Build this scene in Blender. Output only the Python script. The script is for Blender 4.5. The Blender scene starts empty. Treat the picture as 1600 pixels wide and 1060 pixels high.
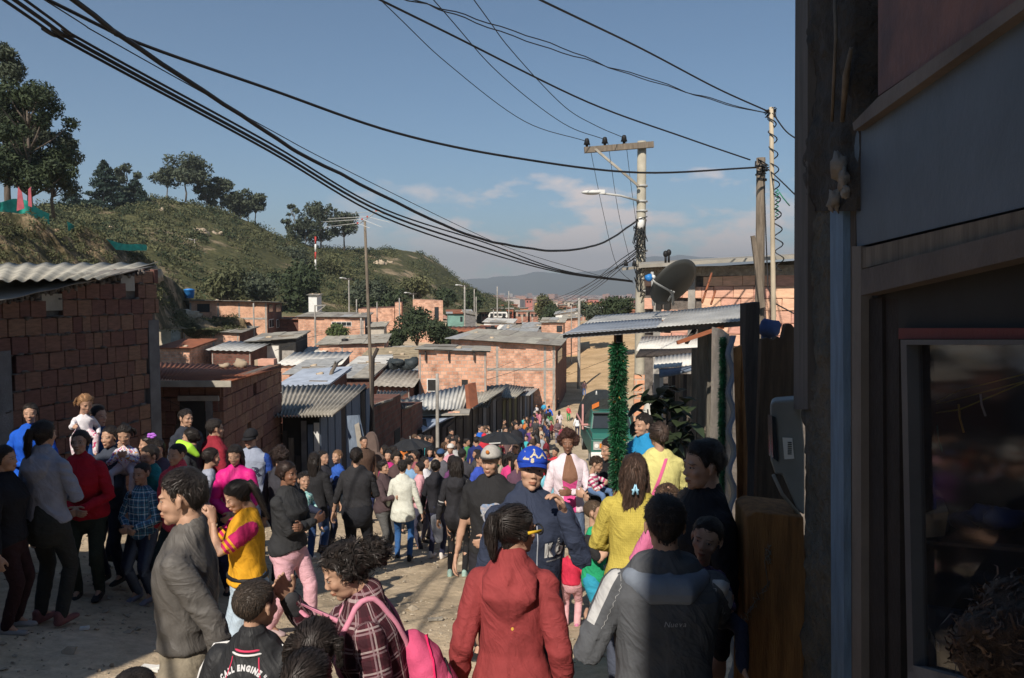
import bpy, bmesh, math, random
import numpy as np
from mathutils import Vector, Matrix, Euler, noise
from mathutils.bvhtree import BVHTree
R = math.radians
rnd = random.Random(7)
S = bpy.context.scene
# ---------------------------------------------------------------- camera
F = 1600 / 36 * 28.0
CZ = 2.05
PITCH = math.atan(75 / F)
cam_d = bpy.data.cameras.new('camera'); cam = bpy.data.objects.new('camera', cam_d)
S.collection.objects.link(cam); S.camera = cam
cam_d.lens = 28.0; cam_d.sensor_width = 36.0; cam_d.clip_start = 0.05; cam_d.clip_end = 60000
cam.location = (0, 0, CZ); cam.rotation_euler = (R(90) - PITCH, 0, 0)
# ---------------------------------------------------------------- light
LD = Vector((0.34, 1.0, -0.90)).normalized()          # direction the sunlight travels
EL = math.asin(-LD.z)
sun_d = bpy.data.lights.new('sun', 'SUN'); sun = bpy.data.objects.new('sun', sun_d)
S.collection.objects.link(sun)
sun_d.energy = 3.9; sun_d.angle = R(0.55); sun_d.color = (1.0, 0.91, 0.79)
sun.rotation_euler = LD.to_track_quat('-Z', 'Y').to_euler()
W = bpy.data.worlds.new('World'); S.world = W; W.use_nodes = True
wn, wl = W.node_tree.nodes, W.node_tree.links
wn.clear()
def N(nt, typ, ins=None, **kw):
 n = nt.nodes.new(typ)
 for k, v in kw.items(): setattr(n, k, v)
 for k, v in (ins or {}).items(): n.inputs[k].default_value = v
 return n
wt = W.node_tree
sky = N(wt, 'ShaderNodeTexSky', sky_type='NISHITA', sun_disc=False, sun_elevation=EL,
  sun_rotation=math.atan2(-LD.x, -LD.y), altitude=2600, air_density=1.15, dust_density=1.6, ozone_density=2.2)
bg = N(wt, 'ShaderNodeBackground', {'Strength': 0.064})
wo = N(wt, 'ShaderNodeOutputWorld')
tc = N(wt, 'ShaderNodeTexCoord')
sp = N(wt, 'ShaderNodeSeparateXYZ'); wl.new(tc.outputs['Generated'], sp.inputs[0])
mp = N(wt, 'ShaderNodeMapping', {'Scale': (1, 1, 2.3), 'Location': (0.31, 0.1, 0.02)}); wl.new(tc.outputs['Generated'], mp.inputs[0])
cn = N(wt, 'ShaderNodeTexNoise', {'Scale': 11.0, 'Detail': 7.0, 'Roughness': 0.55}); wl.new(mp.outputs[0], cn.inputs['Vector'])
def M2(nt, op, a, b, clamp=False):
 n = N(nt, 'ShaderNodeMath', operation=op, use_clamp=clamp)
 for i, v in enumerate((a, b)):
  if isinstance(v, (int, float)): n.inputs[i].default_value = v
  elif v is not None: nt.links.new(v, n.inputs[i])
 return n.outputs[0]
def RAMP(nt, src, stops, interp='LINEAR'):
 n = N(nt, 'ShaderNodeValToRGB'); e = n.color_ramp.elements; n.color_ramp.interpolation = interp
 e[0].position, e[0].color = stops[0][0], tuple(stops[0][1]) + (1,)
 e[1].position, e[1].color = stops[1][0], tuple(stops[1][1]) + (1,)
 for p_, c_ in stops[2:]:
  q = e.new(p_); q.color = tuple(c_) + (1,)
 if src is not None: nt.links.new(src, n.inputs[0])
 return n
band = RAMP(wt, sp.outputs['Z'], [(0.0, (1,)*3), (0.0499, (1,)*3), (0.10, (.82,)*3), (0.145, (.70,)*3), (0.175, (0,)*3)])
cl = M2(wt, 'SUBTRACT', cn.outputs['Fac'], 0.0)
cl = M2(wt, 'MULTIPLY', cl, band.outputs[0])
cm = RAMP(wt, cl, [(0.385, (0,)*3), (0.50, (.9,)*3)])
side = RAMP(wt, M2(wt, 'ADD', sp.outputs['X'], .5), [(.22, (0,)*3), (.47, (1,)*3), (.80, (1,)*3), (.92, (.3,)*3)])
cmk = M2(wt, 'MULTIPLY', cm.outputs[0], side.outputs[0])
mixw = N(wt, 'ShaderNodeMix', data_type='RGBA', blend_type='MIX')
wl.new(cmk, mixw.inputs['Factor']); 
tint = N(wt, 'ShaderNodeMix', data_type='RGBA', blend_type='MULTIPLY'); tint.inputs['Factor'].default_value = 1.0
tint.inputs[7].default_value = (0.84, 0.985, 1.0, 1)
wl.new(sky.outputs[0], tint.inputs[6])
wl.new(tint.outputs[2], mixw.inputs[6]); mixw.inputs[7].default_value = (10.8, 9.2, 8.6, 1)
wl.new(mixw.outputs[2], bg.inputs['Color']); wl.new(bg.outputs[0], wo.inputs[0])
S.view_settings.view_transform = 'Standard'; S.view_settings.look = 'None'
S.view_settings.exposure = 0.50; S.view_settings.gamma = 1.0; S.view_settings.use_curve_mapping = False
S.cycles.use_denoising = True
S.cycles.max_bounces = 6; S.cycles.diffuse_bounces = 3; S.cycles.glossy_bounces = 3
S.cycles.transmission_bounces = 4; S.cycles.transparent_max_bounces = 8; S.cycles.volume_bounces = 0
# ---------------------------------------------------------------- helpers
cosP, sinP = math.cos(PITCH), math.sin(PITCH)
def P(px, py, d):
 """world point on the sight line of a photo pixel at distance d down the street"""
 u = 530 - py
 t = d / (F * cosP + u * sinP)
 return Vector(((px - 800) * t, d, CZ + (-F * sinP + u * cosP) * t))
def sstep(a, b, x):
 t = min(1, max(0, (x - a) / (b - a))); return t * t * (3 - 2 * t)
GP = [(-40, .3), (0, 0), (3, -.45), (7, -1.08), (10, -1.65), (12, -2.05), (16, -2.75), (30, -4.9), (46, -6.85), (54, -7.5), (80, -7.5), (130, -5.2), (200, -6.5), (300, -12), (600, -38), (40000, -38)]
GPX = [a for a, b in GP]; GPY = [b for a, b in GP]
def G(x, y):
 z = float(np.interp(y, GPX, GPY))
 s = sstep(20, 40, y)
 far = 1 - sstep(180, 420, y)
 z += .13 * min(max(0, -x - 1.5 - 3.5 * s), 8 + 30 * s) * (1 - sstep(-1, 3, -y)) * far
 z += .22 * min(max(0, x - .9), 1.4) * (1 - sstep(9, 14, y))
 if y > 60: z += .10 * min(max(0, x - 6), 25) * sstep(60, 110, y) * far
 return z
def wm(o):
 m = Matrix.Identity(4)
 while o is not None:
  m = o.matrix_basis @ m if o.parent is None else (o.matrix_basis @ m); o = o.parent
 return m
COL = S.collection
def link(o, parent=None):
 COL.objects.link(o)
 if parent is not None: o.parent = parent
 return o
def tag(o, label=None, cat=None, group=None, kind=None):
 if label: o['label'] = label
 if cat: o['category'] = cat
 if group: o['group'] = group
 if kind: o['kind'] = kind
 return o
def thing(name, label, cat, loc=(0, 0, 0), rz=0, group=None):
 o = bpy.data.objects.new(name, None); o.empty_display_size = .1
 o.location = loc; o.rotation_euler = (0, 0, rz)
 link(o); return tag(o, label, cat, group)
def setuv(me):
 """planar uv in metres for every face"""
 n = len(me.loops)
 if not n: return
 uvl = me.uv_layers.new(name='uv')
 vs = np.empty(len(me.vertices) * 3, np.float32); me.vertices.foreach_get('co', vs); vs = vs.reshape(-1, 3)
 li = np.empty(n, np.int32); me.loops.foreach_get('vertex_index', li)
 pn = np.empty(len(me.polygons) * 3, np.float32); me.polygons.foreach_get('normal', pn); pn = pn.reshape(-1, 3)
 lt = np.empty(len(me.polygons), np.int32); me.polygons.foreach_get('loop_total', lt)
 ln = np.repeat(pn, lt, axis=0); co = vs[li]
 hz = np.abs(ln[:, 2]) > .75
 hl = np.maximum(np.hypot(ln[:, 0], ln[:, 1]), 1e-6)
 u = np.where(hz, co[:, 0], (-ln[:, 1] * co[:, 0] + ln[:, 0] * co[:, 1]) / hl)
 v = np.where(hz, co[:, 1], co[:, 2])
 uvl.data.foreach_set('uv', np.stack([u, v], 1).astype(np.float32).ravel())
class MB:
 def __init__(s): s.v = []; s.f = []; s.m = []; s.sm = []
 def add(s, vs, fs, mi=0, smooth=False):
  b = len(s.v); s.v += [tuple(p) for p in vs]
  for f in fs: s.f.append(tuple(b + i for i in f)); s.m.append(mi); s.sm.append(smooth)
  return s
 def hexa(s, c, mi=0):      # 8 corners: 4 bottom ring, 4 top ring
  return s.add(c, [(3, 2, 1, 0), (4, 5, 6, 7), (0, 1, 5, 4), (1, 2, 6, 5), (2, 3, 7, 6), (3, 0, 4, 7)], mi)
 def box(s, c, size, rz=0, mi=0, rot=None):
  hx, hy, hz = size[0] / 2, size[1] / 2, size[2] / 2
  m = rot if rot is not None else Matrix.Rotation(rz, 3, 'Z')
  c = Vector(c)
  return s.hexa([c + m @ Vector(q) for q in ((-hx, -hy, -hz), (hx, -hy, -hz), (hx, hy, -hz), (-hx, hy, -hz), (-hx, -hy, hz), (hx, -hy, hz), (hx, hy, hz), (-hx, hy, hz))], mi)
 def bar(s, a, b, w, h, mi=0):
  a, b = Vector(a), Vector(b); d = (b - a); L = d.length
  q = d.to_track_quat('Y', 'Z').to_matrix()
  return s.box((a + b) / 2, (w, L, h), mi=mi, rot=q)
 def tube(s, pts, r, n=8, mi=0, cap=True, smooth=True):
  pts = [Vector(p) for p in pts]; k = len(pts)
  rs = r if isinstance(r, (list, tuple)) else [r] * k
  vs = []; up = None
  for i, p in enumerate(pts):
   t = (pts[min(i + 1, k - 1)] - pts[max(i - 1, 0)])
   if t.length < 1e-9: t = Vector((0, 0, 1))
   t.normalize()
   if up is None: up = Vector((0, 0, 1)) if abs(t.z) < .9 else Vector((1, 0, 0))
   a = up - t * up.dot(t)
   if a.length < 1e-4: a = t.orthogonal()
   a.normalize(); up = a; b = t.cross(a)
   for j in range(n):
    an = 2 * math.pi * j / n
    vs.append(p + (a * math.cos(an) + b * math.sin(an)) * rs[i])
  fs = [(i * n + j, i * n + (j + 1) % n, (i + 1) * n + (j + 1) % n, (i + 1) * n + j) for i in range(k - 1) for j in range(n)]
  s.add(vs, fs, mi, smooth)
  if cap:
   b = len(s.v) - k * n
   s.f.append(tuple(b + j for j in reversed(range(n)))); s.f.append(tuple(b + (k - 1) * n + j for j in range(n)))
   s.m += [mi, mi]; s.sm += [False, False]
  return s
 def prism(s, outline, off, mi=0):   # outline: 3d points, off: vector thickness
  k = len(outline); o = Vector(off); pts = [Vector(p) for p in outline]
  vs = pts + [p + o for p in pts]
  fs = [tuple(reversed(range(k))), tuple(range(k, 2 * k))] + [(i, (i + 1) % k, k + (i + 1) % k, k + i) for i in range(k)]
  return s.add(vs, fs, mi)
 def blob(s, c, r, n=8, m=6, mi=0, jit=0, seed=0, rz=0):
  r = (r, r, r) if isinstance(r, (int, float)) else r
  vs = []; c = Vector(c); cr, sr = math.cos(rz), math.sin(rz)
  for i in range(1, m):
   th = math.pi * i / m
   for j in range(n):
    ph = 2 * math.pi * j / n
    d = Vector((math.sin(th) * math.cos(ph), math.sin(th) * math.sin(ph), math.cos(th)))
    k = 1 + (jit * noise.noise(d * 1.7 + Vector((seed * 7.13, seed, 0))) if jit else 0)
    q = Vector((d.x * r[0], d.y * r[1], d.z * r[2])) * k
    vs.append(c + Vector((q.x * cr - q.y * sr, q.x * sr + q.y * cr, q.z)))
  vs.append(c + Vector((0, 0, r[2]))); vs.append(c - Vector((0, 0, r[2])))
  fs = []
  for i in range(m - 2):
   for j in range(n): fs.append((i * n + j, (i + 1) * n + j, (i + 1) * n + (j + 1) % n, i * n + (j + 1) % n))
  T, B = (m - 1) * n, (m - 1) * n + 1
  for j in range(n):
   fs.append((T, j, (j + 1) % n)); fs.append((B, (m - 2) * n + (j + 1) % n, (m - 2) * n + j))
  return s.add(vs, fs, mi, True)
 def corr(s, a, b, c, d, waves, amp, th=.008, mi=0, seg=1, sag=0):
  """corrugated sheet: a-b is the front edge across the waves, d-c the back edge"""
  a, b, c, d = map(Vector, (a, b, c, d)); n = (b - a).cross(d - a).normalized()
  if n.z < 0: n = -n
  ns = waves * 6; vs = []
  for lay in (0, 1):
   for k in range(seg + 1):
    t = k / seg
    for i in range(ns + 1):
     u = i / ns
     p = a.lerp(b, u).lerp(d.lerp(c, u), t)
     p = p + n * (amp * math.cos(2 * math.pi * waves * u) - lay * th - sag * math.sin(math.pi * t) * (1 + .5 * noise.noise(p * 3)))
     vs.append(p)
  w = ns + 1; L = w * (seg + 1); fs = []
  for k in range(seg):
   for i in range(ns):
    q = k * w + i
    fs.append((q, q + 1, q + w + 1, q + w)); fs.append((L + q, L + q + w, L + q + w + 1, L + q + 1))
  for i in range(ns):
   fs.append((i, L + i, L + i + 1, i + 1)); q = seg * w + i; fs.append((q, q + 1, L + q + 1, L + q))
  for k in range(seg):
   q = k * w; fs.append((q, q + w, L + q + w, L + q)); q = k * w + w - 1; fs.append((q, L + q, L + q + w, q + w))
  return s.add(vs, fs, mi, amp > 0)
 def build(s, name, mat, parent=None, kind=None, loc=None):
  me = bpy.data.meshes.new(name)
  me.from_pydata(s.v, [], s.f)
  mats = mat if isinstance(mat, (list, tuple)) else [mat]
  for m in mats: me.materials.append(m)
  me.polygons.foreach_set('material_index', s.m); me.polygons.foreach_set('use_smooth', s.sm)
  me.update(); setuv(me)
  if parent is not None: me.transform(wm(parent).inverted())
  elif loc is not None: me.transform(Matrix.Translation(-Vector(loc)))
  o = bpy.data.objects.new(name, me); link(o, parent)
  if loc is not None and parent is None: o.location = loc
  if kind: o['kind'] = kind
  return o
def top(name, label, cat, mb, mat, group=None):
 """a thing that is one mesh, origin at its base"""
 vs = np.array(mb.v); c = (vs.min(0) + vs.max(0)) / 2
 o = mb.build(name, mat, loc=(c[0], c[1], vs[:, 2].min()))
 return tag(o, label, cat, group)
def place(name, me, mat4, parent=None, color=None):
 o = bpy.data.objects.new(name, me); link(o, parent)
 o.matrix_basis = (wm(parent).inverted() @ mat4) if parent is not None else mat4
 if color: o.color = tuple(color) + (1,)
 return o
# ---------------------------------------------------------------- materials
MATS = {}
def mat(name, col, rough=.85, var=.25, scale=4., bump=.3, bscale=None, spec=.3, metal=0., objcol=False, rand=0., coord='pos', detail=5., dist=.02, stretch=(1, 1, 1), col2=None, emis=None, alpha=None):
 if name in MATS: return MATS[name]
 m = bpy.data.materials.new(name); m.use_nodes = True; nt = m.node_tree; L = nt.links
 b = nt.nodes['Principled BSDF']
 b.inputs['Roughness'].default_value = rough; b.inputs['Metallic'].default_value = metal
 b.inputs['Specular IOR Level'].default_value = spec
 if coord == 'pos': src = N(nt, 'ShaderNodeNewGeometry').outputs['Position']
 else: src = N(nt, 'ShaderNodeTexCoord').outputs['Object']
 mpp = N(nt, 'ShaderNodeMapping', {'Scale': stretch}); L.new(src, mpp.inputs[0])
 n1 = N(nt, 'ShaderNodeTexNoise', {'Scale': scale, 'Detail': detail, 'Roughness': .6}); L.new(mpp.outputs[0], n1.inputs['Vector'])
 base = None
 if objcol:
  oi = N(nt, 'ShaderNodeObjectInfo'); base = oi.outputs['Color']
 mx = N(nt, 'ShaderNodeMix', data_type='RGBA')
 r1 = RAMP(nt, n1.outputs['Fac'], [(.32, (0,)*3), (.68, (1,)*3)])
 L.new(r1.outputs[0], mx.inputs['Factor'])
 if objcol:
  for i, k in ((6, 1 - var), (7, 1 + var * .6)):
   q = N(nt, 'ShaderNodeMix', data_type='RGBA', blend_type='MULTIPLY'); q.inputs[0].default_value = 1
   L.new(base, q.inputs[6]); q.inputs[7].default_value = (k, k, k, 1); L.new(q.outputs[2], mx.inputs[i])
 else:
  c2 = col2 if col2 else tuple(c * (1 - var) for c in col)
  mx.inputs[6].default_value = tuple(c2) + (1,)
  mx.inputs[7].default_value = tuple((col if col2 else [min(1, c * (1 + var * .6)) for c in col])) + (1,)
 out = mx.outputs[2]
 if rand:
  oi2 = N(nt, 'ShaderNodeObjectInfo')
  v = M2(nt, 'MULTIPLY_ADD', oi2.outputs['Random'], rand); v.node.inputs[2].default_value = 1 - rand * .5
  hs = N(nt, 'ShaderNodeHueSaturation'); L.new(v, hs.inputs['Value']); L.new(out, hs.inputs['Color'])
  h = M2(nt, 'MULTIPLY_ADD', oi2.outputs['Random'], .03); h.node.inputs[2].default_value = .485
  L.new(h, hs.inputs['Hue']); out = hs.outputs[0]
 L.new(out, b.inputs['Base Color'])
 if bump:
  n2 = N(nt, 'ShaderNodeTexNoise', {'Scale': bscale or scale * 6, 'Detail': 5., 'Roughness': .65}); L.new(mpp.outputs[0], n2.inputs['Vector'])
  bp = N(nt, 'ShaderNodeBump', {'Strength': bump, 'Distance': dist}); L.new(n2.outputs['Fac'], bp.inputs['Height']); L.new(bp.outputs[0], b.inputs['Normal'])
 if emis: b.inputs['Emission Color'].default_value = tuple(emis[:3]) + (1,); b.inputs['Emission Strength'].default_value = emis[3]
 if alpha is not None: b.inputs['Alpha'].default_value = alpha
 MATS[name] = m; return m
def bricktex(name, c1, c2, mortar, w=.33, h=.20, msize=.018, bump=.5):
 if name in MATS: return MATS[name]
 m = bpy.data.materials.new(name); m.use_nodes = True; nt = m.node_tree; L = nt.links; b = nt.nodes['Principled BSDF']
 b.inputs['Roughness'].default_value = .9; b.inputs['Specular IOR Level'].default_value = .15
 uv = N(nt, 'ShaderNodeUVMap', uv_map='uv')
 br = N(nt, 'ShaderNodeTexBrick', {'Color1': c1 + (1,), 'Color2': c2 + (1,), 'Mortar': mortar + (1,), 'Scale': 1., 'Mortar Size': msize, 'Brick Width': w, 'Row Height': h, 'Mortar Smooth': .2, 'Bias': 0.})
 L.new(uv.outputs[0], br.inputs['Vector'])
 n1 = N(nt, 'ShaderNodeTexNoise', {'Scale': 1.1, 'Detail': 7., 'Roughness': .72}); L.new(uv.outputs[0], n1.inputs['Vector'])
 r1 = RAMP(nt, n1.outputs['Fac'], [(.33, (.55, .53, .52)), (.5, (1., .98, .96)), (.68, (1.2, 1.17, 1.12))])
 mx = N(nt, 'ShaderNodeMix', data_type='RGBA', blend_type='MULTIPLY'); mx.inputs[0].default_value = 1
 L.new(br.outputs['Color'], mx.inputs[6]); L.new(r1.outputs[0], mx.inputs[7]); L.new(mx.outputs[2], b.inputs['Base Color'])
 bp = N(nt, 'ShaderNodeBump', {'Strength': bump, 'Distance': .02}); bp.invert = True
 L.new(br.outputs['Fac'], bp.inputs['Height']); L.new(bp.outputs[0], b.inputs['Normal'])
 MATS[name] = m; return m
m_brick = mat('shaded_clay_brick', (.205, .108, .080), .88, .3, 9, .5, 60, rand=.42, stretch=(1, 1, 5))  # clay brick of the shaded left walls, the shade darkened into its colour
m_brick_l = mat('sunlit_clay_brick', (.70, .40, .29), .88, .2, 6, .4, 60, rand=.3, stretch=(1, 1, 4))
m_mortar = mat('mortar', (.16, .14, .125), .95, .35, 12, .8, 50)
m_conc = mat('concrete', (.34, .32, .29), .9, .3, 3, .5, 40)
m_concd = mat('grey_concrete_column', (.17, .165, .165), .9, .3, 4, .5, 40)
m_fibre = mat('fibre_cement', (.36, .335, .285), .9, .35, 2.2, .3, 40, rand=.35)
m_fibreg = mat('weathered_cement_sheet', (.29, .27, .235), .9, .4, 1.4, .3, 40, rand=.45)
m_zinc = mat('zinc_sheet', (.40, .40, .385), .6, .35, 2.5, .15, 30, spec=.4, metal=.08)
m_zincw = mat('pale_metal_sheet', (.62, .60, .55), .6, .25, 1.6, .15, 30)
m_zincb = mat('blue_tinted_zinc', (.27, .30, .345), .55, .3, 2.5, .15, 30, metal=.1, spec=.4)
m_rust = mat('rusty_sheet', (.33, .115, .055), .85, .3, 1.5, .25, 30, col2=(.20, .075, .045))
m_wood = mat('weathered_wood', (.19, .155, .12), .85, .4, 6, .5, 30, stretch=(4, 4, .5))
m_woodd = mat('dark_wood', (.055, .045, .04), .85, .4, 6, .5, 30, stretch=(5, 5, .5))
m_woody = mat('ochre_timber', (.27, .125, .042), .75, .45, 5, .6, 26, stretch=(6, 6, .45))
m_bluew = mat('blue_grey_board', (.13, .165, .22), .8, .25, 4, .3, 30, stretch=(5, 5, .6))
m_black = mat('black_plastic', (.014, .014, .015), .6, .2, 4, .1)
m_cable = mat('black_cable', (.02, .02, .022), .55, .2, 4, .0)
m_pvc = mat('white_plastic', (.6, .6, .58), .5, .1, 4, .05)
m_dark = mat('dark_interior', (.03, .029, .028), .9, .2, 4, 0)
m_glass = mat('window_glass', (.03, .035, .04), .12, .2, 1, 0, spec=.6)
m_trunk = mat('bark', (.13, .105, .085), .9, .4, 3, .7, 16, stretch=(3, 3, .6))
m_tank = mat('blue_tank_plastic', (.03, .19, .50), .45, .1, 2, .05)
m_white = mat('white_paint', (.72, .71, .68), .7, .12, 3, .1)
m_red = mat('red_paint', (.45, .05, .04), .6, .15, 3, .1)
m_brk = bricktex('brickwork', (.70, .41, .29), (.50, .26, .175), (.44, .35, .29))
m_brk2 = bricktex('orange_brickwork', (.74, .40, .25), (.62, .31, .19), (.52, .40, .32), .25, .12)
m_brk3 = bricktex('brown_and_shaded_brickwork', (.19, .085, .065), (.13, .062, .05), (.13, .10, .085))  # brown brick; also the shaded side walls, shade put into the colour
def leafmat(name, a, b, scale=1.2):
 m = mat(name, a, .75, .3, scale, 0, col2=b, spec=.25, detail=3.)
 return m
m_leafd = leafmat('dark_foliage', (.050, .068, .030), (.022, .034, .018))
m_leafe = leafmat('eucalyptus_foliage', (.085, .100, .062), (.038, .050, .034))
m_leafm = leafmat('green_foliage', (.105, .135, .045), (.045, .065, .026))
m_leafo = leafmat('olive_scrub', (.135, .135, .062), (.045, .054, .026), .12)
m_pine = leafmat('conifer_foliage', (.026, .048, .034), (.012, .024, .018))
# ================================================================ terrain
def grid_mesh(name, fn, us, vs, mats, mfn=None, kind='structure', smooth=True):
 nu, nv = len(us), len(vs)
 co = [fn(u, v) for v in vs for u in us]
 fs = [(j * nu + i, j * nu + i + 1, (j + 1) * nu + i + 1, (j + 1) * nu + i) for j in range(nv - 1) for i in range(nu - 1)]
 me = bpy.data.meshes.new(name); me.from_pydata(co, [], fs)
 for m in mats: me.materials.append(m)
 me.polygons.foreach_set('use_smooth', [smooth] * len(fs)); me.update(); setuv(me)
 o = bpy.data.objects.new(name, me); link(o)
 if kind: o['kind'] = kind
 return o
def groundmat():
 m = bpy.data.materials.new('dirt_street'); m.use_nodes = True; nt = m.node_tree; L = nt.links; b = nt.nodes['Principled BSDF']
 g = N(nt, 'ShaderNodeNewGeometry'); b.inputs['Roughness'].default_value = .95; b.inputs['Specular IOR Level'].default_value = .15
 n1 = N(nt, 'ShaderNodeTexNoise', {'Scale': .55, 'Detail': 7., 'Roughness': .62}); n2 = N(nt, 'ShaderNodeTexNoise', {'Scale': 9., 'Detail': 6., 'Roughness': .7})
 n3 = N(nt, 'ShaderNodeTexVoronoi', {'Scale': 16.}); n4 = N(nt, 'ShaderNodeTexNoise', {'Scale': .07, 'Detail': 5.})
 for n in (n1, n2, n3, n4): L.new(g.outputs['Position'], n.inputs['Vector'])
 r1 = RAMP(nt, n1.outputs['Fac'], [(.3, (.39, .305, .205)), (.52, (.53, .425, .295)), (.72, (.66, .54, .40))])
 r2 = RAMP(nt, n2.outputs['Fac'], [(.3, (.72,)*3), (.7, (1.18,)*3)])
 mx = N(nt, 'ShaderNodeMix', data_type='RGBA', blend_type='MULTIPLY'); mx.inputs[0].default_value = 1
 L.new(r1.outputs[0], mx.inputs[6]); L.new(r2.outputs[0], mx.inputs[7])
 sx = N(nt, 'ShaderNodeSeparateXYZ'); L.new(g.outputs['Position'], sx.inputs[0])
 far = M2(nt, 'MULTIPLY_ADD', sx.outputs['X'], -.035); far.node.inputs[2].default_value = -.35
 far2 = M2(nt, 'MULTIPLY_ADD', sx.outputs['Y'], .006); far2.node.inputs[2].default_value = -1.0
 fm = M2(nt, 'MAXIMUM', far, far2); fm = M2(nt, 'MINIMUM', fm, .75)
 fm = M2(nt, 'ADD', fm, M2(nt, 'SUBTRACT', n4.outputs['Fac'], .5)); fm = M2(nt, 'MAXIMUM', fm, 0., True)
 gr = N(nt, 'ShaderNodeMix', data_type='RGBA'); L.new(fm, gr.inputs[0]); L.new(mx.outputs[2], gr.inputs[6]); gr.inputs[7].default_value = (.10, .105, .05, 1)
 sm = M2(nt, 'MULTIPLY', M2(nt, 'MULTIPLY_ADD', sx.outputs['Y'], .04, True), M2(nt, 'MULTIPLY', sx.outputs['X'], .5, True)); 
 for l_ in sm.node.inputs[0].links: l_.from_node.inputs[2].default_value = -2.2
 sd = N(nt, 'ShaderNodeMix', data_type='RGBA'); L.new(M2(nt, 'MULTIPLY', sm, M2(nt, 'LESS_THAN', sx.outputs['Y'], 190.)), sd.inputs[0]); L.new(gr.outputs[2], sd.inputs[6])
 ds = N(nt, 'ShaderNodeMix', data_type='RGBA', blend_type='MULTIPLY'); ds.inputs[0].default_value = 1; ds.inputs[7].default_value = (.98, .86, .70, 1); L.new(mx.outputs[2], ds.inputs[6]); L.new(ds.outputs[2], sd.inputs[7])
 L.new(sd.outputs[2], b.inputs['Base Color'])
 hh = M2(nt, 'MULTIPLY_ADD', n2.outputs['Fac'], 1.0); L.new(M2(nt, 'MULTIPLY', n3.outputs['Distance'], -.12), hh.node.inputs[2])
 bp = N(nt, 'ShaderNodeBump', {'Strength': .7, 'Distance': .04}); L.new(hh, bp.inputs['Height']); L.new(bp.outputs[0], b.inputs['Normal'])
 return m
m_ground = groundmat()
xs = sorted(set([round(-9 + i * .12, 3) for i in range(150)] + [-9 - 1.22 ** i for i in range(1, 46)] + [9 + 1.22 ** i for i in range(1, 46)]))
ys = [-12 + i * 1.0 for i in range(14)] + [2.1 + .1 * i for i in range(130)]
while ys[-1] < 9400: ys.append(ys[-1] + max(.2, (ys[-1] - 10) * .035))
def gfn(x, y):
 z = G(x, y)
 n = noise.noise(Vector((x * .8, y * .8, 0))) * .055 + noise.noise(Vector((x * 2.7, y * 2.7, 3))) * .022 + (abs(noise.noise(Vector((x * 7, y * 7, 5)))) - .2) * .022 if y < 40 else 0
 if 40 <= y < 400: n = noise.noise(Vector((x * .12, y * .12, 0))) * .35
 return (x, y, z + n)
ground = grid_mesh('ground', gfn, xs, ys, [m_ground])
def hillmat(name, g1, g2, soil, lo, hi, rock=.5):
 m = bpy.data.materials.new(name); m.use_nodes = True; nt = m.node_tree; L = nt.links; b = nt.nodes['Principled BSDF']
 g = N(nt, 'ShaderNodeNewGeometry'); b.inputs['Roughness'].default_value = .95; b.inputs['Specular IOR Level'].default_value = .1
 n1 = N(nt, 'ShaderNodeTexNoise', {'Scale': .06 if 'hill' in name else .35, 'Detail': 8., 'Roughness': .7}); n2 = N(nt, 'ShaderNodeTexNoise', {'Scale': .7, 'Detail': 6., 'Roughness': .7})
 for n in (n1, n2): L.new(g.outputs['Position'], n.inputs['Vector'])
 r1 = RAMP(nt, n1.outputs['Fac'], [(lo, (0,)*3), (hi, (1,)*3)]); r2 = RAMP(nt, n2.outputs['Fac'], [(.35, g1), (.65, g2)])
 mx = N(nt, 'ShaderNodeMix', data_type='RGBA'); L.new(r1.outputs[0], mx.inputs[0]); L.new(r2.outputs[0], mx.inputs[6])
 r3 = RAMP(nt, n2.outputs['Fac'], [(.35, tuple(c * .65 for c in soil)), (.65, soil)]); L.new(r3.outputs[0], mx.inputs[7])
 L.new(mx.outputs[2], b.inputs['Base Color'])
 bp = N(nt, 'ShaderNodeBump', {'Strength': .8, 'Distance': .5}); L.new(n2.outputs['Fac'], bp.inputs['Height']); L.new(bp.outputs[0], b.inputs['Normal'])
 return m
m_hill = hillmat('scrub_hillside', (.042, .047, .024), (.12, .115, .052), (.38, .29, .19), .54, .63)
m_cliff = hillmat('eroded_bank', (.040, .040, .022), (.10, .085, .045), (.34, .25, .16), .46, .62)
HC = [(-300, 300, 150, 560, 70), (0, 318, 160, 540, 75), (100, 322, 170, 530, 80), (170, 325, 185, 520, 85), (240, 310, 200, 515, 95), (300, 318, 210, 510, 105), (350, 332, 215, 508, 110),
 (400, 352, 220, 505, 115), (440, 374, 225, 503, 120), (500, 388, 240, 502, 130), (560, 391, 260, 500, 140), (620, 389, 290, 497, 155), (660, 398, 310, 495, 170), (690, 414, 330, 492, 185),
 (720, 442, 345, 490, 200), (750, 458, 350, 488, 215), (790, 474, 360, 487, 230), (830, 489, 370, 490, 250)]
NC = [(-260, 322, 46, 560, 26), (0, 338, 50, 540, 30), (40, 345, 52, 535, 33), (90, 350, 55, 530, 38), (140, 366, 60, 525, 42), (190, 388, 66, 520, 48), (240, 418, 72, 515, 55), (258, 455, 74, 514, 60), (282, 500, 78, 514, 66), (390, 512, 80, 518, 76)]
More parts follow.
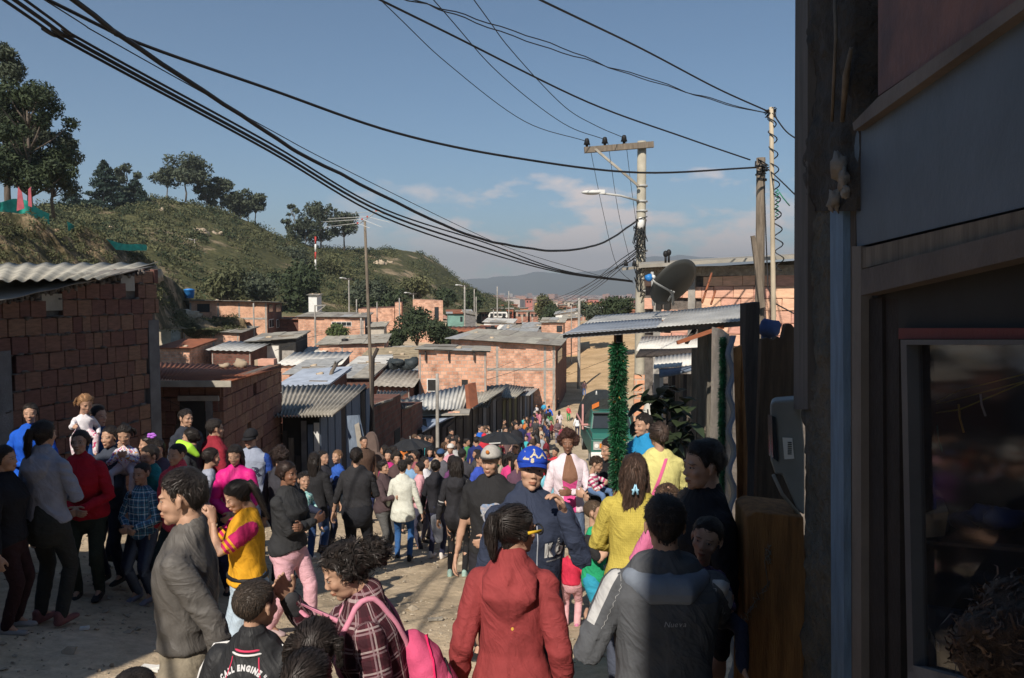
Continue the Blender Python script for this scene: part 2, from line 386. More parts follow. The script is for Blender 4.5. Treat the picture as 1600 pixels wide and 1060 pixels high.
def hillfn(T, bulge, nz, ns):
 px = [a[0] for a in T]
 def f(u, t):
  c = [float(np.interp(u, px, [a[k] for a in T])) for k in (1, 2, 3, 4)]
  if t <= 1:
   b, r = P(u, c[2], c[3]), P(u, c[0], c[1]); p = b.lerp(r, t); p.z += bulge * math.sin(math.pi * t) * (r.z - b.z)
  else:
   r = P(u, c[0], c[1]); p = r + Vector((0, 0, 0)); k = t - 1; p = Vector((r.x * (1 + k * .3), r.y + k * 60, r.z - k * 14))
  q = p * ns
  d = noise.noise(q) * nz + noise.noise(q * 3.1) * nz * .45 + abs(noise.noise(q * 7)) * nz * .3
  e = min(1, t * 4)
  return (p.x, p.y - d * e * .6, p.z + d * e * .5)
 return f
hfn = hillfn(HC, .06, 1.4, .05)
hill = grid_mesh('hill', hfn, [-300 + i * 5 for i in range(227)], [i / 60 for i in range(61)] + [1.1, 1.3, 1.7, 2.4], [m_hill])
nfn = hillfn(NC, .10, 3.2, .22)
bank = grid_mesh('earth_bank', nfn, [-260 + i * 4 for i in range(163)], [i / 60 for i in range(61)] + [1.05, 1.15, 1.3], [m_cliff])
def mtn(px):
 xs_ = [300, 690, 740, 800, 835, 880, 930, 965, 1005, 1060, 1150, 1250, 1500]; y_ = [428, 437, 436, 432, 425, 428, 424, 415, 404, 398, 408, 412, 405]
 return float(np.interp(px, xs_, y_)) + noise.noise(Vector((px * .03, 0, 0))) * 3 + noise.noise(Vector((px * .11, 4, 0))) * 1
def mfn(u, t):
 p = P(u, mtn(u), 8000); q = P(u, 470, 6800)
 r = q.lerp(p, min(t, 1)); r.z += noise.noise(Vector((u * .06, t * 3, 1))) * 30 * math.sin(math.pi * min(1, t))
 if t > 1: r = Vector((p.x, 9000, -40))
 return tuple(r)
m_mtn = mat('far_mountain', (.075, .085, .05), .95, .4, .0012, 0)
grid_mesh('mountains', mfn, [250 + i * 8 for i in range(165)], [0, .2, .4, .6, .8, 1, 2], [m_mtn])
# ================================================================ vegetation
LRN = np.random.default_rng(3)
def leafcloud(cl, n, s, flat=.38):
 """leaf quads scattered over the shells of a list of clumps (centre, radii)"""
 cl = list(cl); w = np.array([c[1][0] * c[1][2] for c in cl]); w = w / w.sum()
 k = LRN.choice(len(cl), n, p=w)
 C = np.array([c[0] for c in cl])[k]; Rr = np.array([c[1] for c in cl])[k]
 d = LRN.normal(size=(n, 3)); d /= np.linalg.norm(d, axis=1)[:, None]
 rad = LRN.uniform(.45, 1.06, n)[:, None]
 p = C + d * Rr * rad
 nn = d * .7 + LRN.normal(size=(n, 3)) * .6; nn /= np.linalg.norm(nn, axis=1)[:, None]
 a = np.cross(nn, LRN.normal(size=(n, 3))); a /= np.linalg.norm(a, axis=1)[:, None]; b = np.cross(nn, a)
 sz = (s * LRN.uniform(.6, 1.4, n))[:, None]
 q = np.stack([p - a * sz, p - b * sz * flat, p + a * sz, p + b * sz * flat], 1).reshape(-1, 3)
 return q
def quads_obj(name, q, m, parent=None, kind=None, loc=None):
 n = len(q) // 4; me = bpy.data.meshes.new(name)
 if parent is not None:
  M = np.array(wm(parent).inverted()); q = q @ M[:3, :3].T + M[:3, 3]
 me.vertices.add(len(q)); me.vertices.foreach_set('co', q.astype(np.float32).ravel())
 me.loops.add(n * 4); me.loops.foreach_set('vertex_index', np.arange(n * 4, dtype=np.int32))
 me.polygons.add(n); me.polygons.foreach_set('loop_start', np.arange(0, n * 4, 4, dtype=np.int32))
 me.polygons.foreach_set('loop_total', np.full(n, 4, dtype=np.int32)); me.materials.append(m); me.update(calc_edges=True)
 o = bpy.data.objects.new(name, me); link(o, parent)
 if kind: o['kind'] = kind
 return o
def tree(name, label, px, yb, yt, d, wpx, kind, n, s, m, group=None, cat='tree', seed=0, lean=0, base_ground=False):
 r_ = random.Random(seed + 11)
 b = P(px, yb, d); h = P(px, yt, d).z - b.z; w = wpx / F * d
 if base_ground: b.z = G(b.x, b.y) - .1
 root = thing(name, label, cat, b, group=group)
 tb = MB(); cl = []; pts = [b + Vector((0, 0, -.3))]
 tr = max(.05, h * .018)
 for i in range(1, 6): pts.append(b + Vector((r_.uniform(-.03, .03) * h + lean * h * i / 5, 0, h * .8 * i / 5)))
 if kind != 'bush': tb.tube(pts, [tr * (1.15 - .16 * i) for i in range(6)], 7)
 if kind == 'euc':
  k = 34 if n > 2500 else 16
  for i in range(k):
   t = r_.uniform(.30, .98); a = r_.uniform(0, 6.28); rr = w * .5 * r_.uniform(.25, 1) * (1 - max(0, t - .7) * 2.0) * (.5 + t * .7)
   at = b + Vector((lean * h * t, 0, h * t)); c = at + Vector((math.cos(a) * rr * .8, math.sin(a) * rr * .8, 0)); q = w * r_.uniform(.08, .17)
   cl.append((tuple(c), (q, q, q * r_.uniform(.6, 1))))
   st = b + Vector((lean * h * t * .7, 0, h * max(.2, t - .22)))
   tb.tube([st, st.lerp(c, .5) + Vector((0, 0, -h * .015)), c], [tr * .45, tr * .3, tr * .12], 5)
 elif kind == 'pine':
  for i in range(18):
   t = i / 17; rr = w * .5 * (1 - t) ** .8 + .05 * w
   for j in range(4):
    a = r_.uniform(0, 6.28); q = rr * .48
    cl.append((tuple(b + Vector((math.cos(a) * rr * .55, math.sin(a) * rr * .55, h * (.08 + .9 * t)))), (q, q, h * .045)))
 elif kind == 'umb':
  for i in range(16):
   a = r_.uniform(0, 6.28); rr = w * .36 * r_.uniform(.0, 1) ** .6
   c = b + Vector((math.cos(a) * rr, math.sin(a) * rr, h * r_.uniform(.50, .90))); q = w * r_.uniform(.15, .24)
   cl.append((tuple(c), (q, q, q * .75))); st = b + Vector((0, 0, h * .36))
   tb.tube([st, st.lerp(c, .55), c], [tr * .5, tr * .3, tr * .1], 5)
 else:
  for i in range(9):
   a = r_.uniform(0, 6.28); rr = w * .3 * r_.uniform(0, 1)
   c = b + Vector((math.cos(a) * rr, math.sin(a) * rr, h * r_.uniform(.25, .78))); q = w * r_.uniform(.17, .26)
   cl.append((tuple(c), (q, q, min(q, h * .3)))); tb.tube([b + Vector((0, 0, -.2)), c], [tr, tr * .3], 5)
 tb.build('trunk', m_trunk, root)
 quads_obj('crown', leafcloud(cl, n, s), m, root)
 return root
T_ = [  # name,label,px,ybase,ytop,d,wpx,kind,n,s,mat
('eucalyptus_tree', 'tall dark eucalyptus with its crown cut by the left edge of the photo', 14, 345, 74, 62, 130, 'euc', 15000, .17, m_leafe),
('eucalyptus_tree', 'wide dark eucalyptus with a bare lower trunk standing at the end of the earth bank', 50, 352, 128, 58, 165, 'euc', 17000, .15, m_leafd),
('eucalyptus_tree', 'low leaning eucalyptus bough tree under the wide dark eucalyptus', 84, 335, 200, 66, 100, 'euc', 8000, .15, m_leafe),
('young_tree', 'small lone dark conifer between the tall eucalyptus and the big conifer', 112, 326, 294, 165, 40, 'pine', 900, .4, m_pine),
('conifer_tree', 'large dark conifer on the ridge with a pointed top', 165, 330, 252, 178, 58, 'pine', 3600, .45, m_pine),
('conifer_tree', 'lower dark conifer close to the right of the large pointed conifer', 211, 334, 280, 186, 52, 'pine', 2600, .45, m_pine),
('ridge_tree', 'thin crowned tree rising behind the two dark conifers', 199, 325, 256, 200, 40, 'euc', 1300, .5, m_leafe),
('umbrella_tree', 'flat topped umbrella shaped tree alone on the highest part of the ridge', 290, 314, 242, 206, 66, 'umb', 3600, .45, m_leafe),
('ridge_tree', 'lower tree leaning against the left side of the flat topped umbrella tree', 262, 312, 262, 208, 40, 'umb', 1500, .45, m_leafe),
('ridge_tree', 'first tree of the row going down the ridge from the umbrella tree', 345, 335, 279, 214, 52, 'euc', 2200, .5, m_leafe),
('ridge_tree', 'second tree of the row going down the ridge from the umbrella tree', 376, 346, 298, 217, 44, 'euc', 1700, .5, m_leafe),
('ridge_tree', 'last and lowest tree of the row going down the ridge from the umbrella tree', 400, 352, 302, 220, 32, 'umb', 1300, .5, m_leafe),
('hilltop_tree', 'narrow lobed tree furthest left of the hilltop trio behind the tv aerial', 459, 392, 321, 228, 36, 'euc', 1500, .5, m_leafe),
('hilltop_tree', 'large full tree in the middle of the hilltop trio behind the tv aerial', 502, 393, 319, 232, 58, 'euc', 3000, .5, m_leafe),
('hilltop_tree', 'round tree with twin bare stems at the right of the hilltop trio', 538, 396, 327, 236, 44, 'umb', 2300, .5, m_leafe),
('street_tree', 'dense dark tree behind the flat roofs in front of the pale brick house', 652, 538, 474, 92, 72, 'bush', 2800, .24, m_leafd),
('street_tree', 'broad grey green tree at the foot of the hill beside the small lean-to', 684, 545, 500, 84, 66, 'bush', 2400, .22, m_leafd),
('street_tree', 'low rounded tree just left of the grey green tree among the flat roofs', 622, 548, 508, 80, 48, 'bush', 1600, .22, m_leafd),
('garden_tree', 'bright green round tree in front of the wide brick house', 528, 540, 507, 76, 62, 'bush', 2200, .2, m_leafm),
('palm_like_tree', 'yellow green feathery tree beside the three storey brick house', 352, 476, 408, 118, 66, 'bush', 2400, .38, m_leafo),
('hillside_tree', 'big dark tree mass with bare grey branches above the wide brick house', 470, 490, 408, 128, 92, 'bush', 3600, .4, m_leafd),
('hillside_tree', 'grey brown tree rising from the hillside left of the tree with bare branches', 408, 478, 424, 124, 60, 'bush', 1900, .38, m_leafe),
('hillside_tree', 'dark tree on the slope just right of the aerial mast', 610, 492, 440, 150, 80, 'bush', 2200, .45, m_leafd),
('hillside_tree', 'dark tree at the tip of the hill by the lamp posts', 740, 492, 452, 170, 50, 'bush', 1600, .42, m_leafd),
('roadside_tree', 'small reddish green tree in front of the distant city', 848, 500, 455, 150, 34, 'bush', 1200, .35, m_leafo),
('roadside_tree', 'wide dark tree left of the zinc awning below the distant city', 862, 506, 474, 135, 48, 'bush', 1700, .33, m_leafd),
('roadside_tree', 'large dark tree mass filling the gap behind the utility pole', 962, 500, 461, 96, 84, 'bush', 3400, .25, m_leafd),
('roadside_tree', 'lower dark tree between the tree mass and the hill of sand', 925, 503, 470, 105, 44, 'bush', 1500, .28, m_leafe),
]
EX = [('ridge_tree', 'slender tree filling the gap just before the ridge row', 322, 322, 286, 211, 40, 'euc'), ('ridge_tree', 'bushy low tree wedged between the first and second trees of the ridge row', 360, 340, 300, 216, 40, 'umb'), ('ridge_tree', 'darkest low tree at the end of the ridge row', 388, 352, 312, 219, 40, 'euc'),
('hilltop_tree', 'low crown bridging the narrow and the large hilltop trees', 478, 392, 345, 230, 44, 'euc'), ('hillside_tree', 'grey green tree high on the slope under the hilltop trio', 455, 425, 385, 190, 70, 'bush'), ('hillside_tree', 'broad dark tree behind the red and white mast foot', 512, 440, 398, 180, 80, 'bush'),
('hillside_tree', 'low wide tree left of the hillside lamp pole', 430, 462, 425, 150, 70, 'bush'), ('hillside_tree', 'dark tree directly above the stepped orange brick house', 570, 480, 440, 150, 64, 'bush'), ('hillside_tree', 'round tree above the pale brick house', 655, 468, 432, 165, 62, 'bush'), ('hillside_tree', 'tree low on the nose of the hill left of the tall lamp pole', 700, 480, 448, 165, 46, 'bush'), ('hillside_tree', 'dark bush tree between the feathery tree and the dark mass', 388, 474, 436, 130, 54, 'bush')]
T_ += [e + ((2600 if e[7] == 'bush' else 2200), .36, (m_leafd, m_leafe, m_leafo)[i % 3] if e[7] == 'bush' else m_leafe) for i, e in enumerate(EX)]
for i, a in enumerate(T_):
 if a[4] > 0 and a[5] > 100: a = a[:6] + (a[6] * 1.22,) + a[7:]
 g = 'trees along the ridge' if a[0] in ('ridge_tree', 'conifer_tree', 'umbrella_tree') else 'trees on the slopes and among the houses'
 tree(*a, seed=i * 5, group=g)
sc = []
for i in range(2600):
 u = rnd.uniform(60, 800); t = rnd.random() ** .8
 if noise.noise(Vector((u * .02, t * 3, 2))) > .27: continue
 p = hfn(u, t); r_ = rnd.uniform(.6, 2.0) * (1 + .3 * t)
 sc.append((p, (r_, r_, r_ * .7)))
quads_obj('hillside_scrub', leafcloud([s for i, s in enumerate(sc) if i % 4], 90000, .27), m_leafo, kind='stuff'); quads_obj('dark_hillside_scrub', leafcloud(sc[::4], 34000, .30), m_leafd, kind='stuff')
sc = []
for i in range(900):
 u = rnd.uniform(-40, 380); t = rnd.random()
 if noise.noise(Vector((u * .04, t * 4, 8))) > .05: continue
 p = nfn(u, t); r_ = rnd.uniform(.2, .7); sc.append((p, (r_, r_, r_ * .7)))
for i in range(120):
 u = rnd.uniform(-40, 330); p = nfn(u, 1.0); r_ = rnd.uniform(.15, .45); sc.append((p, (r_, r_, r_ * .9)))
quads_obj('bank_scrub', leafcloud(sc, 34000, .09), m_leafo, kind='stuff')
mb = MB()
m_rock = mat('pale_rock', (.46, .37, .27), .92, .3, .8, .7, 6)
def onhill(fn, px, py):
 best = None
 for k in range(101):
  p = Vector(fn(px, k / 100)); v = p - Vector((0, 0, CZ)); yy = 530 - F * (v.z * cosP + v.y * sinP) / (v.y * cosP - v.z * sinP)
  if best is None or abs(yy - py) < best[0]: best = (abs(yy - py), p)
 return best[1]
ROCKS = [(592, 413, 215, 11, 7, 'large pale boulder on the upper slope beyond the aerial'), (610, 410, 222, 6, 3, 'small pale rock just right of the large boulder'), (310, 362, 165, 20, 7, 'broad tan rock outcrop below the umbrella tree'),
  (250, 330, 172, 7, 5, 'white stone beside the lower dark conifer'), (175, 358, 120, 18, 7, 'pale outcrop above the green netting'), (252, 418, 68, 14, 10, 'tan boulders beside the corner of the shaded brick house'), (306, 425, 74, 22, 8, 'long tan ledge above the blue tank'), (398, 438, 108, 14, 9, 'tan scar of bare earth above the three storey house'), (340, 366, 168, 9, 5, 'small tan rock right of the broad outcrop')]
for i, (x, y, d, a, b_, lab) in enumerate(ROCKS):
 c = onhill(nfn if d < 80 else hfn, x, y); s_ = c.y / F; m1 = MB()
 for k in range(4): m1.blob(c + Vector((rnd.uniform(-.6, .6) * a * s_, rnd.uniform(-.4, .4) * a * s_, rnd.uniform(-.7, .0) * b_ * s_)), (a * s_ * .5, a * s_ * .5, b_ * s_ * rnd.uniform(.6, 1)), 11, 8, jit=1.1, seed=i * 3 + k)
 top('boulder', lab, 'rock', m1, m_rock, group='rocks on the hill')
m_net = mat('teal_netting', (.02, .30, .24), .7, .3, 3, .3, 30)
def netting(pts, h, lab):
 m1 = MB(); vs = []; n = 0
 for i in range(len(pts) - 1):
  a, b_ = pts[i], pts[i + 1]
  for k in range(6):
   t = k / 6; p = P(a[0] + (b_[0] - a[0]) * t, a[1] + (b_[1] - a[1]) * t, a[2] + (b_[2] - a[2]) * t)
   w = noise.noise(p * .9) * .5; hh = h * (1 + noise.noise(p * .5 + Vector((5, 0, 0))) * .7)
   vs += [p + Vector((0, w, -.1)), p + Vector((0, w + .12 * math.sin(n * 1.7), hh * .55)), p + Vector((0, w * .4, hh))]; n += 1
 k = n - 1; fs = [f for i in range(k) for f in ((i * 3, i * 3 + 3, i * 3 + 4, i * 3 + 1), (i * 3 + 1, i * 3 + 4, i * 3 + 5, i * 3 + 2))]
 m1.add(vs, fs, 0, True); return top('safety_netting', lab, 'netting', m1, m_net, group='green netting on the bank')
netting([(-6, 328, 50), (20, 330, 51), (50, 335, 52), (84, 352, 54)], .75, 'teal netting fence around the foot of the eucalyptus trunks')
netting([(104, 358, 57), (140, 372, 60), (170, 388, 63), (202, 390, 65), (234, 390, 67)], .52, 'teal netting strip sagging down the edge of the bank')
m1 = MB(); 
for x in (28, 47): m1.tube([P(x, 332, 50.5), P(x + 2, 292, 50.5)], .03, 5)
f = m1; f.prism([P(26, 330, 50.4), P(38, 326, 50.4), P(34, 300, 50.4), (P(28, 292, 50.4))], (0, .02, 0), 1); f.prism([P(44, 322, 50.4), P(50, 324, 50.4), P(48, 292, 50.4), P(44, 296, 50.4)], (0, .02, 0), 1)
top('washing', 'pink and red cloths hung between the eucalyptus trunks', 'cloth', m1, [m_trunk, mat('pink_cloth', (.35, .08, .10), .8, .2, 3, .1)])
# ================================================================ distant city
m_city1 = bricktex('far_city_brick', (.42, .21, .15), (.34, .17, .13), (.40, .33, .28), 3.0, 2.6, .25, 0)
m_city2 = mat('far_city_plaster', (.42, .37, .33), .9, .4, .02, 0)
mb = MB()
for i in range(2600):
 d = 620 + 5600 * rnd.random() ** 1.6; px = rnd.uniform(670, 1080) if rnd.random() < .8 else rnd.uniform(560, 1300)
 p = P(px, 460, d); w, h, q = rnd.uniform(6, 22), rnd.uniform(4, 12) + (18 * (rnd.random() < .02)), rnd.uniform(6, 16)
 k = 1 + d / 5000
 mb.box((p.x, d, -38 + h / 2), (w * k, q * k, h), rz=rnd.uniform(-.6, .6), mi=0 if rnd.random() < .78 else 1)
mb.build('distant_city', [m_city1, m_city2], kind='stuff')
q = []
for i in range(260):
 d = 600 + 5000 * rnd.random() ** 1.5; p = P(rnd.uniform(690, 1060), 460, d); r_ = rnd.uniform(3, 7) * (1 + d / 3000); q.append(((p.x, d, -37 + r_ * .7), (r_, r_, r_)))
quads_obj('distant_treeline', leafcloud(q, 9000, 1.6), m_leafd, kind='stuff')
# ================================================================ houses
def uq(px, py, d): return P(px, py, d)
def rect_part(par, name, A, B, u0, u1, z0, z1, out, th, m, side=None):
 """panel on the vertical plane through A->B between fractions u0,u1 and heights z0,z1, standing out by `out`"""
 a = A.lerp(B, u0); b = A.lerp(B, u1); t = (B - A); n = Vector((t.y, -t.x, 0)).normalized()
 mb = MB(); c = [a + n * (out - th), b + n * (out - th), b + n * out, a + n * out]
 lo = [Vector((p.x, p.y, z0)) for p in (c[3], c[2], c[1], c[0])]; hi = [Vector((p.x, p.y, z1)) for p in (c[3], c[2], c[1], c[0])]
 mb.hexa(lo + hi); return mb.build(name, m, par)
def window(par, A, B, u0, u1, z0, z1, mf=None, mp=None, grid=1):
 mf = mf or m_dark; fr = rect_part(par, 'window', A, B, u0, u1, z0, z1, .04, .10, mf or m_conc)
 L = (B - A).length; e = .05 / L if L else .01
 rect_part(fr, 'pane', A, B, u0 + e, u1 - e, z0 + .05, z1 - .05, .052, .03, mp or m_glass)
 if grid > 1:
  for k in range(1, grid):
   u = u0 + (u1 - u0) * k / grid; rect_part(fr, 'glazing_bar', A, B, u - e * .4, u + e * .4, z0 + .04, z1 - .04, .07, .03, m_white)
 return fr
def house(name, label, px0, px1, yt0, yt1, zb, d, depth, sl, wallm, roofm, wins=(), cols=(), beams=(), rb=.3, ov=.25, waves=0, group='brick houses below the hill', sidem=None, roofth=.08, swins=(), cat='house', yb=None):
 A, B = P(px0, yt0, d), P(px1, yt1, d); v = Vector((sl, 1, 0)) * depth
 z0 = zb if yb is None else P(px0, yb, d).z
 root = thing(name, label, cat, ((A.x + B.x) / 2, d, z0), group=group)
 C, D = B + v, A + v; C.z = B.z + rb; D.z = A.z + rb
 g = lambda p: Vector((p.x, p.y, z0))
 mb = MB(); mb.hexa([g(A), g(B), g(C), g(D), A, B, C, D]); 
 if sidem: mb.m[3] = 1  # right side wall in a darker material, its shade put into the colour
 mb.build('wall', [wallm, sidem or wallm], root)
 rm = MB(); o = .02
 a = A + Vector((-ov, -ov, o)); b = B + Vector((ov, -ov, o)); c = C + Vector((ov, ov, o)); e = D + Vector((-ov, ov, o))
 if waves: rm.corr(a + Vector((0, 0, .05)), b + Vector((0, 0, .05)), c + Vector((0, 0, .05)), e + Vector((0, 0, .05)), waves, .03, .015)
 else: rm.hexa([a, b, c, e] + [p + Vector((0, 0, roofth * .4)) for p in (a, b, c, e)])
 ro = rm.build('roof', roofm, root)
 if not waves and roofm not in (wallm, m_brk3) and (b - a).length > 1.5:
  n_ = max(2, min(14, int((b - a).length / .95))); k_ = 1 if depth < 5.5 else 2
  for i in range(n_):
   for j in range(k_):
    f0, f1, g0, g1 = i / n_ - .004, (i + 1) / n_ + .006, j / k_ - .01, (j + 1) / k_ + .01; zz = Vector((0, 0, roofth * .4 + .012 + .022 * (i % 2) + .03 * j + rnd.uniform(0, .03))); sk = Vector((rnd.uniform(-.06, .06), rnd.uniform(-.10, .04), 0))
    q = [a.lerp(b, f0).lerp(e.lerp(c, f0), g0) + sk, a.lerp(b, f1).lerp(e.lerp(c, f1), g0) + sk, a.lerp(b, f1).lerp(e.lerp(c, f1), g1), a.lerp(b, f0).lerp(e.lerp(c, f0), g1)]
    sh = MB(); sh.hexa([p + zz for p in q] + [p + zz + Vector((0, 0, .02)) for p in q]); sh.build('roof_sheet', roofm if rnd.random() < .8 else (m_zinc if rnd.random() < .5 else m_fibre), ro)
  for i in range(rnd.randint(1, 4)):
   u = rnd.uniform(.1, .9); c0 = a.lerp(b, u).lerp(e.lerp(c, u), rnd.uniform(.1, .9)) + Vector((0, 0, .1)); sh = MB()
   if i % 2: sh.bar(c0 - Vector((rnd.uniform(.3, 1.2), rnd.uniform(-.3, .3), 0)), c0 + Vector((rnd.uniform(.3, 1.2), rnd.uniform(-.3, .3), .02)), .12, .08)
   else: sh.blob(c0, (.2, .16, .12), 8, 5, jit=.6, seed=i)
   sh.build('roof_weight', m_wood if i % 2 else m_rock, ro)
 H = min(A.z, B.z)
 for u in cols: rect_part(root, 'column', Vector((A.x, A.y, 0)), Vector((B.x, B.y, 0)), u - .011, u + .011, z0, min(A.z, B.z) - .02, .015, .03, m_conc)
 for z in beams: rect_part(root, 'beam', Vector((A.x, A.y, 0)), Vector((B.x, B.y, 0)), .002, .998, z - .1, z + .1, .022, .03, m_conc)
 for (u0, u1, ya, yb_, *k) in wins:
  window(root, Vector((A.x, A.y, 0)), Vector((B.x, B.y, 0)), u0, u1, P(0, yb_, d).z, P(0, ya, d).z, *k)
 Bs, Cs = Vector((B.x, B.y, 0)), Vector((C.x, C.y, 0))
 for (u0, u1, ya, yb_, *k) in swins:
  dd = d + depth * (u0 + u1) / 2
  window(root, Bs, Cs, u0, u1, P(0, yb_, dd).z, P(0, ya, dd).z, *k)
 return root
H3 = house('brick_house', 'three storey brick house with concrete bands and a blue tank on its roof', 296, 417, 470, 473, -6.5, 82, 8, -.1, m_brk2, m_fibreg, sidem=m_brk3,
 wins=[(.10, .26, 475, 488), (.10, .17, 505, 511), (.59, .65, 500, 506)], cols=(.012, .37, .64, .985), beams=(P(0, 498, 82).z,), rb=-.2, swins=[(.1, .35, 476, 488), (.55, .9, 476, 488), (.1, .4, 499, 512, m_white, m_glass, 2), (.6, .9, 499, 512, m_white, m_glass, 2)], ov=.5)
for k, lab in ((0, 'blue barrel shaped water tank on the corner of the three storey house'),):
 c = P(296, 468, 82.6); m1 = MB(); m1.tube([c + Vector((0, 0, .12)), c + Vector((0, 0, .5)), c + Vector((0, 0, .52)), c + Vector((0, 0, .9)), c + Vector((0, 0, .92)), c + Vector((0, 0, 1.02)), c + Vector((0, 0, 1.12))], [.42, .47, .50, .50, .54, .54, .2], 16)
 top('water_tank', lab, 'water tank', m1, m_tank)
house('brick_house', 'low brick house with a grey flat roof in front of the three storey house', 286, 374, 519, 521, -8.5, 72, 7, -.1, m_brk, m_fibreg, sidem=m_brk3, cols=(.02, .54, .97), rb=.2)
house('shack', 'cream and grey panelled shack left of the low brick house', 240, 283, 514, 514, -8.5, 74, 6, -.1, mat('cream_panel', (.55, .47, .36), .8, .3, .8, .1), m_fibreg, wins=[(.62, .98, 516, 548, m_conc, m_zinc)], rb=.6, group='shacks below the hill')
house('shack', 'small hut with fallen poles behind the cream panelled shack', 245, 275, 497, 499, -6.2, 92, 6, -.1, mat('grey_board_wall', (.27, .25, .22), .85, .3, .8, .1), m_fibreg, rb=.9, group='shacks below the hill')
house('brick_house', 'brown brick storehouse wedged behind the three storey house', 432, 466, 500, 501, -6.5, 88, 5, -.1, m_brk3, m_rust, rb=.1)
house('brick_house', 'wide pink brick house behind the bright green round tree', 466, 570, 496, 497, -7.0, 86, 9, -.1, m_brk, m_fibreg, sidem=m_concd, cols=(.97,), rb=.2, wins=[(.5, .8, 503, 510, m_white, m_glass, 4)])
house('brick_house', 'brick wall house below the bright green round tree', 498, 600, 540, 537, -9, 68, 7, -.1, m_brk, m_fibre, cols=(.36,), rb=.3)
house('brick_house', 'stepped orange brick house right of the aerial mast at the foot of the hill', 560, 616, 483, 481, -5.5, 118, 9, -.1, m_brk, m_brk3, rb=0, ov=.02)
house('brick_house', 'narrow upper storey of orange brick behind the stepped house', 617, 627, 473, 473, -5.5, 116, 6, -.1, m_brk, m_brk3, rb=0, ov=.02)
house('brick_house', 'pale brick house beside the dense dark tree at the hill foot', 645, 692, 469, 471, -5.8, 112, 9, -.1, m_brk, m_brk, sidem=m_concd, wins=[(.72, .86, 480, 500)], rb=0, ov=.02)
house('lean_to', 'small grey flat roofed lean-to beside the dark street tree', 577, 600, 512, 512, -8, 84, 5, -.1, mat('cream_panel2', (.5, .45, .38), .8, .3, .8, .1), m_fibre, rb=.3, group='shacks below the hill')
house('shop_hut', 'turquoise walled hut with a rust roof beside the tall lamp pole', 700, 738, 491, 491, -6.5, 130, 8, -.1, mat('turquoise_wall', (.18, .33, .29), .8, .3, .8, .1), m_rust, rb=.4, group='shacks below the hill', wins=[(.5, .6, 495, 503)])
house('shed', 'dark open shed next to the turquoise walled hut', 726, 744, 489, 494, -6.5, 126, 6, -.1, m_concd, m_fibreg, rb=.3, group='shacks below the hill')
house('white_house', 'small white rendered house half hidden by the hillside trees', 482, 495, 462, 463, -5, 118, 5, -.1, m_white, m_fibreg, rb=.2)
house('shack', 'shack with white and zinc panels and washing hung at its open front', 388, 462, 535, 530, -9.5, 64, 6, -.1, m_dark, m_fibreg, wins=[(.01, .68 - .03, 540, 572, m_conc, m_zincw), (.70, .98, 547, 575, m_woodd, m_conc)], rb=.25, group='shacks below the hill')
house('brick_house', 'long low brick house with a corrugated roof under the leaning stick', 437, 530, 572, 571, -9.5, 56, 7, -.1, m_brk, m_zincw, rb=.35, waves=10)
house('shack', 'white fronted shack with a rusty brown box wall beside the mast', 528, 577, 592, 592, -9.5, 47, 5, 0, m_brk3, m_zinc, wins=[(.0, .22, 585, 600, m_white, m_white)], rb=.3, group='shacks below the hill')
house('shack', 'zinc roofed shack under a bundle of dark tarpaulin', 596, 652, 591, 592, -9.5, 52, 6, 0, m_brk, m_zinc, rb=.35, group='shacks below the hill', waves=9)
house('shack', 'flat shack with thatch coloured roof sheets behind the tarpaulin', 560, 650, 568, 566, -9.5, 58, 6, 0, m_woodd, mat('straw_sheet', (.36, .29, .19), .9, .35, 2, .5, 20), rb=.55, group='shacks below the hill')
house('shack', 'pale blue tin roofed shack behind the corrugated shed', 437, 508, 607, 603, -9.5, 38, 5, 0, m_brk3, mat('pale_blue_sheet', (.42, .47, .55), .6, .25, 1.6, .15, 30), rb=.3, group='shacks below the hill')
HA = house('brick_house', 'lit brick house with a sagging cardboard edged porch and two arched niches', 654, 760, 547, 551, -9.3, 44, 8, -.03, m_brk, m_fibreg, sidem=m_brk3, rb=-.35, ov=.22,
 cols=(.02, .98), wins=[(.12, .3, 592, 612, m_white, m_dark), (.62, .74, 592, 606, m_brk2, m_dark)])
for u in (.09, .42, .78): rect_part(HA, 'roof_beam_end', *(lambda a, b: (Vector((a.x, a.y, 0)), Vector((b.x, b.y, 0))))(P(654, 547, 44), P(764, 547, 44)), u, u + .02, P(0, 563, 44).z, P(0, 549, 44).z, .2, .22, m_woodd)
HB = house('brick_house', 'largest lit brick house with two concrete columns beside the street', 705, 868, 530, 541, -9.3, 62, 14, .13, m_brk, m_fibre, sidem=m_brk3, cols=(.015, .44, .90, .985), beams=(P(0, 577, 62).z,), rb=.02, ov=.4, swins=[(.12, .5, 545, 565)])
m1 = MB(); 
for a in ((712, 522), (760, 524)): pass
for i, (x0, x1, y0, y1, d, lab, wm_, rm_) in enumerate([(783, 835, 517, 520, 84, 'zinc roofed hut with broken eaves behind the largest brick house', m_brk, m_zinc), (846, 880, 505, 505, 90, 'tall brick house with an open dark window bay by the sand hill', m_brk, m_fibre),
  (880, 905, 500, 497, 104, 'brick house with a grey roof below the wide dark tree', m_brk, m_fibre), (756, 800, 504, 506, 112, 'white walled hut with a pale roof behind the black tanks', m_white, m_zincw), (868, 905, 492, 486, 128, 'white barn with a pale pitched roof below the city', m_white, m_zinc),
  (744, 768, 516, 516, 100, 'rust red shed at the roadside by the parked van', m_rust, m_rust)]):
 house('house', lab, x0, x1, y0, y1, -9, d, 6, .1, wm_, rm_, rb=.3, group='houses beyond the largest brick house', wins=[(.7, .95, y0 + 4, y0 + 14)] if i == 1 else [])
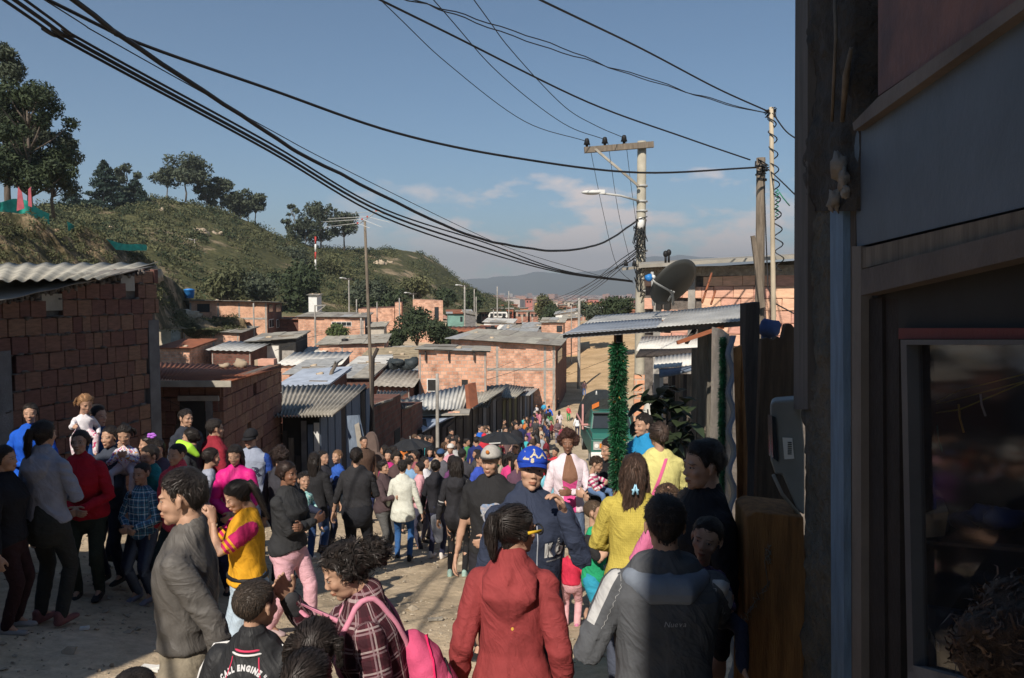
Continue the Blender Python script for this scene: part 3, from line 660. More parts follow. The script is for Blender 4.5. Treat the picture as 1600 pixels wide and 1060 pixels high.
XS = [(452, 500, 586, 584, 44, 'grey tin roofed hut behind the pale blue roof'), (590, 640, 604, 606, 42, 'patched tin hut just behind the dark brick wall house'), (545, 590, 577, 578, 51, 'low hut with sagging sheets behind the brown box wall shack'), (612, 656, 578, 577, 56, 'narrow zinc hut between the tarpaulin and the lit porch house'), (250, 296, 545, 546, 58, 'long shed roof just above the rust red roof'), (330, 392, 548, 550, 60, 'dusty sheet roofed shed under the low brick house'), (598, 650, 556, 555, 66, 'small brick hut below the dark street tree'), (462, 498, 556, 555, 66, 'small grey hut beside the washing shack'),
(780, 842, 524, 525, 78 + 16, 'flat hut roof seen over the largest brick house'), (700, 760, 527 - 8, 519, 90, 'tile red hut left behind the largest brick house'), (820, 862, 512, 511, 100, 'pink walled hut in the gap before the tall brick house')]
for i, (x0, x1, y0, y1, d, lab) in enumerate(XS):
 house('shack', lab, x0, x1, y0, y1, -9.5, d, 4.5, .0, [m_brk, m_brk3, m_concd, m_brk2][i % 4], [m_zinc, m_fibre, m_zincw, m_fibreg, m_rust][i % 5], rb=.35, ov=.3, waves=[0, 8, 0, 7][i % 4], group='shacks below the hill', cols=(.03, .97) if i % 2 else ())
names = ['brick', 'rose', 'ochre', 'grey', 'rust', 'pale', 'brown', 'orange']
cm_ = [m_city1, mat('rose_wall', (.5, .2, .17), .9, .2, .1, 0), mat('ochre_wall', (.5, .34, .12), .9, .2, .1, 0), mat('grey_wall', (.4, .42, .42), .9, .2, .1, 0), mat('rust_wall', (.4, .13, .08), .9, .2, .1, 0), mat('pale_wall', (.6, .5, .42), .9, .2, .1, 0), mat('brown_wall', (.28, .15, .1), .9, .2, .1, 0), mat('orange_wall', (.55, .24, .12), .9, .2, .1, 0)]
where = ['the bus', 'the far lamp posts', 'the city tree', 'the hill tip', 'the dark trees', 'the sand hill']
for i in range(34):
 d = 235 + (i % 4) * 45; px = 752 + (i * 197 % 250); w = 11 + (i * 7 % 9); yb = 499 - (i % 4) * 4; hh = 12 + (i * 5 % 8)
 j = i * 3 % 8; A = P(px, yb - hh, d); B = P(px + w, yb - hh, d); g = P(px, yb + 6, d).z
 fl = ['squat', 'tall', 'narrow', 'broad', 'stubby'][i % 5]
 o = thing('city_house', f'{fl} {names[j]} walled house at the near edge of the far city, number {i + 1} from the road', 'house', ((A.x + B.x) / 2, d, g), group='houses at the near edge of the city')
 o['label'] = f'{fl} {names[j]} house at the city edge, about {["just", "slightly", "midway", "well", "far"][i * 2 % 5]} right of the white bus, {["lowest", "second", "third", "upper"][i % 4]} row'
 m1 = MB(); m1.hexa([Vector((A.x, d, g)), Vector((B.x, d, g)), Vector((B.x, d + 9, g)), Vector((A.x, d + 9, g)), Vector((A.x, d, A.z)), Vector((B.x, d, A.z)), Vector((B.x, d + 9, A.z)), Vector((A.x, d + 9, A.z))]); m1.build('wall', cm_[j], o)
 m1 = MB(); m1.box(((A.x + B.x) / 2, d + 4.5, A.z + .1), (B.x - A.x + .5, 9.6, .2)); m1.build('roof', m_fibreg if i % 3 else m_rust, o)
 for k in range(2):
  m1 = MB(); m1.box((A.x + (B.x - A.x) * (.28 + .42 * k), d - .03, A.z - 1.1), (.7, .1, .8)); m1.build('window', m_dark, o)
# ================================================================ near left houses
def brick_mesh(L, H, T, seed=0):
 key = ('bk', L, H, T, seed)
 if key in MATS: return MATS[key]
 m1 = MB(); r_ = random.Random(seed); c = .008
 x, y, z = L / 2, T / 2, H / 2
 j = lambda: r_.uniform(-.004, .004)
 o = [(-x + c, -z + c), (x - c, -z + c), (x - c, z - c), (-x + c, z - c)]; O = [(-x, -z), (x, -z), (x, z), (-x, z)]
 vs = [(p[0] + j(), y, p[1] + j()) for p in o] + [(p[0] + j(), y - c, p[1] + j()) for p in O] + [(p[0], -y, p[1]) for p in O]
 fs = [(0, 1, 2, 3)] + [(i + 4, (i + 1) % 4 + 4, (i + 1) % 4, i) for i in range(4)] + [(i + 8, (i + 1) % 4 + 8, (i + 1) % 4 + 4, i + 4) for i in range(4)] + [(11, 10, 9, 8)]
 m1.add(vs, fs); me = bpy.data.meshes.new('brick'); me.from_pydata(m1.v, [], m1.f); me.update()
 MATS[key] = me; return me
def brickwall(par, A, B, z0, zA, zB, bl, bh, m, skip=None, limit=300, thick=.07, flip=1):
 """bricks laid one by one on the vertical plane A->B, facing its right-hand side when walking B->A"""
 A, B = Vector((A[0], A[1], 0)), Vector((B[0], B[1], 0)); t = (B - A); L = t.length; t.normalize(); n = Vector((t.y, -t.x, 0)) * flip
 cnt = 0; zt = max(zA, zB); row = 0; z = zt
 while z - bh > z0 and cnt < limit:
  off = (row % 2) * bl * .5 * .9 + rnd.uniform(-.05, .05); u = -bl * .5 + off
  while u < L - .02:
   w = bl * rnd.choice((1, 1, 1, 1, .62)); a0, a1 = max(0, u), min(L, u + w - .009)
   if a1 - a0 > .05:
    um = (a0 + a1) / 2; top_ = zA + (zB - zA) * um / L
    if z - bh * .4 < top_ and not (skip and skip(um, z - bh / 2)) and rnd.random() > .012:
     hh = min(z, top_) - (z - bh) - .010
     c = A + t * um + n * rnd.uniform(-.005, .005); c.z = z - bh + hh / 2 + rnd.uniform(-.001, .009)
     me = brick_mesh(.3, .2, thick, rnd.randrange(4))
     if not me.materials: me.materials.append(m)
     if me.materials[0] != m:
      key = (me.name, m.name)
      if key not in MATS: c2 = me.copy(); c2.materials.clear(); c2.materials.append(m); MATS[key] = c2
      me = MATS[key]
     M = Matrix.Translation(c) @ Matrix((( -t.x * flip, n.x, 0, 0), (-t.y * flip, n.y, 0, 0), (0, 0, 1, 0), (0, 0, 0, 1))) @ Matrix.Rotation(rnd.uniform(-.018, .018), 4, 'Y') @ Matrix.Diagonal(((a1 - a0) / .3, 1, hh / .2, 1))
     place('brick', me, M, par); cnt += 1
   u += w
  z -= bh; row += 1
 return cnt
def vwall(par, name, A, B, z0, zA, zB, th, m, back=0.0):
 """upright slab on the line A-B, thickness th to the left-hand (inner) side"""
 A, B = Vector((A[0], A[1], 0)), Vector((B[0], B[1], 0)); t = (B - A).normalized(); n = Vector((t.y, -t.x, 0))
 a, b = A - n * back, B - n * back; c, d = b - n * th, a - n * th
 Z = lambda p, z: Vector((p.x, p.y, z))
 m1 = MB(); m1.hexa([Z(a, z0), Z(b, z0), Z(c, z0), Z(d, z0), Z(a, zA), Z(b, zB), Z(c, zB), Z(d, zA)]); return m1.build(name, m, par)
A1, B1 = P(0, 470, 9.45), P(243, 415, 12.0)
tdir = Vector((B1.x - A1.x, B1.y - A1.y, 0)).normalized(); A0 = Vector((A1.x, A1.y, 0)) - tdir * 9.0
h1 = thing('brick_house', 'shaded dark brick house at the left edge under a wavy fibre cement roof', 'house', (-7, 9, G(-7, 9)), group='houses along the left side of the street')
Bv = Vector((B1.x, B1.y, 0)); Av = Vector((A1.x, A1.y, 0)) - tdir * .9; zA, zB = A1.z - .18, B1.z - .05
z0 = -2.2
vwall(h1, 'wall', Av, Bv, z0, zA, zB, .12, m_mortar, .035)
vwall(h1, 'side_wall', A0, Av, z0, zA, zA, .12, m_brk3, .035)
m1 = MB(); e = Vector((-5.5, 1.2, 0)); m1.hexa([Bv + Vector((-.14, 0, z0)), Bv + e + Vector((0, 0, z0)), Bv + e + Vector((0, .12, z0)), Bv + Vector((-.14, .12, z0)), Bv + Vector((-.14, 0, zB)), Bv + e + Vector((0, 0, zB)), Bv + e + Vector((0, .12, zB)), Bv + Vector((-.14, .12, zB))]); m1.build('end_wall', m_brk3, h1)
Lw = (Bv - Av).length
def u_of(px):     # distance along the wall of a photo column
 k = (px - 800) / F; return (k * Av.y - Av.x) / (tdir.x - k * tdir.y)
holes = [(u_of(62), u_of(97), P(0, 487, 10.1).z, P(0, 458, 10.1).z), (u_of(187), u_of(210), P(0, 456, 11.5).z, P(0, 430, 11.5).z)]
skip = lambda u, z: (u < u_of(11) and z < P(0, 548, 9.5).z) or u > u_of(229) and z < P(0, 500, 12).z or any(a < u < b and c < z < d for a, b, c, d in holes)
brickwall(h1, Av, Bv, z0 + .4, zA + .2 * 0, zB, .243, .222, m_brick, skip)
rect = lambda par, nm, u0, u1, za, zb, out, m: rect_part(par, nm, Av, Bv, u0 / Lw, u1 / Lw, za, zb, out, .12, m)
for i, (a, b, c, d) in enumerate(holes): rect(h1, 'concrete_block', a + .01, b - .01, c + .01, d - .01, .03, m_fibre)
rect(h1, 'concrete_column', u_of(228), u_of(244), z0, P(0, 500, 12).z, .045, m_concd); rect(h1, 'concrete_column', u_of(0) - .3, u_of(10), z0, P(0, 548, 9.5).z, .045, m_concd)
m1 = MB(); m1.corr(P(-75, 441, 8.3), P(163, 435, 10.45), P(247, 411, 13.6), P(-75, 412, 13.4), 11, .018, .008, seg=3)
m1.build('roof', m_fibre, h1)
m1 = MB(); m1.corr(P(-75, 486, 8.2), P(160, 434.5, 10.55), P(243, 414, 12.2) + Vector((0, 0, -.02)), P(-90, 447, 9.3), 4, .006, .012, seg=1); m1.build('lower_roof_sheet', m_fibreg, h1)
m1 = MB()
for i in range(90):
 u = rnd.uniform(.1, Lw - .3); zz = zA + (zB - zA) * u / Lw; c = Av + tdir * u; m1.blob((c.x + rnd.uniform(-.02, .05), c.y, zz + rnd.uniform(-.03, .03)), rnd.uniform(.015, .05), 6, 4, jit=.8, seed=i)
for i in range(420):
 rw = rnd.randrange(14); u = rnd.uniform(.05, Lw - .3); c = Av + tdir * u; zz = max(zA, zB) - .222 * rw + rnd.uniform(-.012, .012)
 if zz < zA + (zB - zA) * u / Lw: m1.blob((c.x + .0, c.y, zz), (rnd.uniform(.02, .09), rnd.uniform(.02, .09), rnd.uniform(.008, .026)), 6, 4, jit=.9, seed=i)
m1.build('mortar_lumps', m_mortar, h1, kind='stuff')
h2 = thing('brick_house', 'shaded brick house with a dark doorway under a rust red metal roof', 'house', (-5.5, 15, G(-5.5, 15)), group='houses along the left side of the street')
a, b, c = P(243, 597, 13), P(345, 597, 13), P(437, 573, 17.2)
zr = b.z; z0 = G(-5, 14) - .5
a0, b0, c0 = (Vector((p.x, p.y, 0)) for p in (a, b, c))
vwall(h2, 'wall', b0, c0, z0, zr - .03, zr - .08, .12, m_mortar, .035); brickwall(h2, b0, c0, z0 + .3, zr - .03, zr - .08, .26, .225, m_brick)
vwall(h2, 'front_wall', b0, a0 + Vector((-.5, 0, 0)), z0, zr - .03, zr - .03, -.12, m_mortar, -.035)
fz = lambda y: P(0, y, 13).z
brickwall(h2, a0 + Vector((-.5, 0, 0)), b0, z0 + .3, zr - .03, zr - .03, .26, .225, m_brick, lambda u, z: (.93 < u < 1.30 and z < fz(620)), flip=1)
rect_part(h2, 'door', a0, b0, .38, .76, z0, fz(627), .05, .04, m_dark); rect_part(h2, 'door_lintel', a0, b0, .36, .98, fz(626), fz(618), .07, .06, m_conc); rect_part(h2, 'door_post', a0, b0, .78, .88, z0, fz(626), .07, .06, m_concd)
m1 = MB(); q = [P(236, 591, 12.7), P(352, 599, 12.7), P(447, 573, 17.4), P(236, 566, 17.4)]; m1.corr(*q, 26, .012, .006, seg=2); m1.build('roof', m_rust, h2)
m1 = MB(); m1.box((P(300, 600, 12.66)), (1.25, .03, .10)); m1.build('fascia', m_fibre, h2)
m1 = MB(); c_ = P(418, 566, 17.0); m1.box(c_ + Vector((0, 0, .0)), (.34, .24, .14)); m1.box(c_ + Vector((-.2, .02, -.01)), (.12, .16, .12), mi=1); top('brick', 'loose hollow brick holding down the rust red roof', 'brick', m1, [m_brick_l, m_rock])
m1 = MB(); m1.blob(P(377, 569, 16.6), (.14, .1, .1), 9, 6, jit=.6, seed=3); top('stone', 'round pale stone on the rust red roof beside the loose brick', 'stone', m1, m_rock, group='stones holding down roofs')
m1 = MB(); m1.blob(P(351, 572, 16.2), (.11, .1, .06), 9, 6, jit=.6, seed=8); top('stone', 'flat pale stone on the rust red roof, furthest from the loose brick', 'stone', m1, m_rock, group='stones holding down roofs')
h3 = thing('shed', 'blue grey boarded shed with a pale corrugated roof beside the rust roofed house', 'shed', (-4.6, 19, G(-4.6, 19)), group='houses along the left side of the street')
a, b, c = P(440, 650, 16.9), P(500, 650, 16.9), P(576, 612, 22.6); z0 = G(-4.4, 18) - .6
a0, b0, c0 = (Vector((p.x, p.y, 0)) for p in (a, b, c)); zt = b.z - .03
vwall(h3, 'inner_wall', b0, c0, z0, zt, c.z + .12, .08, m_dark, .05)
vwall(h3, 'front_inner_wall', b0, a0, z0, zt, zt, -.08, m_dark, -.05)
Ls = (c0 - b0).length
for i in range(9):
 rect_part(h3, 'board', b0, c0, i / 9 + .003, (i + 1) / 9 - .004, z0, zt + (c.z + .12 - zt) * i / 9 - .02, .01 + .015 * (i % 3), .03, m_bluew if i % 4 != 3 else m_woodd)
for i in range(6): rect_part(h3, 'board', a0, b0, i / 6 + .01, (i + 1) / 6 - .02, z0, zt - rnd.uniform(.05, .5) - (.4 if i == 2 else 0), .01 + .02 * (i % 2), .025, [m_woodd, m_wood, m_woodd, m_concd, m_bluew, m_pvc][i])
m1 = MB(); m1.corr(P(428, 651, 16.4), P(521, 649, 16.4), P(577, 601, 22.8), P(434, 603, 22.8), 18, .03, .012, seg=3, sag=.03); m1.build('roof', m_fibre, h3)
m1 = MB(); pts = []
for i in range(20):
 an = 2 * math.pi * i / 20; pts.append(P(582 + 11 * math.cos(an) + (6 if math.sin(an) < 0 else -4), 707 + 32 * math.sin(an) * -1, 15.8))
m1.prism(pts, (.04, .05, 0)); top('board', 'tall rounded brown board leaning behind the woman in the black shirt', 'board', m1, mat('brown_board', (.16, .115, .10), .8, .25, 3, .2))
m1 = MB(); m1.prism([P(542, 650, 17.2), P(559, 649, 17.2), P(571, 705, 17.0), P(546, 708, 17.0)], (.03, .04, 0)); m1.prism([P(554, 664, 17.1), P(561, 660, 17.1), P(569, 704, 16.95), P(560, 706, 16.95)], (.0, -.02, 0), 1)
top('board', 'grey board with a pale strip leaning on the blue boarded shed', 'board', m1, [m_bluew, m_fibre])
def unit(name, label, p0, p1, wl, m, roof=None, rm=None, planks=0, pm=None, door=None, waves=0, cat='house', zb=None):
 A, B = P(*p0), P(*p1); z0 = min(G(A.x, A.y), G(B.x, B.y)) - .5
 root = thing(name, label, cat, ((A.x + B.x) / 2 - wl / 2, (A.y + B.y) / 2, z0 + .5), group='houses along the left side of the street')
 m1 = MB(); g = lambda p, dx, z: Vector((p.x + dx, p.y, z))
 m1.hexa([g(A, -wl, z0), g(A, 0, z0), g(B, 0, z0), g(B, -wl, z0), g(A, -wl, A.z), A, B, g(B, -wl, B.z)]); m1.build('wall', m, root)
 a_, b_ = Vector((A.x, A.y, 0)), Vector((B.x, B.y, 0))
 for i in range(planks):
  rect_part(root, 'plank', a_, b_, i / planks + .012, (i + 1) / planks - .012, z0, A.z + (B.z - A.z) * (i + .5) / planks - rnd.uniform(.02, .25), .02 + .03 * (i % 2), .03, pm[i % len(pm)])
 if door: rect_part(root, 'door', a_, b_, door[0], door[1], z0, z0 + door[2], .02, .03, m_dark)
 if roof:
  q = [P(*r) for r in roof]; m1 = MB()
  if waves: m1.corr(*q, waves, .03, .012, seg=2, sag=.05)
  else: m1.hexa(q + [p + Vector((0, 0, .05)) for p in q])
  m1.build('roof', rm, root)
 return root
unit('brick_house', 'dark brick wall house just right of the aerial mast, with a small doorway', (584, 637, 22.9), (626, 616, 26.2), 4, m_brk3, [(583, 636, 23), (600, 628, 23.5), (640, 612, 29), (590, 611, 29)], m_fibre, door=(.72, .95, 2.2), waves=9)
unit('brick_house', 'lower dark brick house with a row of chipped blocks, second beyond the aerial mast', (628, 640, 26.4), (660, 628, 30), 4, m_brk3, [(626, 640, 26.4), (637, 637, 26.6), (662, 625, 32), (600, 622, 32)], m_fibre, waves=5)
unit('shack', 'shack with a long white slatted roof curling up at its near edge', (690, 668, 31), (728, 640, 36), 3.6, m_woodd, [(640, 640, 30), (724, 640, 35.5), (738, 599, 36.5), (640, 620, 37)], m_zincw, 6, [m_woodd, m_black, m_woodd], waves=14, cat='shack')
m1 = MB(); m1.prism([P(726, 602, 35.8), P(738, 598, 36.4), P(742, 632, 35.6), P(729, 640, 35.0)], (.15, .1, 0)); top('roof_sheet', 'rusty sheet end hanging off the long white slatted roof', 'metal sheet', m1, m_rust)
unit('shack', 'low shack with blue and white roof sheets in front of the white slatted roof', (662, 672, 29), (698, 655, 32.5), 2.6, m_woodd, [(660, 676, 28.6), (700, 655, 31), (712, 652, 34), (655, 655, 33)], mat('worn_blue_roof', (.52, .55, .60), .7, .3, .9, .2, 20, col2=(.16, .24, .36)), 4, [m_woodd], cat='shack')
m1 = MB(); m1.hexa([P(655, 651, 33), P(733, 649, 33), P(735, 641, 35), P(655, 641, 35)] + [p + Vector((0, 0, .06)) for p in (P(655, 651, 33), P(733, 649, 33), P(735, 641, 35), P(655, 641, 35))]); top('roof_sheet', 'long pale roof sheet weighed down by bricks below the slatted roof', 'metal sheet', m1, m_fibre)
for i, x in enumerate((706, 713)):
 m1 = MB(); m1.box(P(x, 647 - i, 33.6), (.30, .3, .15)); top('brick', ['red brick on the long pale roof sheet, nearer to the lamp pole', 'red brick on the long pale roof sheet, nearer to the slatted roof'][i], 'brick', m1, m_brick_l)
unit('shack', 'black boarded shack whose sheet roof carries rubble, first beyond the slatted roof', (722, 642, 36), (746, 622, 40), 3, m_black, [(738, 640, 36), (764, 624, 37.5), (798, 600, 47), (740, 605, 47)], m_fibre, 5, [m_woodd, m_black], waves=8, cat='shack')
unit('shack', 'dark shack with upright poles, second beyond the slatted roof', (747, 632, 40), (784, 618, 47), 3, m_woodd, [(741, 637, 39), (764, 637, 39.2), (773, 619, 45), (745, 619, 45)], m_fibreg, 7, [m_woodd, m_concd, m_woodd], waves=6, cat='shack')
unit('shack', 'shack fronted with yellow mesh boards in the row of sheds', (785, 621, 47.5), (811, 614, 54), 3, m_woodd, [(783, 622, 47), (806, 622, 47), (824, 605, 58), (790, 600, 58)], m_fibre, 6, [mat('mesh_board', (.13, .12, .055), .9, .4, 2, .2), m_woodd], waves=8, cat='shack')
unit('shack', 'shack with a zinc roof and pale front post in the row of sheds', (812, 616, 54.5), (832, 609, 61), 3, m_woodd, [(810, 619, 54), (828, 618, 54.5), (848, 601, 66), (808, 598, 66)], m_zinc, 6, [m_concd, m_woodd, m_bluew], waves=8, cat='shack')
unit('shack', 'shed with tall grey planks at the far end of the row of sheds', (833, 605, 61.5), (849, 602, 67), 3, m_woodd, None, None, 6, [m_wood, m_woodd, m_wood], cat='shack')
unit('brick_house', 'porch of orange brick with narrow white posts under the largest brick house', (849, 595, 67.5), (868, 596, 76), 4, m_brk3, [(800, 601, 66), (856, 602, 67), (886, 590, 78), (800, 597, 78)], m_zincw, 6, [m_concd, m_white, m_woodd])
# ================================================================ poles, wires
def wire(label, pts, r, m=None, group='overhead wires', n=8, wob=0):
 q = [P(*p) for p in pts]; out = []
 if pts[0][1] < 3: q.insert(0, q[0] + (q[0] - q[1]).normalized() * 7)
 k = len(q)
 for i in range(k - 1):
  p0, p1, p2, p3 = q[max(0, i - 1)], q[i], q[i + 1], q[min(k - 1, i + 2)]
  if i == 0: p0 = p1 * 2 - p2
  if i == k - 2: p3 = p2 * 2 - p1
  for j in range(n):
   t = j / n; c = .5 * ((2 * p1) + (p2 - p0) * t + (2 * p0 - 5 * p1 + 4 * p2 - p3) * t * t + (3 * p1 - p0 - 3 * p2 + p3) * t ** 3)
   if wob: c = c + Vector((0, 0, noise.noise(c * 2.1) * wob))
   out.append(c)
 out.append(q[-1]); m1 = MB(); m1.tube(out, r, 5)
 return top('overhead_wire', label, 'wire', m1, m or m_cable, group=group)
wire('thick single cable from the top left to the short wooden pole, the highest one', [(30, -22, 5.5), (198, 60, 6.2), (420, 139, 7.2), (620, 208, 8.4), (800, 246, 9.4), (1000, 270, 10.6), (1182, 262, 12)], .014)
wire('twisted thick cable sagging below the horizon clouds and rising to the utility pole', [(96, -16, 5.2), (194, 60, 6), (420, 208, 8), (508, 260, 9), (712, 360, 12), (800, 384, 13.5), (880, 392, 15), (945, 378, 16.5), (998, 343, 18)], .021, wob=.012)
for k, (a, b, c, e) in enumerate([(95, 236, 464, 395), (109, 230, 481, 388), (123, 223, 491, 380)]):
 wire(['lowest of the three parallel cables that end low on the utility pole', 'middle one of the three parallel cables that end low on the utility pole', 'uppermost of the three parallel cables that end low on the utility pole'][k],
  [(a - 93, -3 - 2 * k, 5.15), (a, 60, 5.8), (420, b, 8), (600, b + [104, 103, 104][k], 10.5), (760, e, 13.5), (880, 427 - 2 * k, 15.6), (988, 441 - k, 18)], [.012, .015, .011][k])
wire('thin wire running just above the twisted cable to the utility pole', [(60, -6, 5), (166, 60, 6), (420, 202, 8), (529, 260, 9.6), (732, 360, 13), (820, 396, 15), (960, 438, 18)], .005)
for k, p in enumerate([[(736, -6, 12), (800, 80, 14), (880, 165, 16), (930, 196, 17), (976, 216, 18.2)], [(672, -6, 12), (780, 115, 14.5), (880, 193, 17), (944, 218, 18.2)], [(586, -8, 12), (700, 100, 14.5), (820, 190, 16.8), (916, 221, 18.2)]]):
 wire(['thin wire to the insulator nearest the pole shaft', 'thin wire to the middle insulator of the crossarm', 'thin wire to the outermost insulator of the crossarm'][k], p, .008)
wire('cable from the top centre down to the short wooden pole head', [(586, -4, 7), (700, 52, 8), (919, 160, 10), (1070, 215, 11.2), (1172, 250, 11.9)], .011)
wire('cable from the short wooden pole head towards the mud wall', [(1190, 256, 11.9), (1215, 278, 10.5), (1250, 312, 9.5)], .009)
wire('black cable from the top centre to the bamboo pole', [(836, -4, 7), (1000, 75, 9), (1120, 138, 10.3), (1202, 175, 11)], .011)
wire('black cable from the bamboo pole head towards the mud wall', [(1208, 178, 11), (1228, 205, 10.5), (1252, 222, 9.5)], .010)
for k in range(2): wire(['loose wavy wire to the bamboo pole, upper of the pair', 'loose wavy wire to the bamboo pole, lower of the pair'][k], [(638, -5 + k * 4, 7), (672, 10, 7.4), (712, 22 + 4 * k, 7.8), (860, 68 + 8 * k, 9), (1000, 122 - 4 * k, 10), (1110, 156 + 2 * k, 10.6), (1200, 177, 11)], .006, wob=.04)
for k, p in enumerate([[(921, 226, 18.3), (942, 330, 18.3), (963, 413, 18.2), (990, 443, 18)], [(950, 224, 18.3), (966, 330, 18.3), (985, 410, 18)], [(978, 222, 18.3), (986, 290, 18.3), (994, 348, 18)]]):
 wire(['outermost wire dropping from the crossarm to the utility pole', 'middle wire dropping from the crossarm to the utility pole', 'innermost wire dropping from the crossarm to the utility pole'][k], p, .006)
for k, p in enumerate([[(996, 388, 18), (880, 462, 45), (760, 500, 90), (690, 512, 110)], [(996, 392, 18), (915, 452, 34), (840, 492, 60), (760, 530, 75)], [(997, 398, 18), (930, 452, 36), (880, 485, 60), (842, 508, 80)], [(997, 394, 18), (900, 466, 48), (800, 515, 85), (720, 545, 74)],
     [(530, 640, 35), (640, 622, 40), (740, 600, 50), (860, 562, 60), (905, 548, 64)], [(878, 590, 60), (940, 566, 40), (1000, 548, 24)], [(690, 600, 45), (790, 570, 60), (880, 525, 70), (1003, 470, 19)], [(249, 620, 12.4), (300, 640, 13), (360, 640, 15), (415, 625, 16.6)],
     [(430, 548, 45), (520, 520, 60), (690, 440 + 60, 90)], [(728, 460, 97), (850, 470, 60), (997, 402, 18)]]):
 wire(['topmost service wire fanning from the utility pole over the city', 'second service wire fanning from the utility pole over the grey roofs', 'steep service wire from the utility pole to the open bay brick house', 'service wire from the utility pole to the black tank roof', 'slack wire crossing the fronts of the two lit brick houses', 'slack wire above the sand hill behind the garland post', 'wire crossing the wall of the largest brick house', 'thin wire over the doorway of the rust roofed house',
  'wire strung over the shacks behind the aerial mast', 'wire from the tall lamp pole by the hill to the utility pole'][k], p, [.012, .012, .012, .012, .014, .01, .012, .005, .014, .012][k])
def pole(name, label, px, yt, d, r, m, lean=0, yb=None, group='poles along the street', top_r=None):
 t = P(px, yt, d); b = Vector((t.x - lean, d, 0)); b.z = G(b.x, d) - .3 if yb is None else P(px, yb, d).z
 root = thing(name, label, 'pole', b, group=group)
 m1 = MB(); n = 7; m1.tube([b.lerp(t, i / n) + Vector((noise.noise(Vector((i, px, 0))) * r * .3, 0, 0)) for i in range(n + 1)], [r + (((top_r or r * .7) - r) * i / n) for i in range(n + 1)], 10)
 m1.build('shaft', m, root); return root
UP = pole('utility_pole', 'tall pale concrete utility pole with a wooden crossarm and street lamp', 1003, 221, 18.2, .135, mat('pole_concrete', (.40, .37, .30), .85, .3, 2.5, .3, 30), top_r=.10)
m1 = MB(); a, b = P(913, 235, 18.05), P(1021, 226, 18.05); m1.bar(a, b, .10, .13); m1.build('crossarm', m_wood, UP)
m1 = MB(); m1.bar(P(930, 233, 18.0), P(998, 291, 18.0), .05, .05); m1.build('brace', m_fibre, UP)
for x, y in ((917, 234), (945, 232), (975, 229)):
 m1 = MB(); c = P(x, y, 18.05) + Vector((0, 0, .05)); m1.tube([c, c + Vector((0, 0, .05)), c + Vector((0, 0, .06)), c + Vector((0, 0, .12)), c + Vector((0, 0, .13)), c + Vector((0, 0, .19)), c + Vector((0, 0, .2))], [.03, .03, .075, .055, .06, .04, .02], 10); m1.build('insulator', m_black, UP)
m1 = MB(); m1.tube([P(998, 314, 18.1), P(970, 306, 18.0), P(938, 302, 17.9)], .025, 8); m1.build('lamp_arm', m_zinc, UP)
m1 = MB(); c = P(925, 301, 17.9); m1.blob(c, (.24, .11, .055), 12, 8); m1.box(c + Vector((.2, 0, .01)), (.16, .12, .09)); m1.build('lamp_head', m_pvc, UP)
for y in (291, 315, 330, 392, 436, 455): 
 m1 = MB(); c = P(1003, y, 18.2); m1.tube([c + Vector((0, 0, -.02)), c + Vector((0, 0, .02))], .13, 12); m1.build('band', m_zinc, UP)
m1 = MB()
for i in range(26):
 c = P(998 + rnd.uniform(-5, 6), rnd.uniform(345, 445), 18.0); pts = [c + Vector((rnd.uniform(-.14, .14), rnd.uniform(-.12, 0), rnd.uniform(-.3, .3))) for k in range(4)]; m1.tube(pts, .011, 4)
m1.build('cable_tangle', m_cable, UP)
m1 = MB(); c = P(1001, 349, 17.95); m1.blob(c, (.09, .05, .14), 8, 6); m1.build('cable_clamp', m_white, UP)
c = P(975, 419, 17.7); AR = m1 = MB(); m1.bar(P(972, 421, 18.0), P(1003, 417, 18.0), .07, .06); m1.build('lower_crossarm', m_fibre, UP)
for x in (978, 991):
 m1 = MB(); c = P(x, 416, 18.0); m1.tube([c, c + Vector((0, 0, .08)), c + Vector((0, 0, .13))], [.05, .04, .02], 8); m1.build('insulator', m_black, UP)
SP = pole('wooden_pole', 'short grey wooden pole in front of the brick house, where the thick cable ends', 1189, 247, 12, .072, m_wood, lean=-.06, top_r=.068)
m1 = MB()
for i in range(12): c = P(1188 + rnd.uniform(-5, 5), rnd.uniform(254, 272), 11.9); m1.tube([c, c + Vector((rnd.uniform(-.1, .1), -.05, rnd.uniform(-.06, .06))), c + Vector((rnd.uniform(-.08, .08), .02, rnd.uniform(-.08, .08)))], .011, 5)
m1.build('cable_knot', m_cable, SP)
for y in (283, 262): m1 = MB(); c = P(1190, y, 12); m1.tube([c, c + Vector((0, 0, .03))], .078, 12); m1.build('band', m_cable, SP)
m1 = MB(); m1.tube([P(1194, 290, 11.9), P(1198, 400, 11.9), P(1200, 450, 11.9), P(1212, 475, 11.2), P(1240, 490, 10.8)], .01, 5); m1.build('down_cable', m_cable, SP)
m1 = MB(); m1.prism([P(1174, 369, 11.8), P(1180, 368, 11.8), P(1196, 480, 11.8), P(1188, 482, 11.8)], (0, .05, 0)); top('plank', 'thin grey plank leaning against the short wooden pole', 'plank', m1, m_wood)
BP = pole('bamboo_pole', 'slender leaning bamboo pole wound with black wire at the right edge of the sky', 1205, 168, 11, .042, mat('bamboo', (.45, .38, .28), .7, .35, 3, .2, 20, stretch=(1, 1, .5)), lean=-.2)
t_, b_ = P(1205, 172, 11), P(1222, 470, 11)
m1 = MB(); pts = [t_.lerp(b_, u / 110 * .85) + Vector((math.cos(u * .62) * .055, math.sin(u * .62) * .055, 0)) for u in range(110)]; m1.tube(pts, .009, 4)
for i in range(14): c = P(1204 + rnd.uniform(-6, 6), rnd.uniform(170, 188), 11); m1.tube([c, c + Vector((rnd.uniform(-.12, .12), .03, rnd.uniform(-.12, .12))), c + Vector((rnd.uniform(-.1, .1), -.03, rnd.uniform(-.14, .06)))], .008, 4)
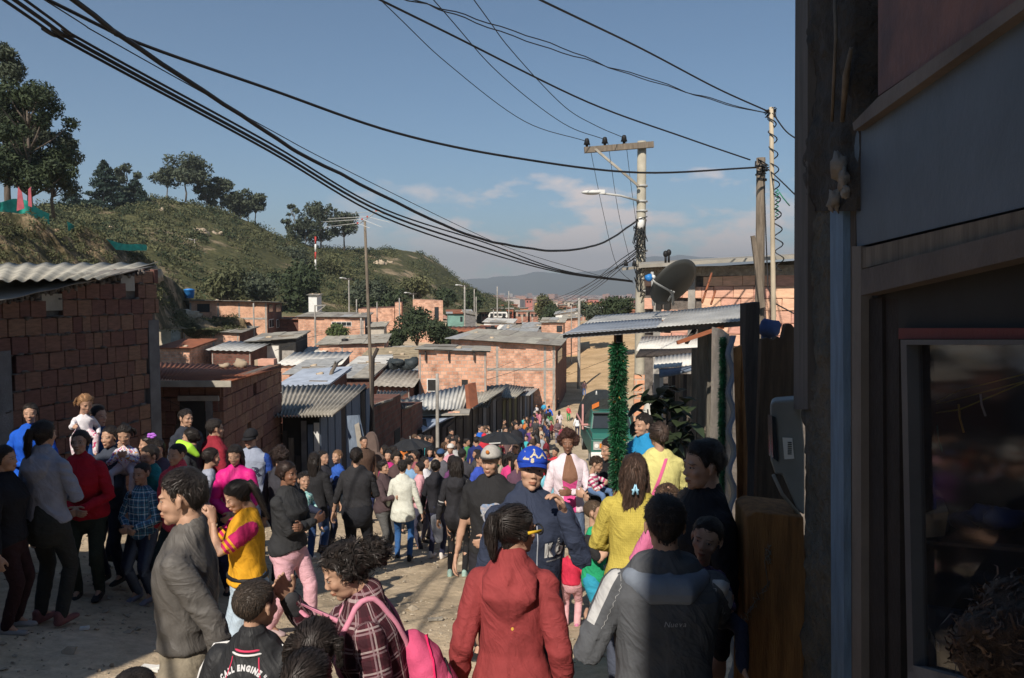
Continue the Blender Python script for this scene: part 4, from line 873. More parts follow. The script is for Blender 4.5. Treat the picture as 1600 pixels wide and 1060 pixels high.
m1.build('wound_wire', m_cable, BP)
m1 = MB(); pts = [P(1214 + 4 * math.sin(u * 1.1) * .6, 296 + u * 1.1, 10.95 + .05 * math.cos(u * 1.1)) for u in range(42)]; m1.tube(pts, .008, 4); m1.tube([P(1217, 300, 11), P(1224, 310, 11), P(1234, 322, 11)], .008, 4); m1.build('green_wire', mat('green_wire', (.02, .22, .12), .6, .2, 3, 0), BP)
AM = pole('aerial_mast', 'thin patched wooden mast carrying a tv aerial among the shacks', 570, 346, 21.5, .06, m_wood, lean=-.22, top_r=.035)
c = P(569, 346, 21.5); ax = (P(590, 329, 21.3) - P(556, 352, 21.7))
m1 = MB(); m1.tube([P(556, 353, 21.7), P(572, 343, 21.5), P(591, 329, 21.3)], .012, 5); m1.build('aerial_boom', m_zinc, AM)
for k, (x, y, x0, y0, x1, y1) in enumerate([(559, 349, 508, 355, 578, 357), (566, 343, 505, 347, 596, 355), (574, 339, 512, 342, 610, 348), (588, 330, 548, 334, 625, 344)]):
 m1 = MB(); m1.tube([P(x0, y0, 22.3), P(x, y, 21.5), P(x1, y1, 20.9)], .007, 4); m1.build('aerial_rod', m_pvc, AM)
 m1 = MB(); m1.blob(P(x, y, 21.5), .03, 6, 4); m1.build('rod_clamp', m_red, AM)
m1 = MB(); m1.tube([P(590, 545, 21.3), P(583, 560, 21.4), P(581, 640, 21.4), P(579, 690, 21.4)], .05, 7); m1.build('patch_pole', m_woodd, AM)
PL = [('lamp_pole', 'tall grey pole with a dark crossarm at the tip of the hill', 726, 446, 118, .16), ('telegraph_pole', 'grey pole with bracket in front of the wide pink brick house', 492, 477, 80, .11), ('telegraph_pole', 'pole with a square cap right of the bracket pole, behind the wide brick house', 557, 468, 96, .1),
 ('telegraph_pole', 'short pole standing at the front of the small grey lean-to', 564, 497, 74, .1), ('lamp_pole', 'lamp pole on the slope above the stepped orange brick house', 545, 435, 120, .13), ('lamp_pole', 'lamp pole low on the hillside left of the ridge trees', 304, 374, 150, .14), ('mast', 'red and white banded mast rising from the hillside scrub', 493, 372, 150, .16),
 ('telegraph_pole', 'thin pole beside the dense dark street tree', 624, 466, 100, .1), ('telegraph_pole', 'thin pole between the stepped house and the dense dark street tree', 589, 472, 96, .08), ('lamp_pole', 'lamp post beside the pale brick house at the hill foot', 646, 458, 125, .1), ('telegraph_pole', 'pale pole in front of the white bus', 777, 448, 140, .14),
 ('telegraph_pole', 'pale pole just left of the white bus', 741, 452, 150, .13), ('telegraph_pole', 'pale pole at the right end of the white bus', 795, 455, 150, .12), ('telegraph_pole', 'short pale pole hiding the bonnet of the white bus', 771, 484, 135, .1), ('concrete_pole', 'grey concrete pole planted in the sand hill', 905, 466, 78, .17),
 ('telegraph_pole', 'thin pole rising behind the concrete pole of the sand hill roofs', 893, 478, 95, .08), ('telegraph_pole', 'leaning pale pole by the dark open shed', 744, 464, 124, .1), ('lamp_pole', 'grey pole by the low front roofs, right of the aerial mast', 683, 584, 29, .075), ('telegraph_pole', 'thin dark pole left of the low brick house', 246, 480, 70, .09), ('telegraph_pole', 'thin grey pole at the right side of the three storey house', 396, 474, 77, .09)]
for i, (nm, lab, px, yt, d, r) in enumerate(PL):
 o = pole(nm, lab, px, yt, d, r, m_conc, top_r=r * .75, group='poles among the houses')
 if nm == 'lamp_pole' and d > 40:
  s_ = d / F; c = P(px, yt + 2, d); m1 = MB(); m1.tube([c, c + Vector((-6 * s_, 0, 2 * s_)), c + Vector((-10 * s_, 0, 2.5 * s_))], r * .5, 5); m1.build('lamp_arm', m_zinc, o); m1 = MB(); m1.blob(c + Vector((-12 * s_, 0, 2.4 * s_)), (3 * s_, 1 * s_, s_), 8, 5); m1.build('lamp_head', m_pvc, o)
  m1 = MB(); m1.bar(c + Vector((-7 * s_, 0, 0)), c + Vector((5 * s_, 0, 1 * s_)), .2, .2); m1.build('crossarm', m_woodd, o)
 if nm == 'mast':
  for k in range(4): m1 = MB(); a_, b_ = P(px, 370 + k * 12, d), P(px, 370 + k * 12 + 11, d); m1.tube([a_, b_], r * 1.1, 8); m1.build('painted_band', m_red if k % 2 == 0 else m_white, o)
 if 'bracket' in lab and px == 492: m1 = MB(); m1.bar(P(492, 478, d), P(509, 477, d), .12, .12); m1.bar(P(494, 489, d), P(508, 478, d), .08, .08); m1.build('bracket', m_conc, o)
m1 = MB(); m1.tube([P(513, 600, 40), P(519, 580, 41), P(527, 568, 42)], [.11, .1, .07], 6); m1.tube([P(519, 580, 41), P(524, 566, 42)], .05, 5); top('forked_branch', 'forked dry branch propped on the long low corrugated roof', 'branch', m1, m_wood)
m1 = MB()
for i in range(9): m1.blob(P(600 + i * 5.5, 570 + 4 * math.sin(i * 1.3), 53.5 + rnd.random()), (.5, .6, .28 + .1 * math.sin(i)), 8, 6, jit=.5, seed=i)
top('tarpaulin', 'bundled dark tarpaulin lying on the zinc roofed shack', 'tarpaulin', m1, mat('dark_tarp', (.035, .045, .05), .6, .4, 1.2, .5, 5))
for i, (x, y, d, lab) in enumerate([(709, 522, 88, 'black barrel tank at the rear corner of the largest brick house'), (463 + 76, 536, 70, 'black tank beside the bright green round tree')]):
 c = P(x, y, d); s_ = d / F; m1 = MB(); m1.tube([c - Vector((0, 0, 6 * s_)), c + Vector((0, 0, 3 * s_)), c + Vector((0, 0, 5.5 * s_)), c + Vector((0, 0, 6.5 * s_))], [5 * s_, 5.4 * s_, 5.6 * s_, 4 * s_], 14); top('water_tank', lab, 'water tank', m1, m_black)
for i, (x, y, d) in enumerate([(767, 514, 84), (779, 520, 79)]):
 s_ = d / F; m1 = MB(); c = P(x, y, d); m1.box(c, (13 * s_, 1.2, 5 * s_), rz=.3); m1.box(c + Vector((3 * s_, 0, 3.5 * s_)), (6 * s_, 1, 3 * s_)); top('roof_tank', ['black square tank behind, on the roof of the largest brick house', 'broken black box in front, on the roof of the largest brick house'][i], 'tank', m1, m_black)
for i, (x, y, d) in enumerate([(292, 513, 76), (302, 512, 76)]):
 c = P(x, y, d); m1 = MB(); m1.tube([c - Vector((0, 0, .35)), c + Vector((0, 0, .2)), c + Vector((0, 0, .35))], [.28, .3, .2], 12); top('barrel', ['dark blue barrel on the flat roof of the low brick house', 'grey barrel on the flat roof of the low brick house'][i], 'barrel', m1, [mat('navy_barrel', (.02, .04, .09), .6, .2, 2, 0), m_concd][i])
c = P(778, 500, 172); BU = thing('bus', 'small white bus parked beyond the roofs at the near edge of the city', 'bus', c)
s_ = 172 / F; m1 = MB(); w = 15 * s_; h = 12 * s_
pts = [c + Vector((-w, 0, .5)), c + Vector((w, 0, .5)), c + Vector((w, 0, h * .75)), c + Vector((w * .92, 0, h)), c + Vector((-w * .8, 0, h)), c + Vector((-w, 0, h * .6))]; m1.prism(pts, (0, 2.1, 0)); m1.build('body', m_white, BU)
for k in range(4): m1 = MB(); m1.box(c + Vector((-w * .62 + k * w * .42, -.03, h * .68)), (w * .36, .06, h * .32)); m1.build('window', m_glass, BU)
for x in (-.65, .62): m1 = MB(); q = c + Vector((x * w, .1, .45)); m1.tube([q - Vector((0, .14, 0)), q + Vector((0, .14, 0))], .45, 14); m1.build('wheel', m_black, BU)
# ================================================================ right side, middle distance
RB = thing('brick_house', 'sunlit pink brick house with hollow block band and long roof edge behind the dish', 'house', (3.5, 14, G(3.5, 14)))
a, b = P(1008, 424, 14.6), P(1290, 404, 13.2); a0, b0 = Vector((a.x, a.y, 0)), Vector((b.x, b.y, 0)); z0 = G(3.5, 14) - .4
vwall(RB, 'wall', b0, a0, z0, b.z, a.z, -.14, m_mortar, -.035)
Lr = (b0 - a0).length; tr_ = (b0 - a0).normalized()
ur = lambda px: ((px - 800) / F * a0.y - a0.x) / (tr_.x - (px - 800) / F * tr_.y)
zt = P(0, 434, 14).z; ze = P(0, 500, 14).z
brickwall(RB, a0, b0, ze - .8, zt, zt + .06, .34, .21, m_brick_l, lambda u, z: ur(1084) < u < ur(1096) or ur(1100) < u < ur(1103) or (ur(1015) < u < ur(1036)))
rect_part(RB, 'concrete_column', a0, b0, ur(1076) / Lr, ur(1087) / Lr, z0, zt + .15, .06, .08, m_conc)
rect_part(RB, 'concrete_column', a0, b0, ur(1022) / Lr, ur(1034) / Lr, z0, zt + .15, .03, .05, m_conc)
m1 = MB(); c = P(1120, 425, 14)
rect_part(RB, 'mortar_band', a0, b0, 0, 1, zt + .03, b.z - .1, .045, .06, mat('rough_mortar', (.42, .37, .31), .95, .35, 10, 1., 25, dist=.05))
for i, x in enumerate((1030, 1043, 1030, 1043)):
 y = 478 if i < 2 else 512; uu = ur(x) / Lr; rect_part(RB, 'vent_block', a0, b0, uu - .018, uu + .018, P(0, y + 7, 14.2).z, P(0, y - 7, 14.2).z, .05, .06, m_dark)
m1 = MB(); m1.hexa([P(998, 419, 14.1), P(1300, 401, 12.6), P(1300, 398, 17), P(1003, 414, 18)] + [p + Vector((0, 0, .06)) for p in (P(998, 419, 14.1), P(1300, 401, 12.6), P(1300, 398, 17), P(1003, 414, 18))]); m1.build('roof', m_fibreg, RB)
for k, p in enumerate([(1112, 427, 1097, 474), (1118, 455, 1111, 476)]):
 m1 = MB(); m1.tube([P(p[0], p[1], 13.2), P(p[2], p[3], 13.0)], .018, 5); top('iron_rod', ['long rusty rod leaning on the pink brick wall', 'short rusty rod leaning on the pink brick wall'][k], 'rod', m1, m_rust)
m1 = MB(); m1.tube([P(1040, 412, 14.0), P(1040, 398, 14.0)], .02, 6); m1.tube([P(1045, 412, 14.0), P(1045, 396, 14.0)], .02, 6)
for x, y in ((1040, 397), (1045, 395)): c = P(x, y, 14); m1.blob(c, (.045, .045, .06), 8, 6)
top('insulator_stubs', 'pair of dark insulators standing on the roof edge above the dish', 'insulator', m1, m_black)
DR = thing('satellite_dish', 'dark grey satellite dish with a blue wrapped receiver on the zinc awning', 'satellite dish', P(1052, 476, 9.2))
c = P(1052, 441, 9.0); nrm = Vector((-.46, .67, .58)).normalized(); u_ = nrm.orthogonal().normalized(); ref = Vector((0, 0, 1)); u_ = (ref - nrm * ref.dot(nrm)).normalized(); v_ = nrm.cross(u_)
u_, v_ = (u_ * math.cos(.55) + v_ * math.sin(.55)), (-u_ * math.sin(.55) + v_ * math.cos(.55))
m1 = MB(); vs = [c - nrm * .05]; K, n = 6, 32
for lay in (0, 1):
 for i in range(1, K + 1):
  r_ = i / K
  for j in range(n): an = 2 * math.pi * j / n; vs.append(c + (u_ * math.cos(an) * .31 + v_ * math.sin(an) * .31) * r_ + nrm * (.05 * r_ * r_ - .05 - lay * .008))
vs.append(c - nrm * .058); fs = []
for lay in (0, 1):
 o_ = 1 + lay * K * n; cc = 0 if lay == 0 else len(vs) - 1
 for j in range(n):
  fs.append((cc, o_ + j, o_ + (j + 1) % n) if lay == 0 else (cc, o_ + (j + 1) % n, o_ + j))
  for i in range(K - 1): q = (o_ + i * n + j, o_ + (i + 1) * n + j, o_ + (i + 1) * n + (j + 1) % n, o_ + i * n + (j + 1) % n); fs.append(q if lay == 0 else q[::-1])
for j in range(n): fs.append((1 + (K - 1) * n + j, 1 + (2 * K - 1) * n + j, 1 + (2 * K - 1) * n + (j + 1) % n, 1 + (K - 1) * n + (j + 1) % n))
m1.add(vs, fs, 0, True); m1.build('reflector', mat('dark_dish_paint', (.040, .041, .038), .5, .15, 3, .05, 30, spec=.5), DR)
m1 = MB(); m1.tube([P(1048, 455, 8.9), P(1051, 462, 8.95), P(1052, 476, 9.1)], .016, 7); m1.tube([P(1044, 470, 9), P(1053, 456, 8.9)], .012, 6); m1.build('mount', m_zinc, DR)
m1 = MB(); m1.tube([P(1052, 458, 8.9), P(1024, 442, 8.7), P(1018, 436, 8.7)], .012, 6); m1.build('feed_arm', m_zinc, DR)
m1 = MB(); m1.blob(P(1014, 434, 8.7), (.045, .04, .04), 8, 6, jit=.4); m1.build('receiver_wrap', m_tank, DR); m1 = MB(); m1.blob(P(1021, 433, 8.7), .024, 10, 6); m1.build('receiver', m_pvc, DR)
m1 = MB(); m1.tube([P(1021, 478, 9.3), P(1019, 425, 9.3)], .018, 7); top('pipe', 'grey pipe standing behind the satellite dish beside the utility pole', 'pipe', m1, m_zinc)
AW = thing('awning', 'long zinc sheet awning reaching over the street beside the green garland post', 'awning', (1.8, 7.6, G(1.8, 7.6)))
def sheet(q, waves, m, amp=.0028): m1 = MB(); m1.corr(*[P(*r) for r in q], waves, amp, .004, seg=3, sag=.01); return m1.build('roof_sheet', m, AW)
sheet([(877, 523, 7.3), (1034, 511, 7.1), (1034, 497, 8.6), (912, 505, 8.9)], 24, m_zincb); sheet([(911, 506, 8.8), (1045, 499, 8.5), (1055, 485, 10), (931, 493, 10.4)], 22, m_zinc)
sheet([(1026, 511, 7.0), (1168, 501, 6.9), (1166, 474, 8.6), (1050, 486, 9.0)], 22, m_zinc)
m1 = MB(); m1.bar(P(880, 525, 7.35), P(1168, 505, 7.0), .035, .05); m1.build('front_rail', m_concd, AW)
for k, p in enumerate([(1058, 536, 6.9, 1130, 511, 7), (1072, 536, 7, 1086, 515, 7.1)]): m1 = MB(); m1.bar(P(*p[:3]), P(*p[3:]), .03, .03); m1.build('brace', m_rust if k == 0 else m_woodd, AW)
GP_ = thing('garland_post', 'square post wrapped in green tinsel garland with a small speaker at its top', 'post', (P(966, 600, 7.4).x, 7.4, G(1.0, 7.4)))
b = P(966, 600, 7.4); m1 = MB(); zt = P(966, 519, 7.4).z; m1.box((b.x, 7.42, (G(1, 7.4) - .1 + zt) / 2), (.075, .075, zt - G(1, 7.4) + .1)); m1.build('post', mat('orange_timber', (.36, .17, .07), .8, .3, 5, .3, stretch=(5, 5, .5)), GP_)
m1 = MB(); m1.box(P(966.5, 527, 7.33), (.045, .05, .10)); m1.build('speaker', m_black, GP_)
def tinsel(par, name, path, rad, n, m, s, l, spark=None):
 pts = [Vector(p) for p in path]; seg = len(pts) - 1; r_ = np.random.default_rng(5)
 k = r_.integers(0, seg, n); t = r_.random(n)[:, None]; Pn = np.array([tuple(p) for p in pts]); base = Pn[k] * (1 - t) + Pn[k + 1] * t
 d = r_.normal(size=(n, 3)); d[:, 2] *= .7; d /= np.linalg.norm(d, axis=1)[:, None]; a = base + d * rad * .25; e = base + d * rad * r_.uniform(.6, 1.15, n)[:, None] + np.array([0, 0, -.01])
 w = np.cross(d, r_.normal(size=(n, 3))); w /= np.linalg.norm(w, axis=1)[:, None]; w *= s
 q = np.stack([a - w, e - w * .5, e + w * .5, a + w], 1).reshape(-1, 3); return quads_obj(name, q, m, par)
gm = mat('green_tinsel', (.014, .13, .05), .45, .5, 14, 0, col2=(.012, .04, .018), spec=.6)
path = [P(966, y, 7.36) for y in range(541, 760, 12)]
tinsel(GP_, 'garland', path, .094, 10000, gm, .0055, .05)
tinsel(GP_, 'garland_sparkle', path, .088, 500, mat('silver_tinsel', (.75, .8, .7), .25, .1, 3, 0, metal=.6), .0022, .05); tinsel(GP_, 'garland_gold', path, .085, 260, mat('gold_tinsel', (.5, .28, .08), .4, .1, 3, 0), .005, .05)
ST = thing('stall', 'row of stalls with pale striped tin awnings beyond the utility pole', 'stall', (3.4, 18, G(3.4, 18)))
for q, wv, m in [([(994, 548, 12.2), (1096, 543, 12), (1096, 523, 13.2), (1003, 526, 13.5)], 9, m_zincw), ([(993, 557, 11.6), (1100, 549, 11.4), (1100, 543, 12.), (1000, 546, 12.2)], 1, m_woodd), ([(1021, 576, 10.7), (1085, 570, 10.5), (1087, 551, 11.4), (1024, 557, 11.6)], 5, m_zincw), ([(1030, 588, 10.2), (1084, 576, 10.0), (1084, 571, 10.5), (1030, 577, 10.7)], 1, m_bluew)]:
 m1 = MB(); m1.corr(*[P(*r) for r in q], wv if wv == 1 else wv * 2, .005, .03 if wv == 1 else .008, seg=1); m1.build('awning_sheet', m, ST)
for i, x in enumerate((1026, 1032, 1066, 1078, 1086)):
 a = P(x, 585, 10.6 + i * .3); m1 = MB(); m1.box((a.x, a.y, (a.z + G(a.x, a.y)) / 2), (.07, .07, a.z - G(a.x, a.y))); m1.build('stall_post', [m_conc, m_pvc, m_wood, m_wood, m_woodd][i], ST)
m1 = MB(); a, b = P(1034, 600, 12.5), P(1100, 600, 12.); g = G(2.8, 12)
m1.hexa([Vector((a.x, a.y, g)), Vector((b.x, b.y, g)), Vector((b.x, b.y + .1, g)), Vector((a.x, a.y + .1, g)), Vector((a.x, a.y, a.z)), Vector((b.x, b.y, a.z)), Vector((b.x, b.y + .1, a.z)), Vector((a.x, a.y + .1, a.z))]); m1.build('back_wall', m_woodd, ST)
m1 = MB(); m1.prism([P(1018, 656, 12), P(1003, 700, 12), P(1000, 656, 12.1), P(1012, 618, 12.1), P(1020, 622, 12)], (.02, .1, 0)); top('cloth', 'pale cloth hanging behind the big leafed plant', 'cloth', m1, mat('pale_cloth', (.5, .49, .45), .85, .2, 3, .2))
m1 = MB(); a = P(1038, 640, 12.5); m1.box((P(1020, 0, 15).x + .3, 15.2, P(0, 600, 15).z - .4), (1.1, .1, 1.1)); top('brick_stack', 'low stack of red bricks behind the utility pole', 'bricks', m1, m_brk2)
PW = thing('plank_wall', 'tall grey brown plank wall holding up the zinc awning on the right', 'wall', (P(1110, 600, 7.6).x, 7.6, G(1.9, 7.6)))
for i, (x0, x1, yt, d) in enumerate([(1082, 1094, 545, 9.2), (1092, 1108, 512, 8.2), (1107, 1122, 512, 7.6)]):
 a, b = P(x0, yt, d), P(x1, yt, d); m1 = MB(); g = G(a.x, a.y) - .1; m1.box(((a.x + b.x) / 2, d + .03, (g + a.z) / 2), (b.x - a.x, .07, a.z - g), rz=-.1); m1.build('plank', [m_wood, m_wood, mat('grey_plank', (.15, .135, .11), .9, .4, 8, .6, 40, stretch=(5, 5, .5))][i], PW)
for i in range(8):
 x0 = 1044 + i * 6; a = P(x0, 585, 12.4 - i * .35); b = P(x0 + 5.4, 585, 12.4 - i * .35); m1 = MB(); g = G(a.x, a.y) - .1; m1.box(((a.x + b.x) / 2, a.y, (g + a.z) / 2), (b.x - a.x, .04, a.z - g)); m1.build('plank', [m_wood, m_woodd, m_wood][i % 3], PW)
YW = thing('wall_panel', 'rough white plastered strip lit by the sun between green tinsel and corrugated sheet', 'wall', P(1134, 700, 6.3))
m1 = MB(); a, b = P(1129, 515, 6.35), P(1147, 530, 6.2); g = G(1.7, 6.3)
m1.hexa([Vector((a.x, a.y, g)), Vector((b.x, b.y, g)), Vector((b.x + .04, b.y + .5, g)), Vector((a.x + .04, a.y + .5, g)), Vector((a.x, a.y, a.z)), Vector((b.x, b.y, b.z)), Vector((b.x + .04, b.y + .5, b.z)), Vector((a.x + .04, a.y + .5, a.z))]); m1.build('panel', mat('rough_white', (.55, .48, .40), .95, .25, 8, 1., 30, dist=.03), YW)
path = [P(1129 - (1.5 if y > 600 else 0), y, 6.3) for y in range(528, 800, 12)]
tinsel(YW, 'tinsel_edging', path, .035, 5000, gm, .0035, .05)
CS = thing('corrugated_panel', 'upright grey corrugated sheet beside the ochre post', 'metal sheet', P(1148, 700, 5.6)); m1 = MB(); m1.corr(P(1151, 1100, 5.0), P(1146, 524, 5.6), P(1138, 524, 6.1), P(1142, 1100, 5.5), 9, .02, .006, seg=1); m1.build('sheet', m_bluew, CS)
m1 = MB(); a, b = P(1155, 542, 4.75), P(1160, 1100, 4.75); m1.prism([P(1146, 545, 4.7), P(1159, 540, 4.7), P(1168, 700, 4.5), P(1164, 1120, 4.2), P(1148, 1120, 4.2), P(1152, 740, 4.5)], (.02, .08, 0)); top('ochre_post', 'narrow ochre timber post between the corrugated sheet and the black post', 'post', m1, m_woody)
m1 = MB(); m1.prism([P(1165, 475, 4.9), P(1187, 472, 4.9), P(1186, 1100, 4.9), P(1163, 1100, 4.9)], (0, .12, 0)); top('black_post', 'nearly black square post rising above the board fence', 'post', m1, m_woodd)
def jag(pts, n, amp, seed=0):
 r_ = random.Random(seed); out = []
 for i in range(len(pts)):
  a = pts[i]; out.append(P(*a))
 return out
m1 = MB(); o_ = [(1190, 531), (1200, 528), (1207, 532), (1216, 526), (1222, 532), (1228, 507), (1236, 506), (1247, 520), (1250, 812), (1181, 812), (1184, 700)]; m1.prism([P(x, y, 4.35) for x, y in o_], (0, .05, 0)); top('dark_board', 'splintered dark brown board behind the electricity meter box', 'board', m1, mat('dark_brown_board', (.085, .055, .035), .85, .45, 5, .6, 26, stretch=(6, 6, .5)))
m1 = MB(); m1.blob(P(1202, 514, 5.2), (.07, .06, .06), 12, 8, jit=.5, seed=2); m1.prism([P(1192, 512, 5.2), P(1206, 514, 5.2), P(1204, 536, 5.2), P(1192, 540, 5.2)], (0, .04, 0)); top('cloth', 'blue cloth bundle stuffed on top of the dark brown board', 'cloth', m1, mat('denim_blue', (.07, .10, .22), .9, .3, 6, .5, 25))
m1 = MB(); m1.prism([P(1192, 520, 5.35), P(1199, 520, 5.35), P(1197, 560, 5.35), P(1193, 560, 5.35)], (0, .02, 0)); top('yellow_cloth', 'scrap of yellow tape beneath the blue cloth bundle', 'tape', m1, mat('yellow_tape', (.6, .55, .05), .7, .1, 4, 0))
m1 = MB(); zb_ = P(0, 800, 3.55)
YB = thing('timber_beam', 'massive ochre timber beam end in the lower right with frayed cord', 'beam', P(1212, 1080, 3.6))
m1.prism([P(1167, 808, 3.55), P(1180, 800, 3.55), P(1256, 808, 3.55), P(1264, 1120, 3.5), P(1164, 1120, 3.5)], (.03, .30, 0)); o = m1.build('beam', m_woody, YB)
bv = o.modifiers.new('Bevel', 'BEVEL'); bv.width = .008; bv.segments = 2
m1 = MB(); m1.tube([P(1200 + 6 * math.sin(i * 2.1) - (i > 24) * (i - 24) * 1.6, 855 + i * (1 if i < 24 else 2.4) + 8 * math.sin(i * 3.7), 3.52) for i in range(56)], .0016, 4); m1.build('frayed_cord', m_fibre, YB)
m1 = MB(); m1.prism([P(1258, 845, 3.65), P(1270, 850, 3.65), P(1276, 1120, 3.6), P(1262, 1120, 3.6)], (.02, .1, 0)); top('timber_strip', 'narrow ochre timber strip between the massive beam and the mud wall', 'plank', m1, m_woody)
MBX = thing('meter_box', 'white plastic electricity meter box with a bar code sticker', 'meter box', P(1235, 800, 3.7))
m1 = MB(); fr_ = [(1203, 632), (1209, 627), (1247, 624), (1252, 636), (1257, 700), (1257, 806), (1247, 800), (1222, 742), (1211, 742), (1204, 720)]
m1.prism([P(x, y, 3.62) for x, y in fr_], (.050, .14, 0)); o = m1.build('housing', mat('meter_plastic', (.22, .225, .215), .5, .12, 8, .05), MBX); bv = o.modifiers.new('Bevel', 'BEVEL'); bv.width = .012; bv.segments = 3
m1 = MB(); m1.prism([P(1206, 650, 3.60), P(1212, 652, 3.60), P(1216, 722, 3.60), P(1208, 716, 3.60)], (0, .06, 0)); m1.build('side_window', m_glass, MBX)
m1 = MB(); m1.prism([P(x, y, 3.608) for x, y in ((1223, 684), (1238, 685), (1241, 717), (1226, 718))], (0, .006, 0)); ST_ = m1.build('sticker', m_white, MBX)
m1 = MB()
for i in range(7): m1.prism([P(x, y, 3.602) for x, y in ((1231, 691 + i * 3), (1237, 691.2 + i * 3), (1237.2, 692.4 + i * 3), (1231.2, 692.3 + i * 3))], (0, .004, 0))
m1.build('bar_code', m_black, ST_)
m1 = MB(); m1.tube([P(1208, 742, 3.6), P(1222, 772, 3.6), P(1250, 806, 3.6)], .008, 6); m1.tube([P(1247, 622, 3.6), P(1262, 634, 3.58), P(1300, 668, 3.2)], .004, 5); m1.build('cable', m_fibreg, MBX)
# ================================================================ shop on the right
WX = lambda y: .75 + .16 * y
def SP_(px, py, out=0.0):
 """point of the shop front plane seen at a photo pixel, moved out from it"""
 k = (px - 800) / F; Y = (.75 - out) / (k * 1.0 - .16); p = P(px, py, Y); return p
SH = thing('shop', 'dark shaded shop front with slate panel, blue jamb and display window at the right edge', 'shop', (1.4, 2.4, G(1.4, 2.4)))
def sp_panel(name, pts, m, out=0.0, th=.05, par=None):
 m1 = MB(); n = Vector((1, -.16, 0)).normalized(); m1.prism([SP_(x, y, out) for x, y in pts], n * th); return m1.build(name, m, par or SH)
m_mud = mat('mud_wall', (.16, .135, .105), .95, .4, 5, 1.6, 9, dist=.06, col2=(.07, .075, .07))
def mud(px0, px1, y0, y1, name, m, amp, out):
 NU, NV = 16, 120; m1 = MB(); vs = []
 for j in range(NV + 1):
  for i in range(NU + 1):
   p = SP_(px0 + (px1 - px0) * i / NU, y0 + (y1 - y0) * j / NV, out); e = 1 if 0 < i < NU else .3
   d = (noise.noise(p * 4) * .6 + abs(noise.noise(p * 11)) * .6 + noise.noise(p * 30) * .2) * amp * e; vs.append(p + Vector((-d, d * .16, 0)))
 fs = [(j * (NU + 1) + i, (j + 1) * (NU + 1) + i, (j + 1) * (NU + 1) + i + 1, j * (NU + 1) + i + 1) for j in range(NV) for i in range(NU)]
 n0 = len(vs)
 vs += [v + Vector((.16, -.02, 0)) for v in vs]; fs += [tuple(n0 + k for k in reversed(f)) for f in fs]
 for j in range(NV):
  for q0, q1 in ((j * (NU + 1), (j + 1) * (NU + 1)), ): fs.append((q0, n0 + q0, n0 + q1, q1))
  q0, q1 = j * (NU + 1) + NU, (j + 1) * (NU + 1) + NU; fs.append((q0, q1, n0 + q1, n0 + q0))
 m1.add(vs, fs, 0, True); return m1.build(name, m, SH)
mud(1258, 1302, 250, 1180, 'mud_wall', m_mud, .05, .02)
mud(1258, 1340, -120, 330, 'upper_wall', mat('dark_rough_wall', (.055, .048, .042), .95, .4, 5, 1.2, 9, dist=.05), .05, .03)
sp_panel('corner_frame', [(1243, -120), (1262, -120), (1262, 640), (1240, 640)], mat('grey_brown_jamb', (.125, .11, .10), .9, .25, 4, .4, 20, stretch=(4, 4, .4)), .05, .3)
sp_panel('blue_jamb', [(1297, 330), (1317, 330), (1319, 1180), (1299, 1180)], mat('pale_blue_paint', (.16, .24, .34), .75, .25, 8, .5, 40, stretch=(3, 3, .6)), .045, .1)
sp_panel('jamb', [(1317, 330), (1337, 330), (1336, 1180), (1318, 1180)], mat('grey_timber_jamb', (.12, .10, .085), .9, .35, 6, .6, 30, stretch=(6, 6, .5)), .02, .1)
sp_panel('door_frame', [(1331, 385), (1345, 385), (1346, 1180), (1332, 1180)], mat('beige_frame', (.17, .145, .125), .8, .2, 4, .2), .035, .08)
sp_panel('post', [(1346, 470), (1378, 465), (1384, 1180), (1348, 1180)], mat('black_brown_post', (.030, .024, .022), .9, .3, 5, .3), .01, .1)
sp_panel('post', [(1379, 465), (1404, 465), (1408, 1180), (1385, 1180)], mat('black_brown_post', (.03, .024, .022), .9, .3, 5, .3), .0, .1)
sp_panel('slate_panel', [(1334, 192), (1700, -72), (1700, 300), (1339, 386)], mat('slate_blue_panel', (.105, .13, .165), .6, .3, 1.6, .12, 25, spec=.35, detail=8.), .02, .03)
sp_panel('upper_facade', [(1372, 150), (1372, -160), (1760, -160), (1720, -84)], mat('pink_stained_plaster', (.24, .13, .115), .85, .3, 5, .7, 12, col2=(.12, .085, .09)), .03, .05)
sp_panel('sloping_trim', [(1332, 193), (1372, 152), (1720, -92), (1720, -72), (1334, 205)], mat('faded_trim', (.17, .145, .13), .85, .3, 3, .3), .05, .05)
for i, (ya, yb_, m) in enumerate([(389, 420, m_wood), (422, 462, mat('slat_wood', (.12, .10, .09), .85, .3, 3, .4, 20))]):
 sp_panel('lintel_board', [(1345, ya), (1700, ya - 85 - 6 * i), (1700, yb_ - 78 - 6 * i), (1345, yb_)], m, .03 + .02 * i, .06)
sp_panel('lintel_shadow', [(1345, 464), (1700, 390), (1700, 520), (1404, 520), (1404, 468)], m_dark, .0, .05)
sp_panel('red_strip', [(1404, 513), (1760, 513), (1760, 530), (1404, 530)], mat('dull_red_strip', (.12, .022, .022), .7, .2, 3, .1), .02, .05)
sp_panel('window_frame', [(1410, 531), (1760, 531), (1760, 539), (1410, 539)], mat('pale_window_frame', (.09, .09, .095), .6, .15, 4, .1), .03, .04)
sp_panel('window_frame', [(1407, 531), (1416, 531), (1427, 1050), (1418, 1050)], mat('pale_window_frame', (.09, .09, .095), .6, .15, 4, .1), .03, .04)
sp_panel('window_sill', [(1418, 1050), (1427, 1040), (1760, 1130), (1760, 1190), (1418, 1060)], m_concd, .03, .06)
sp_panel('window_glass', [(1416, 539), (1760, 539), (1760, 1130), (1427, 1040)], mat('shop_glass', (.02, .02, .022), .06, .1, 1, 0, spec=.8, alpha=.32), .0, .004)
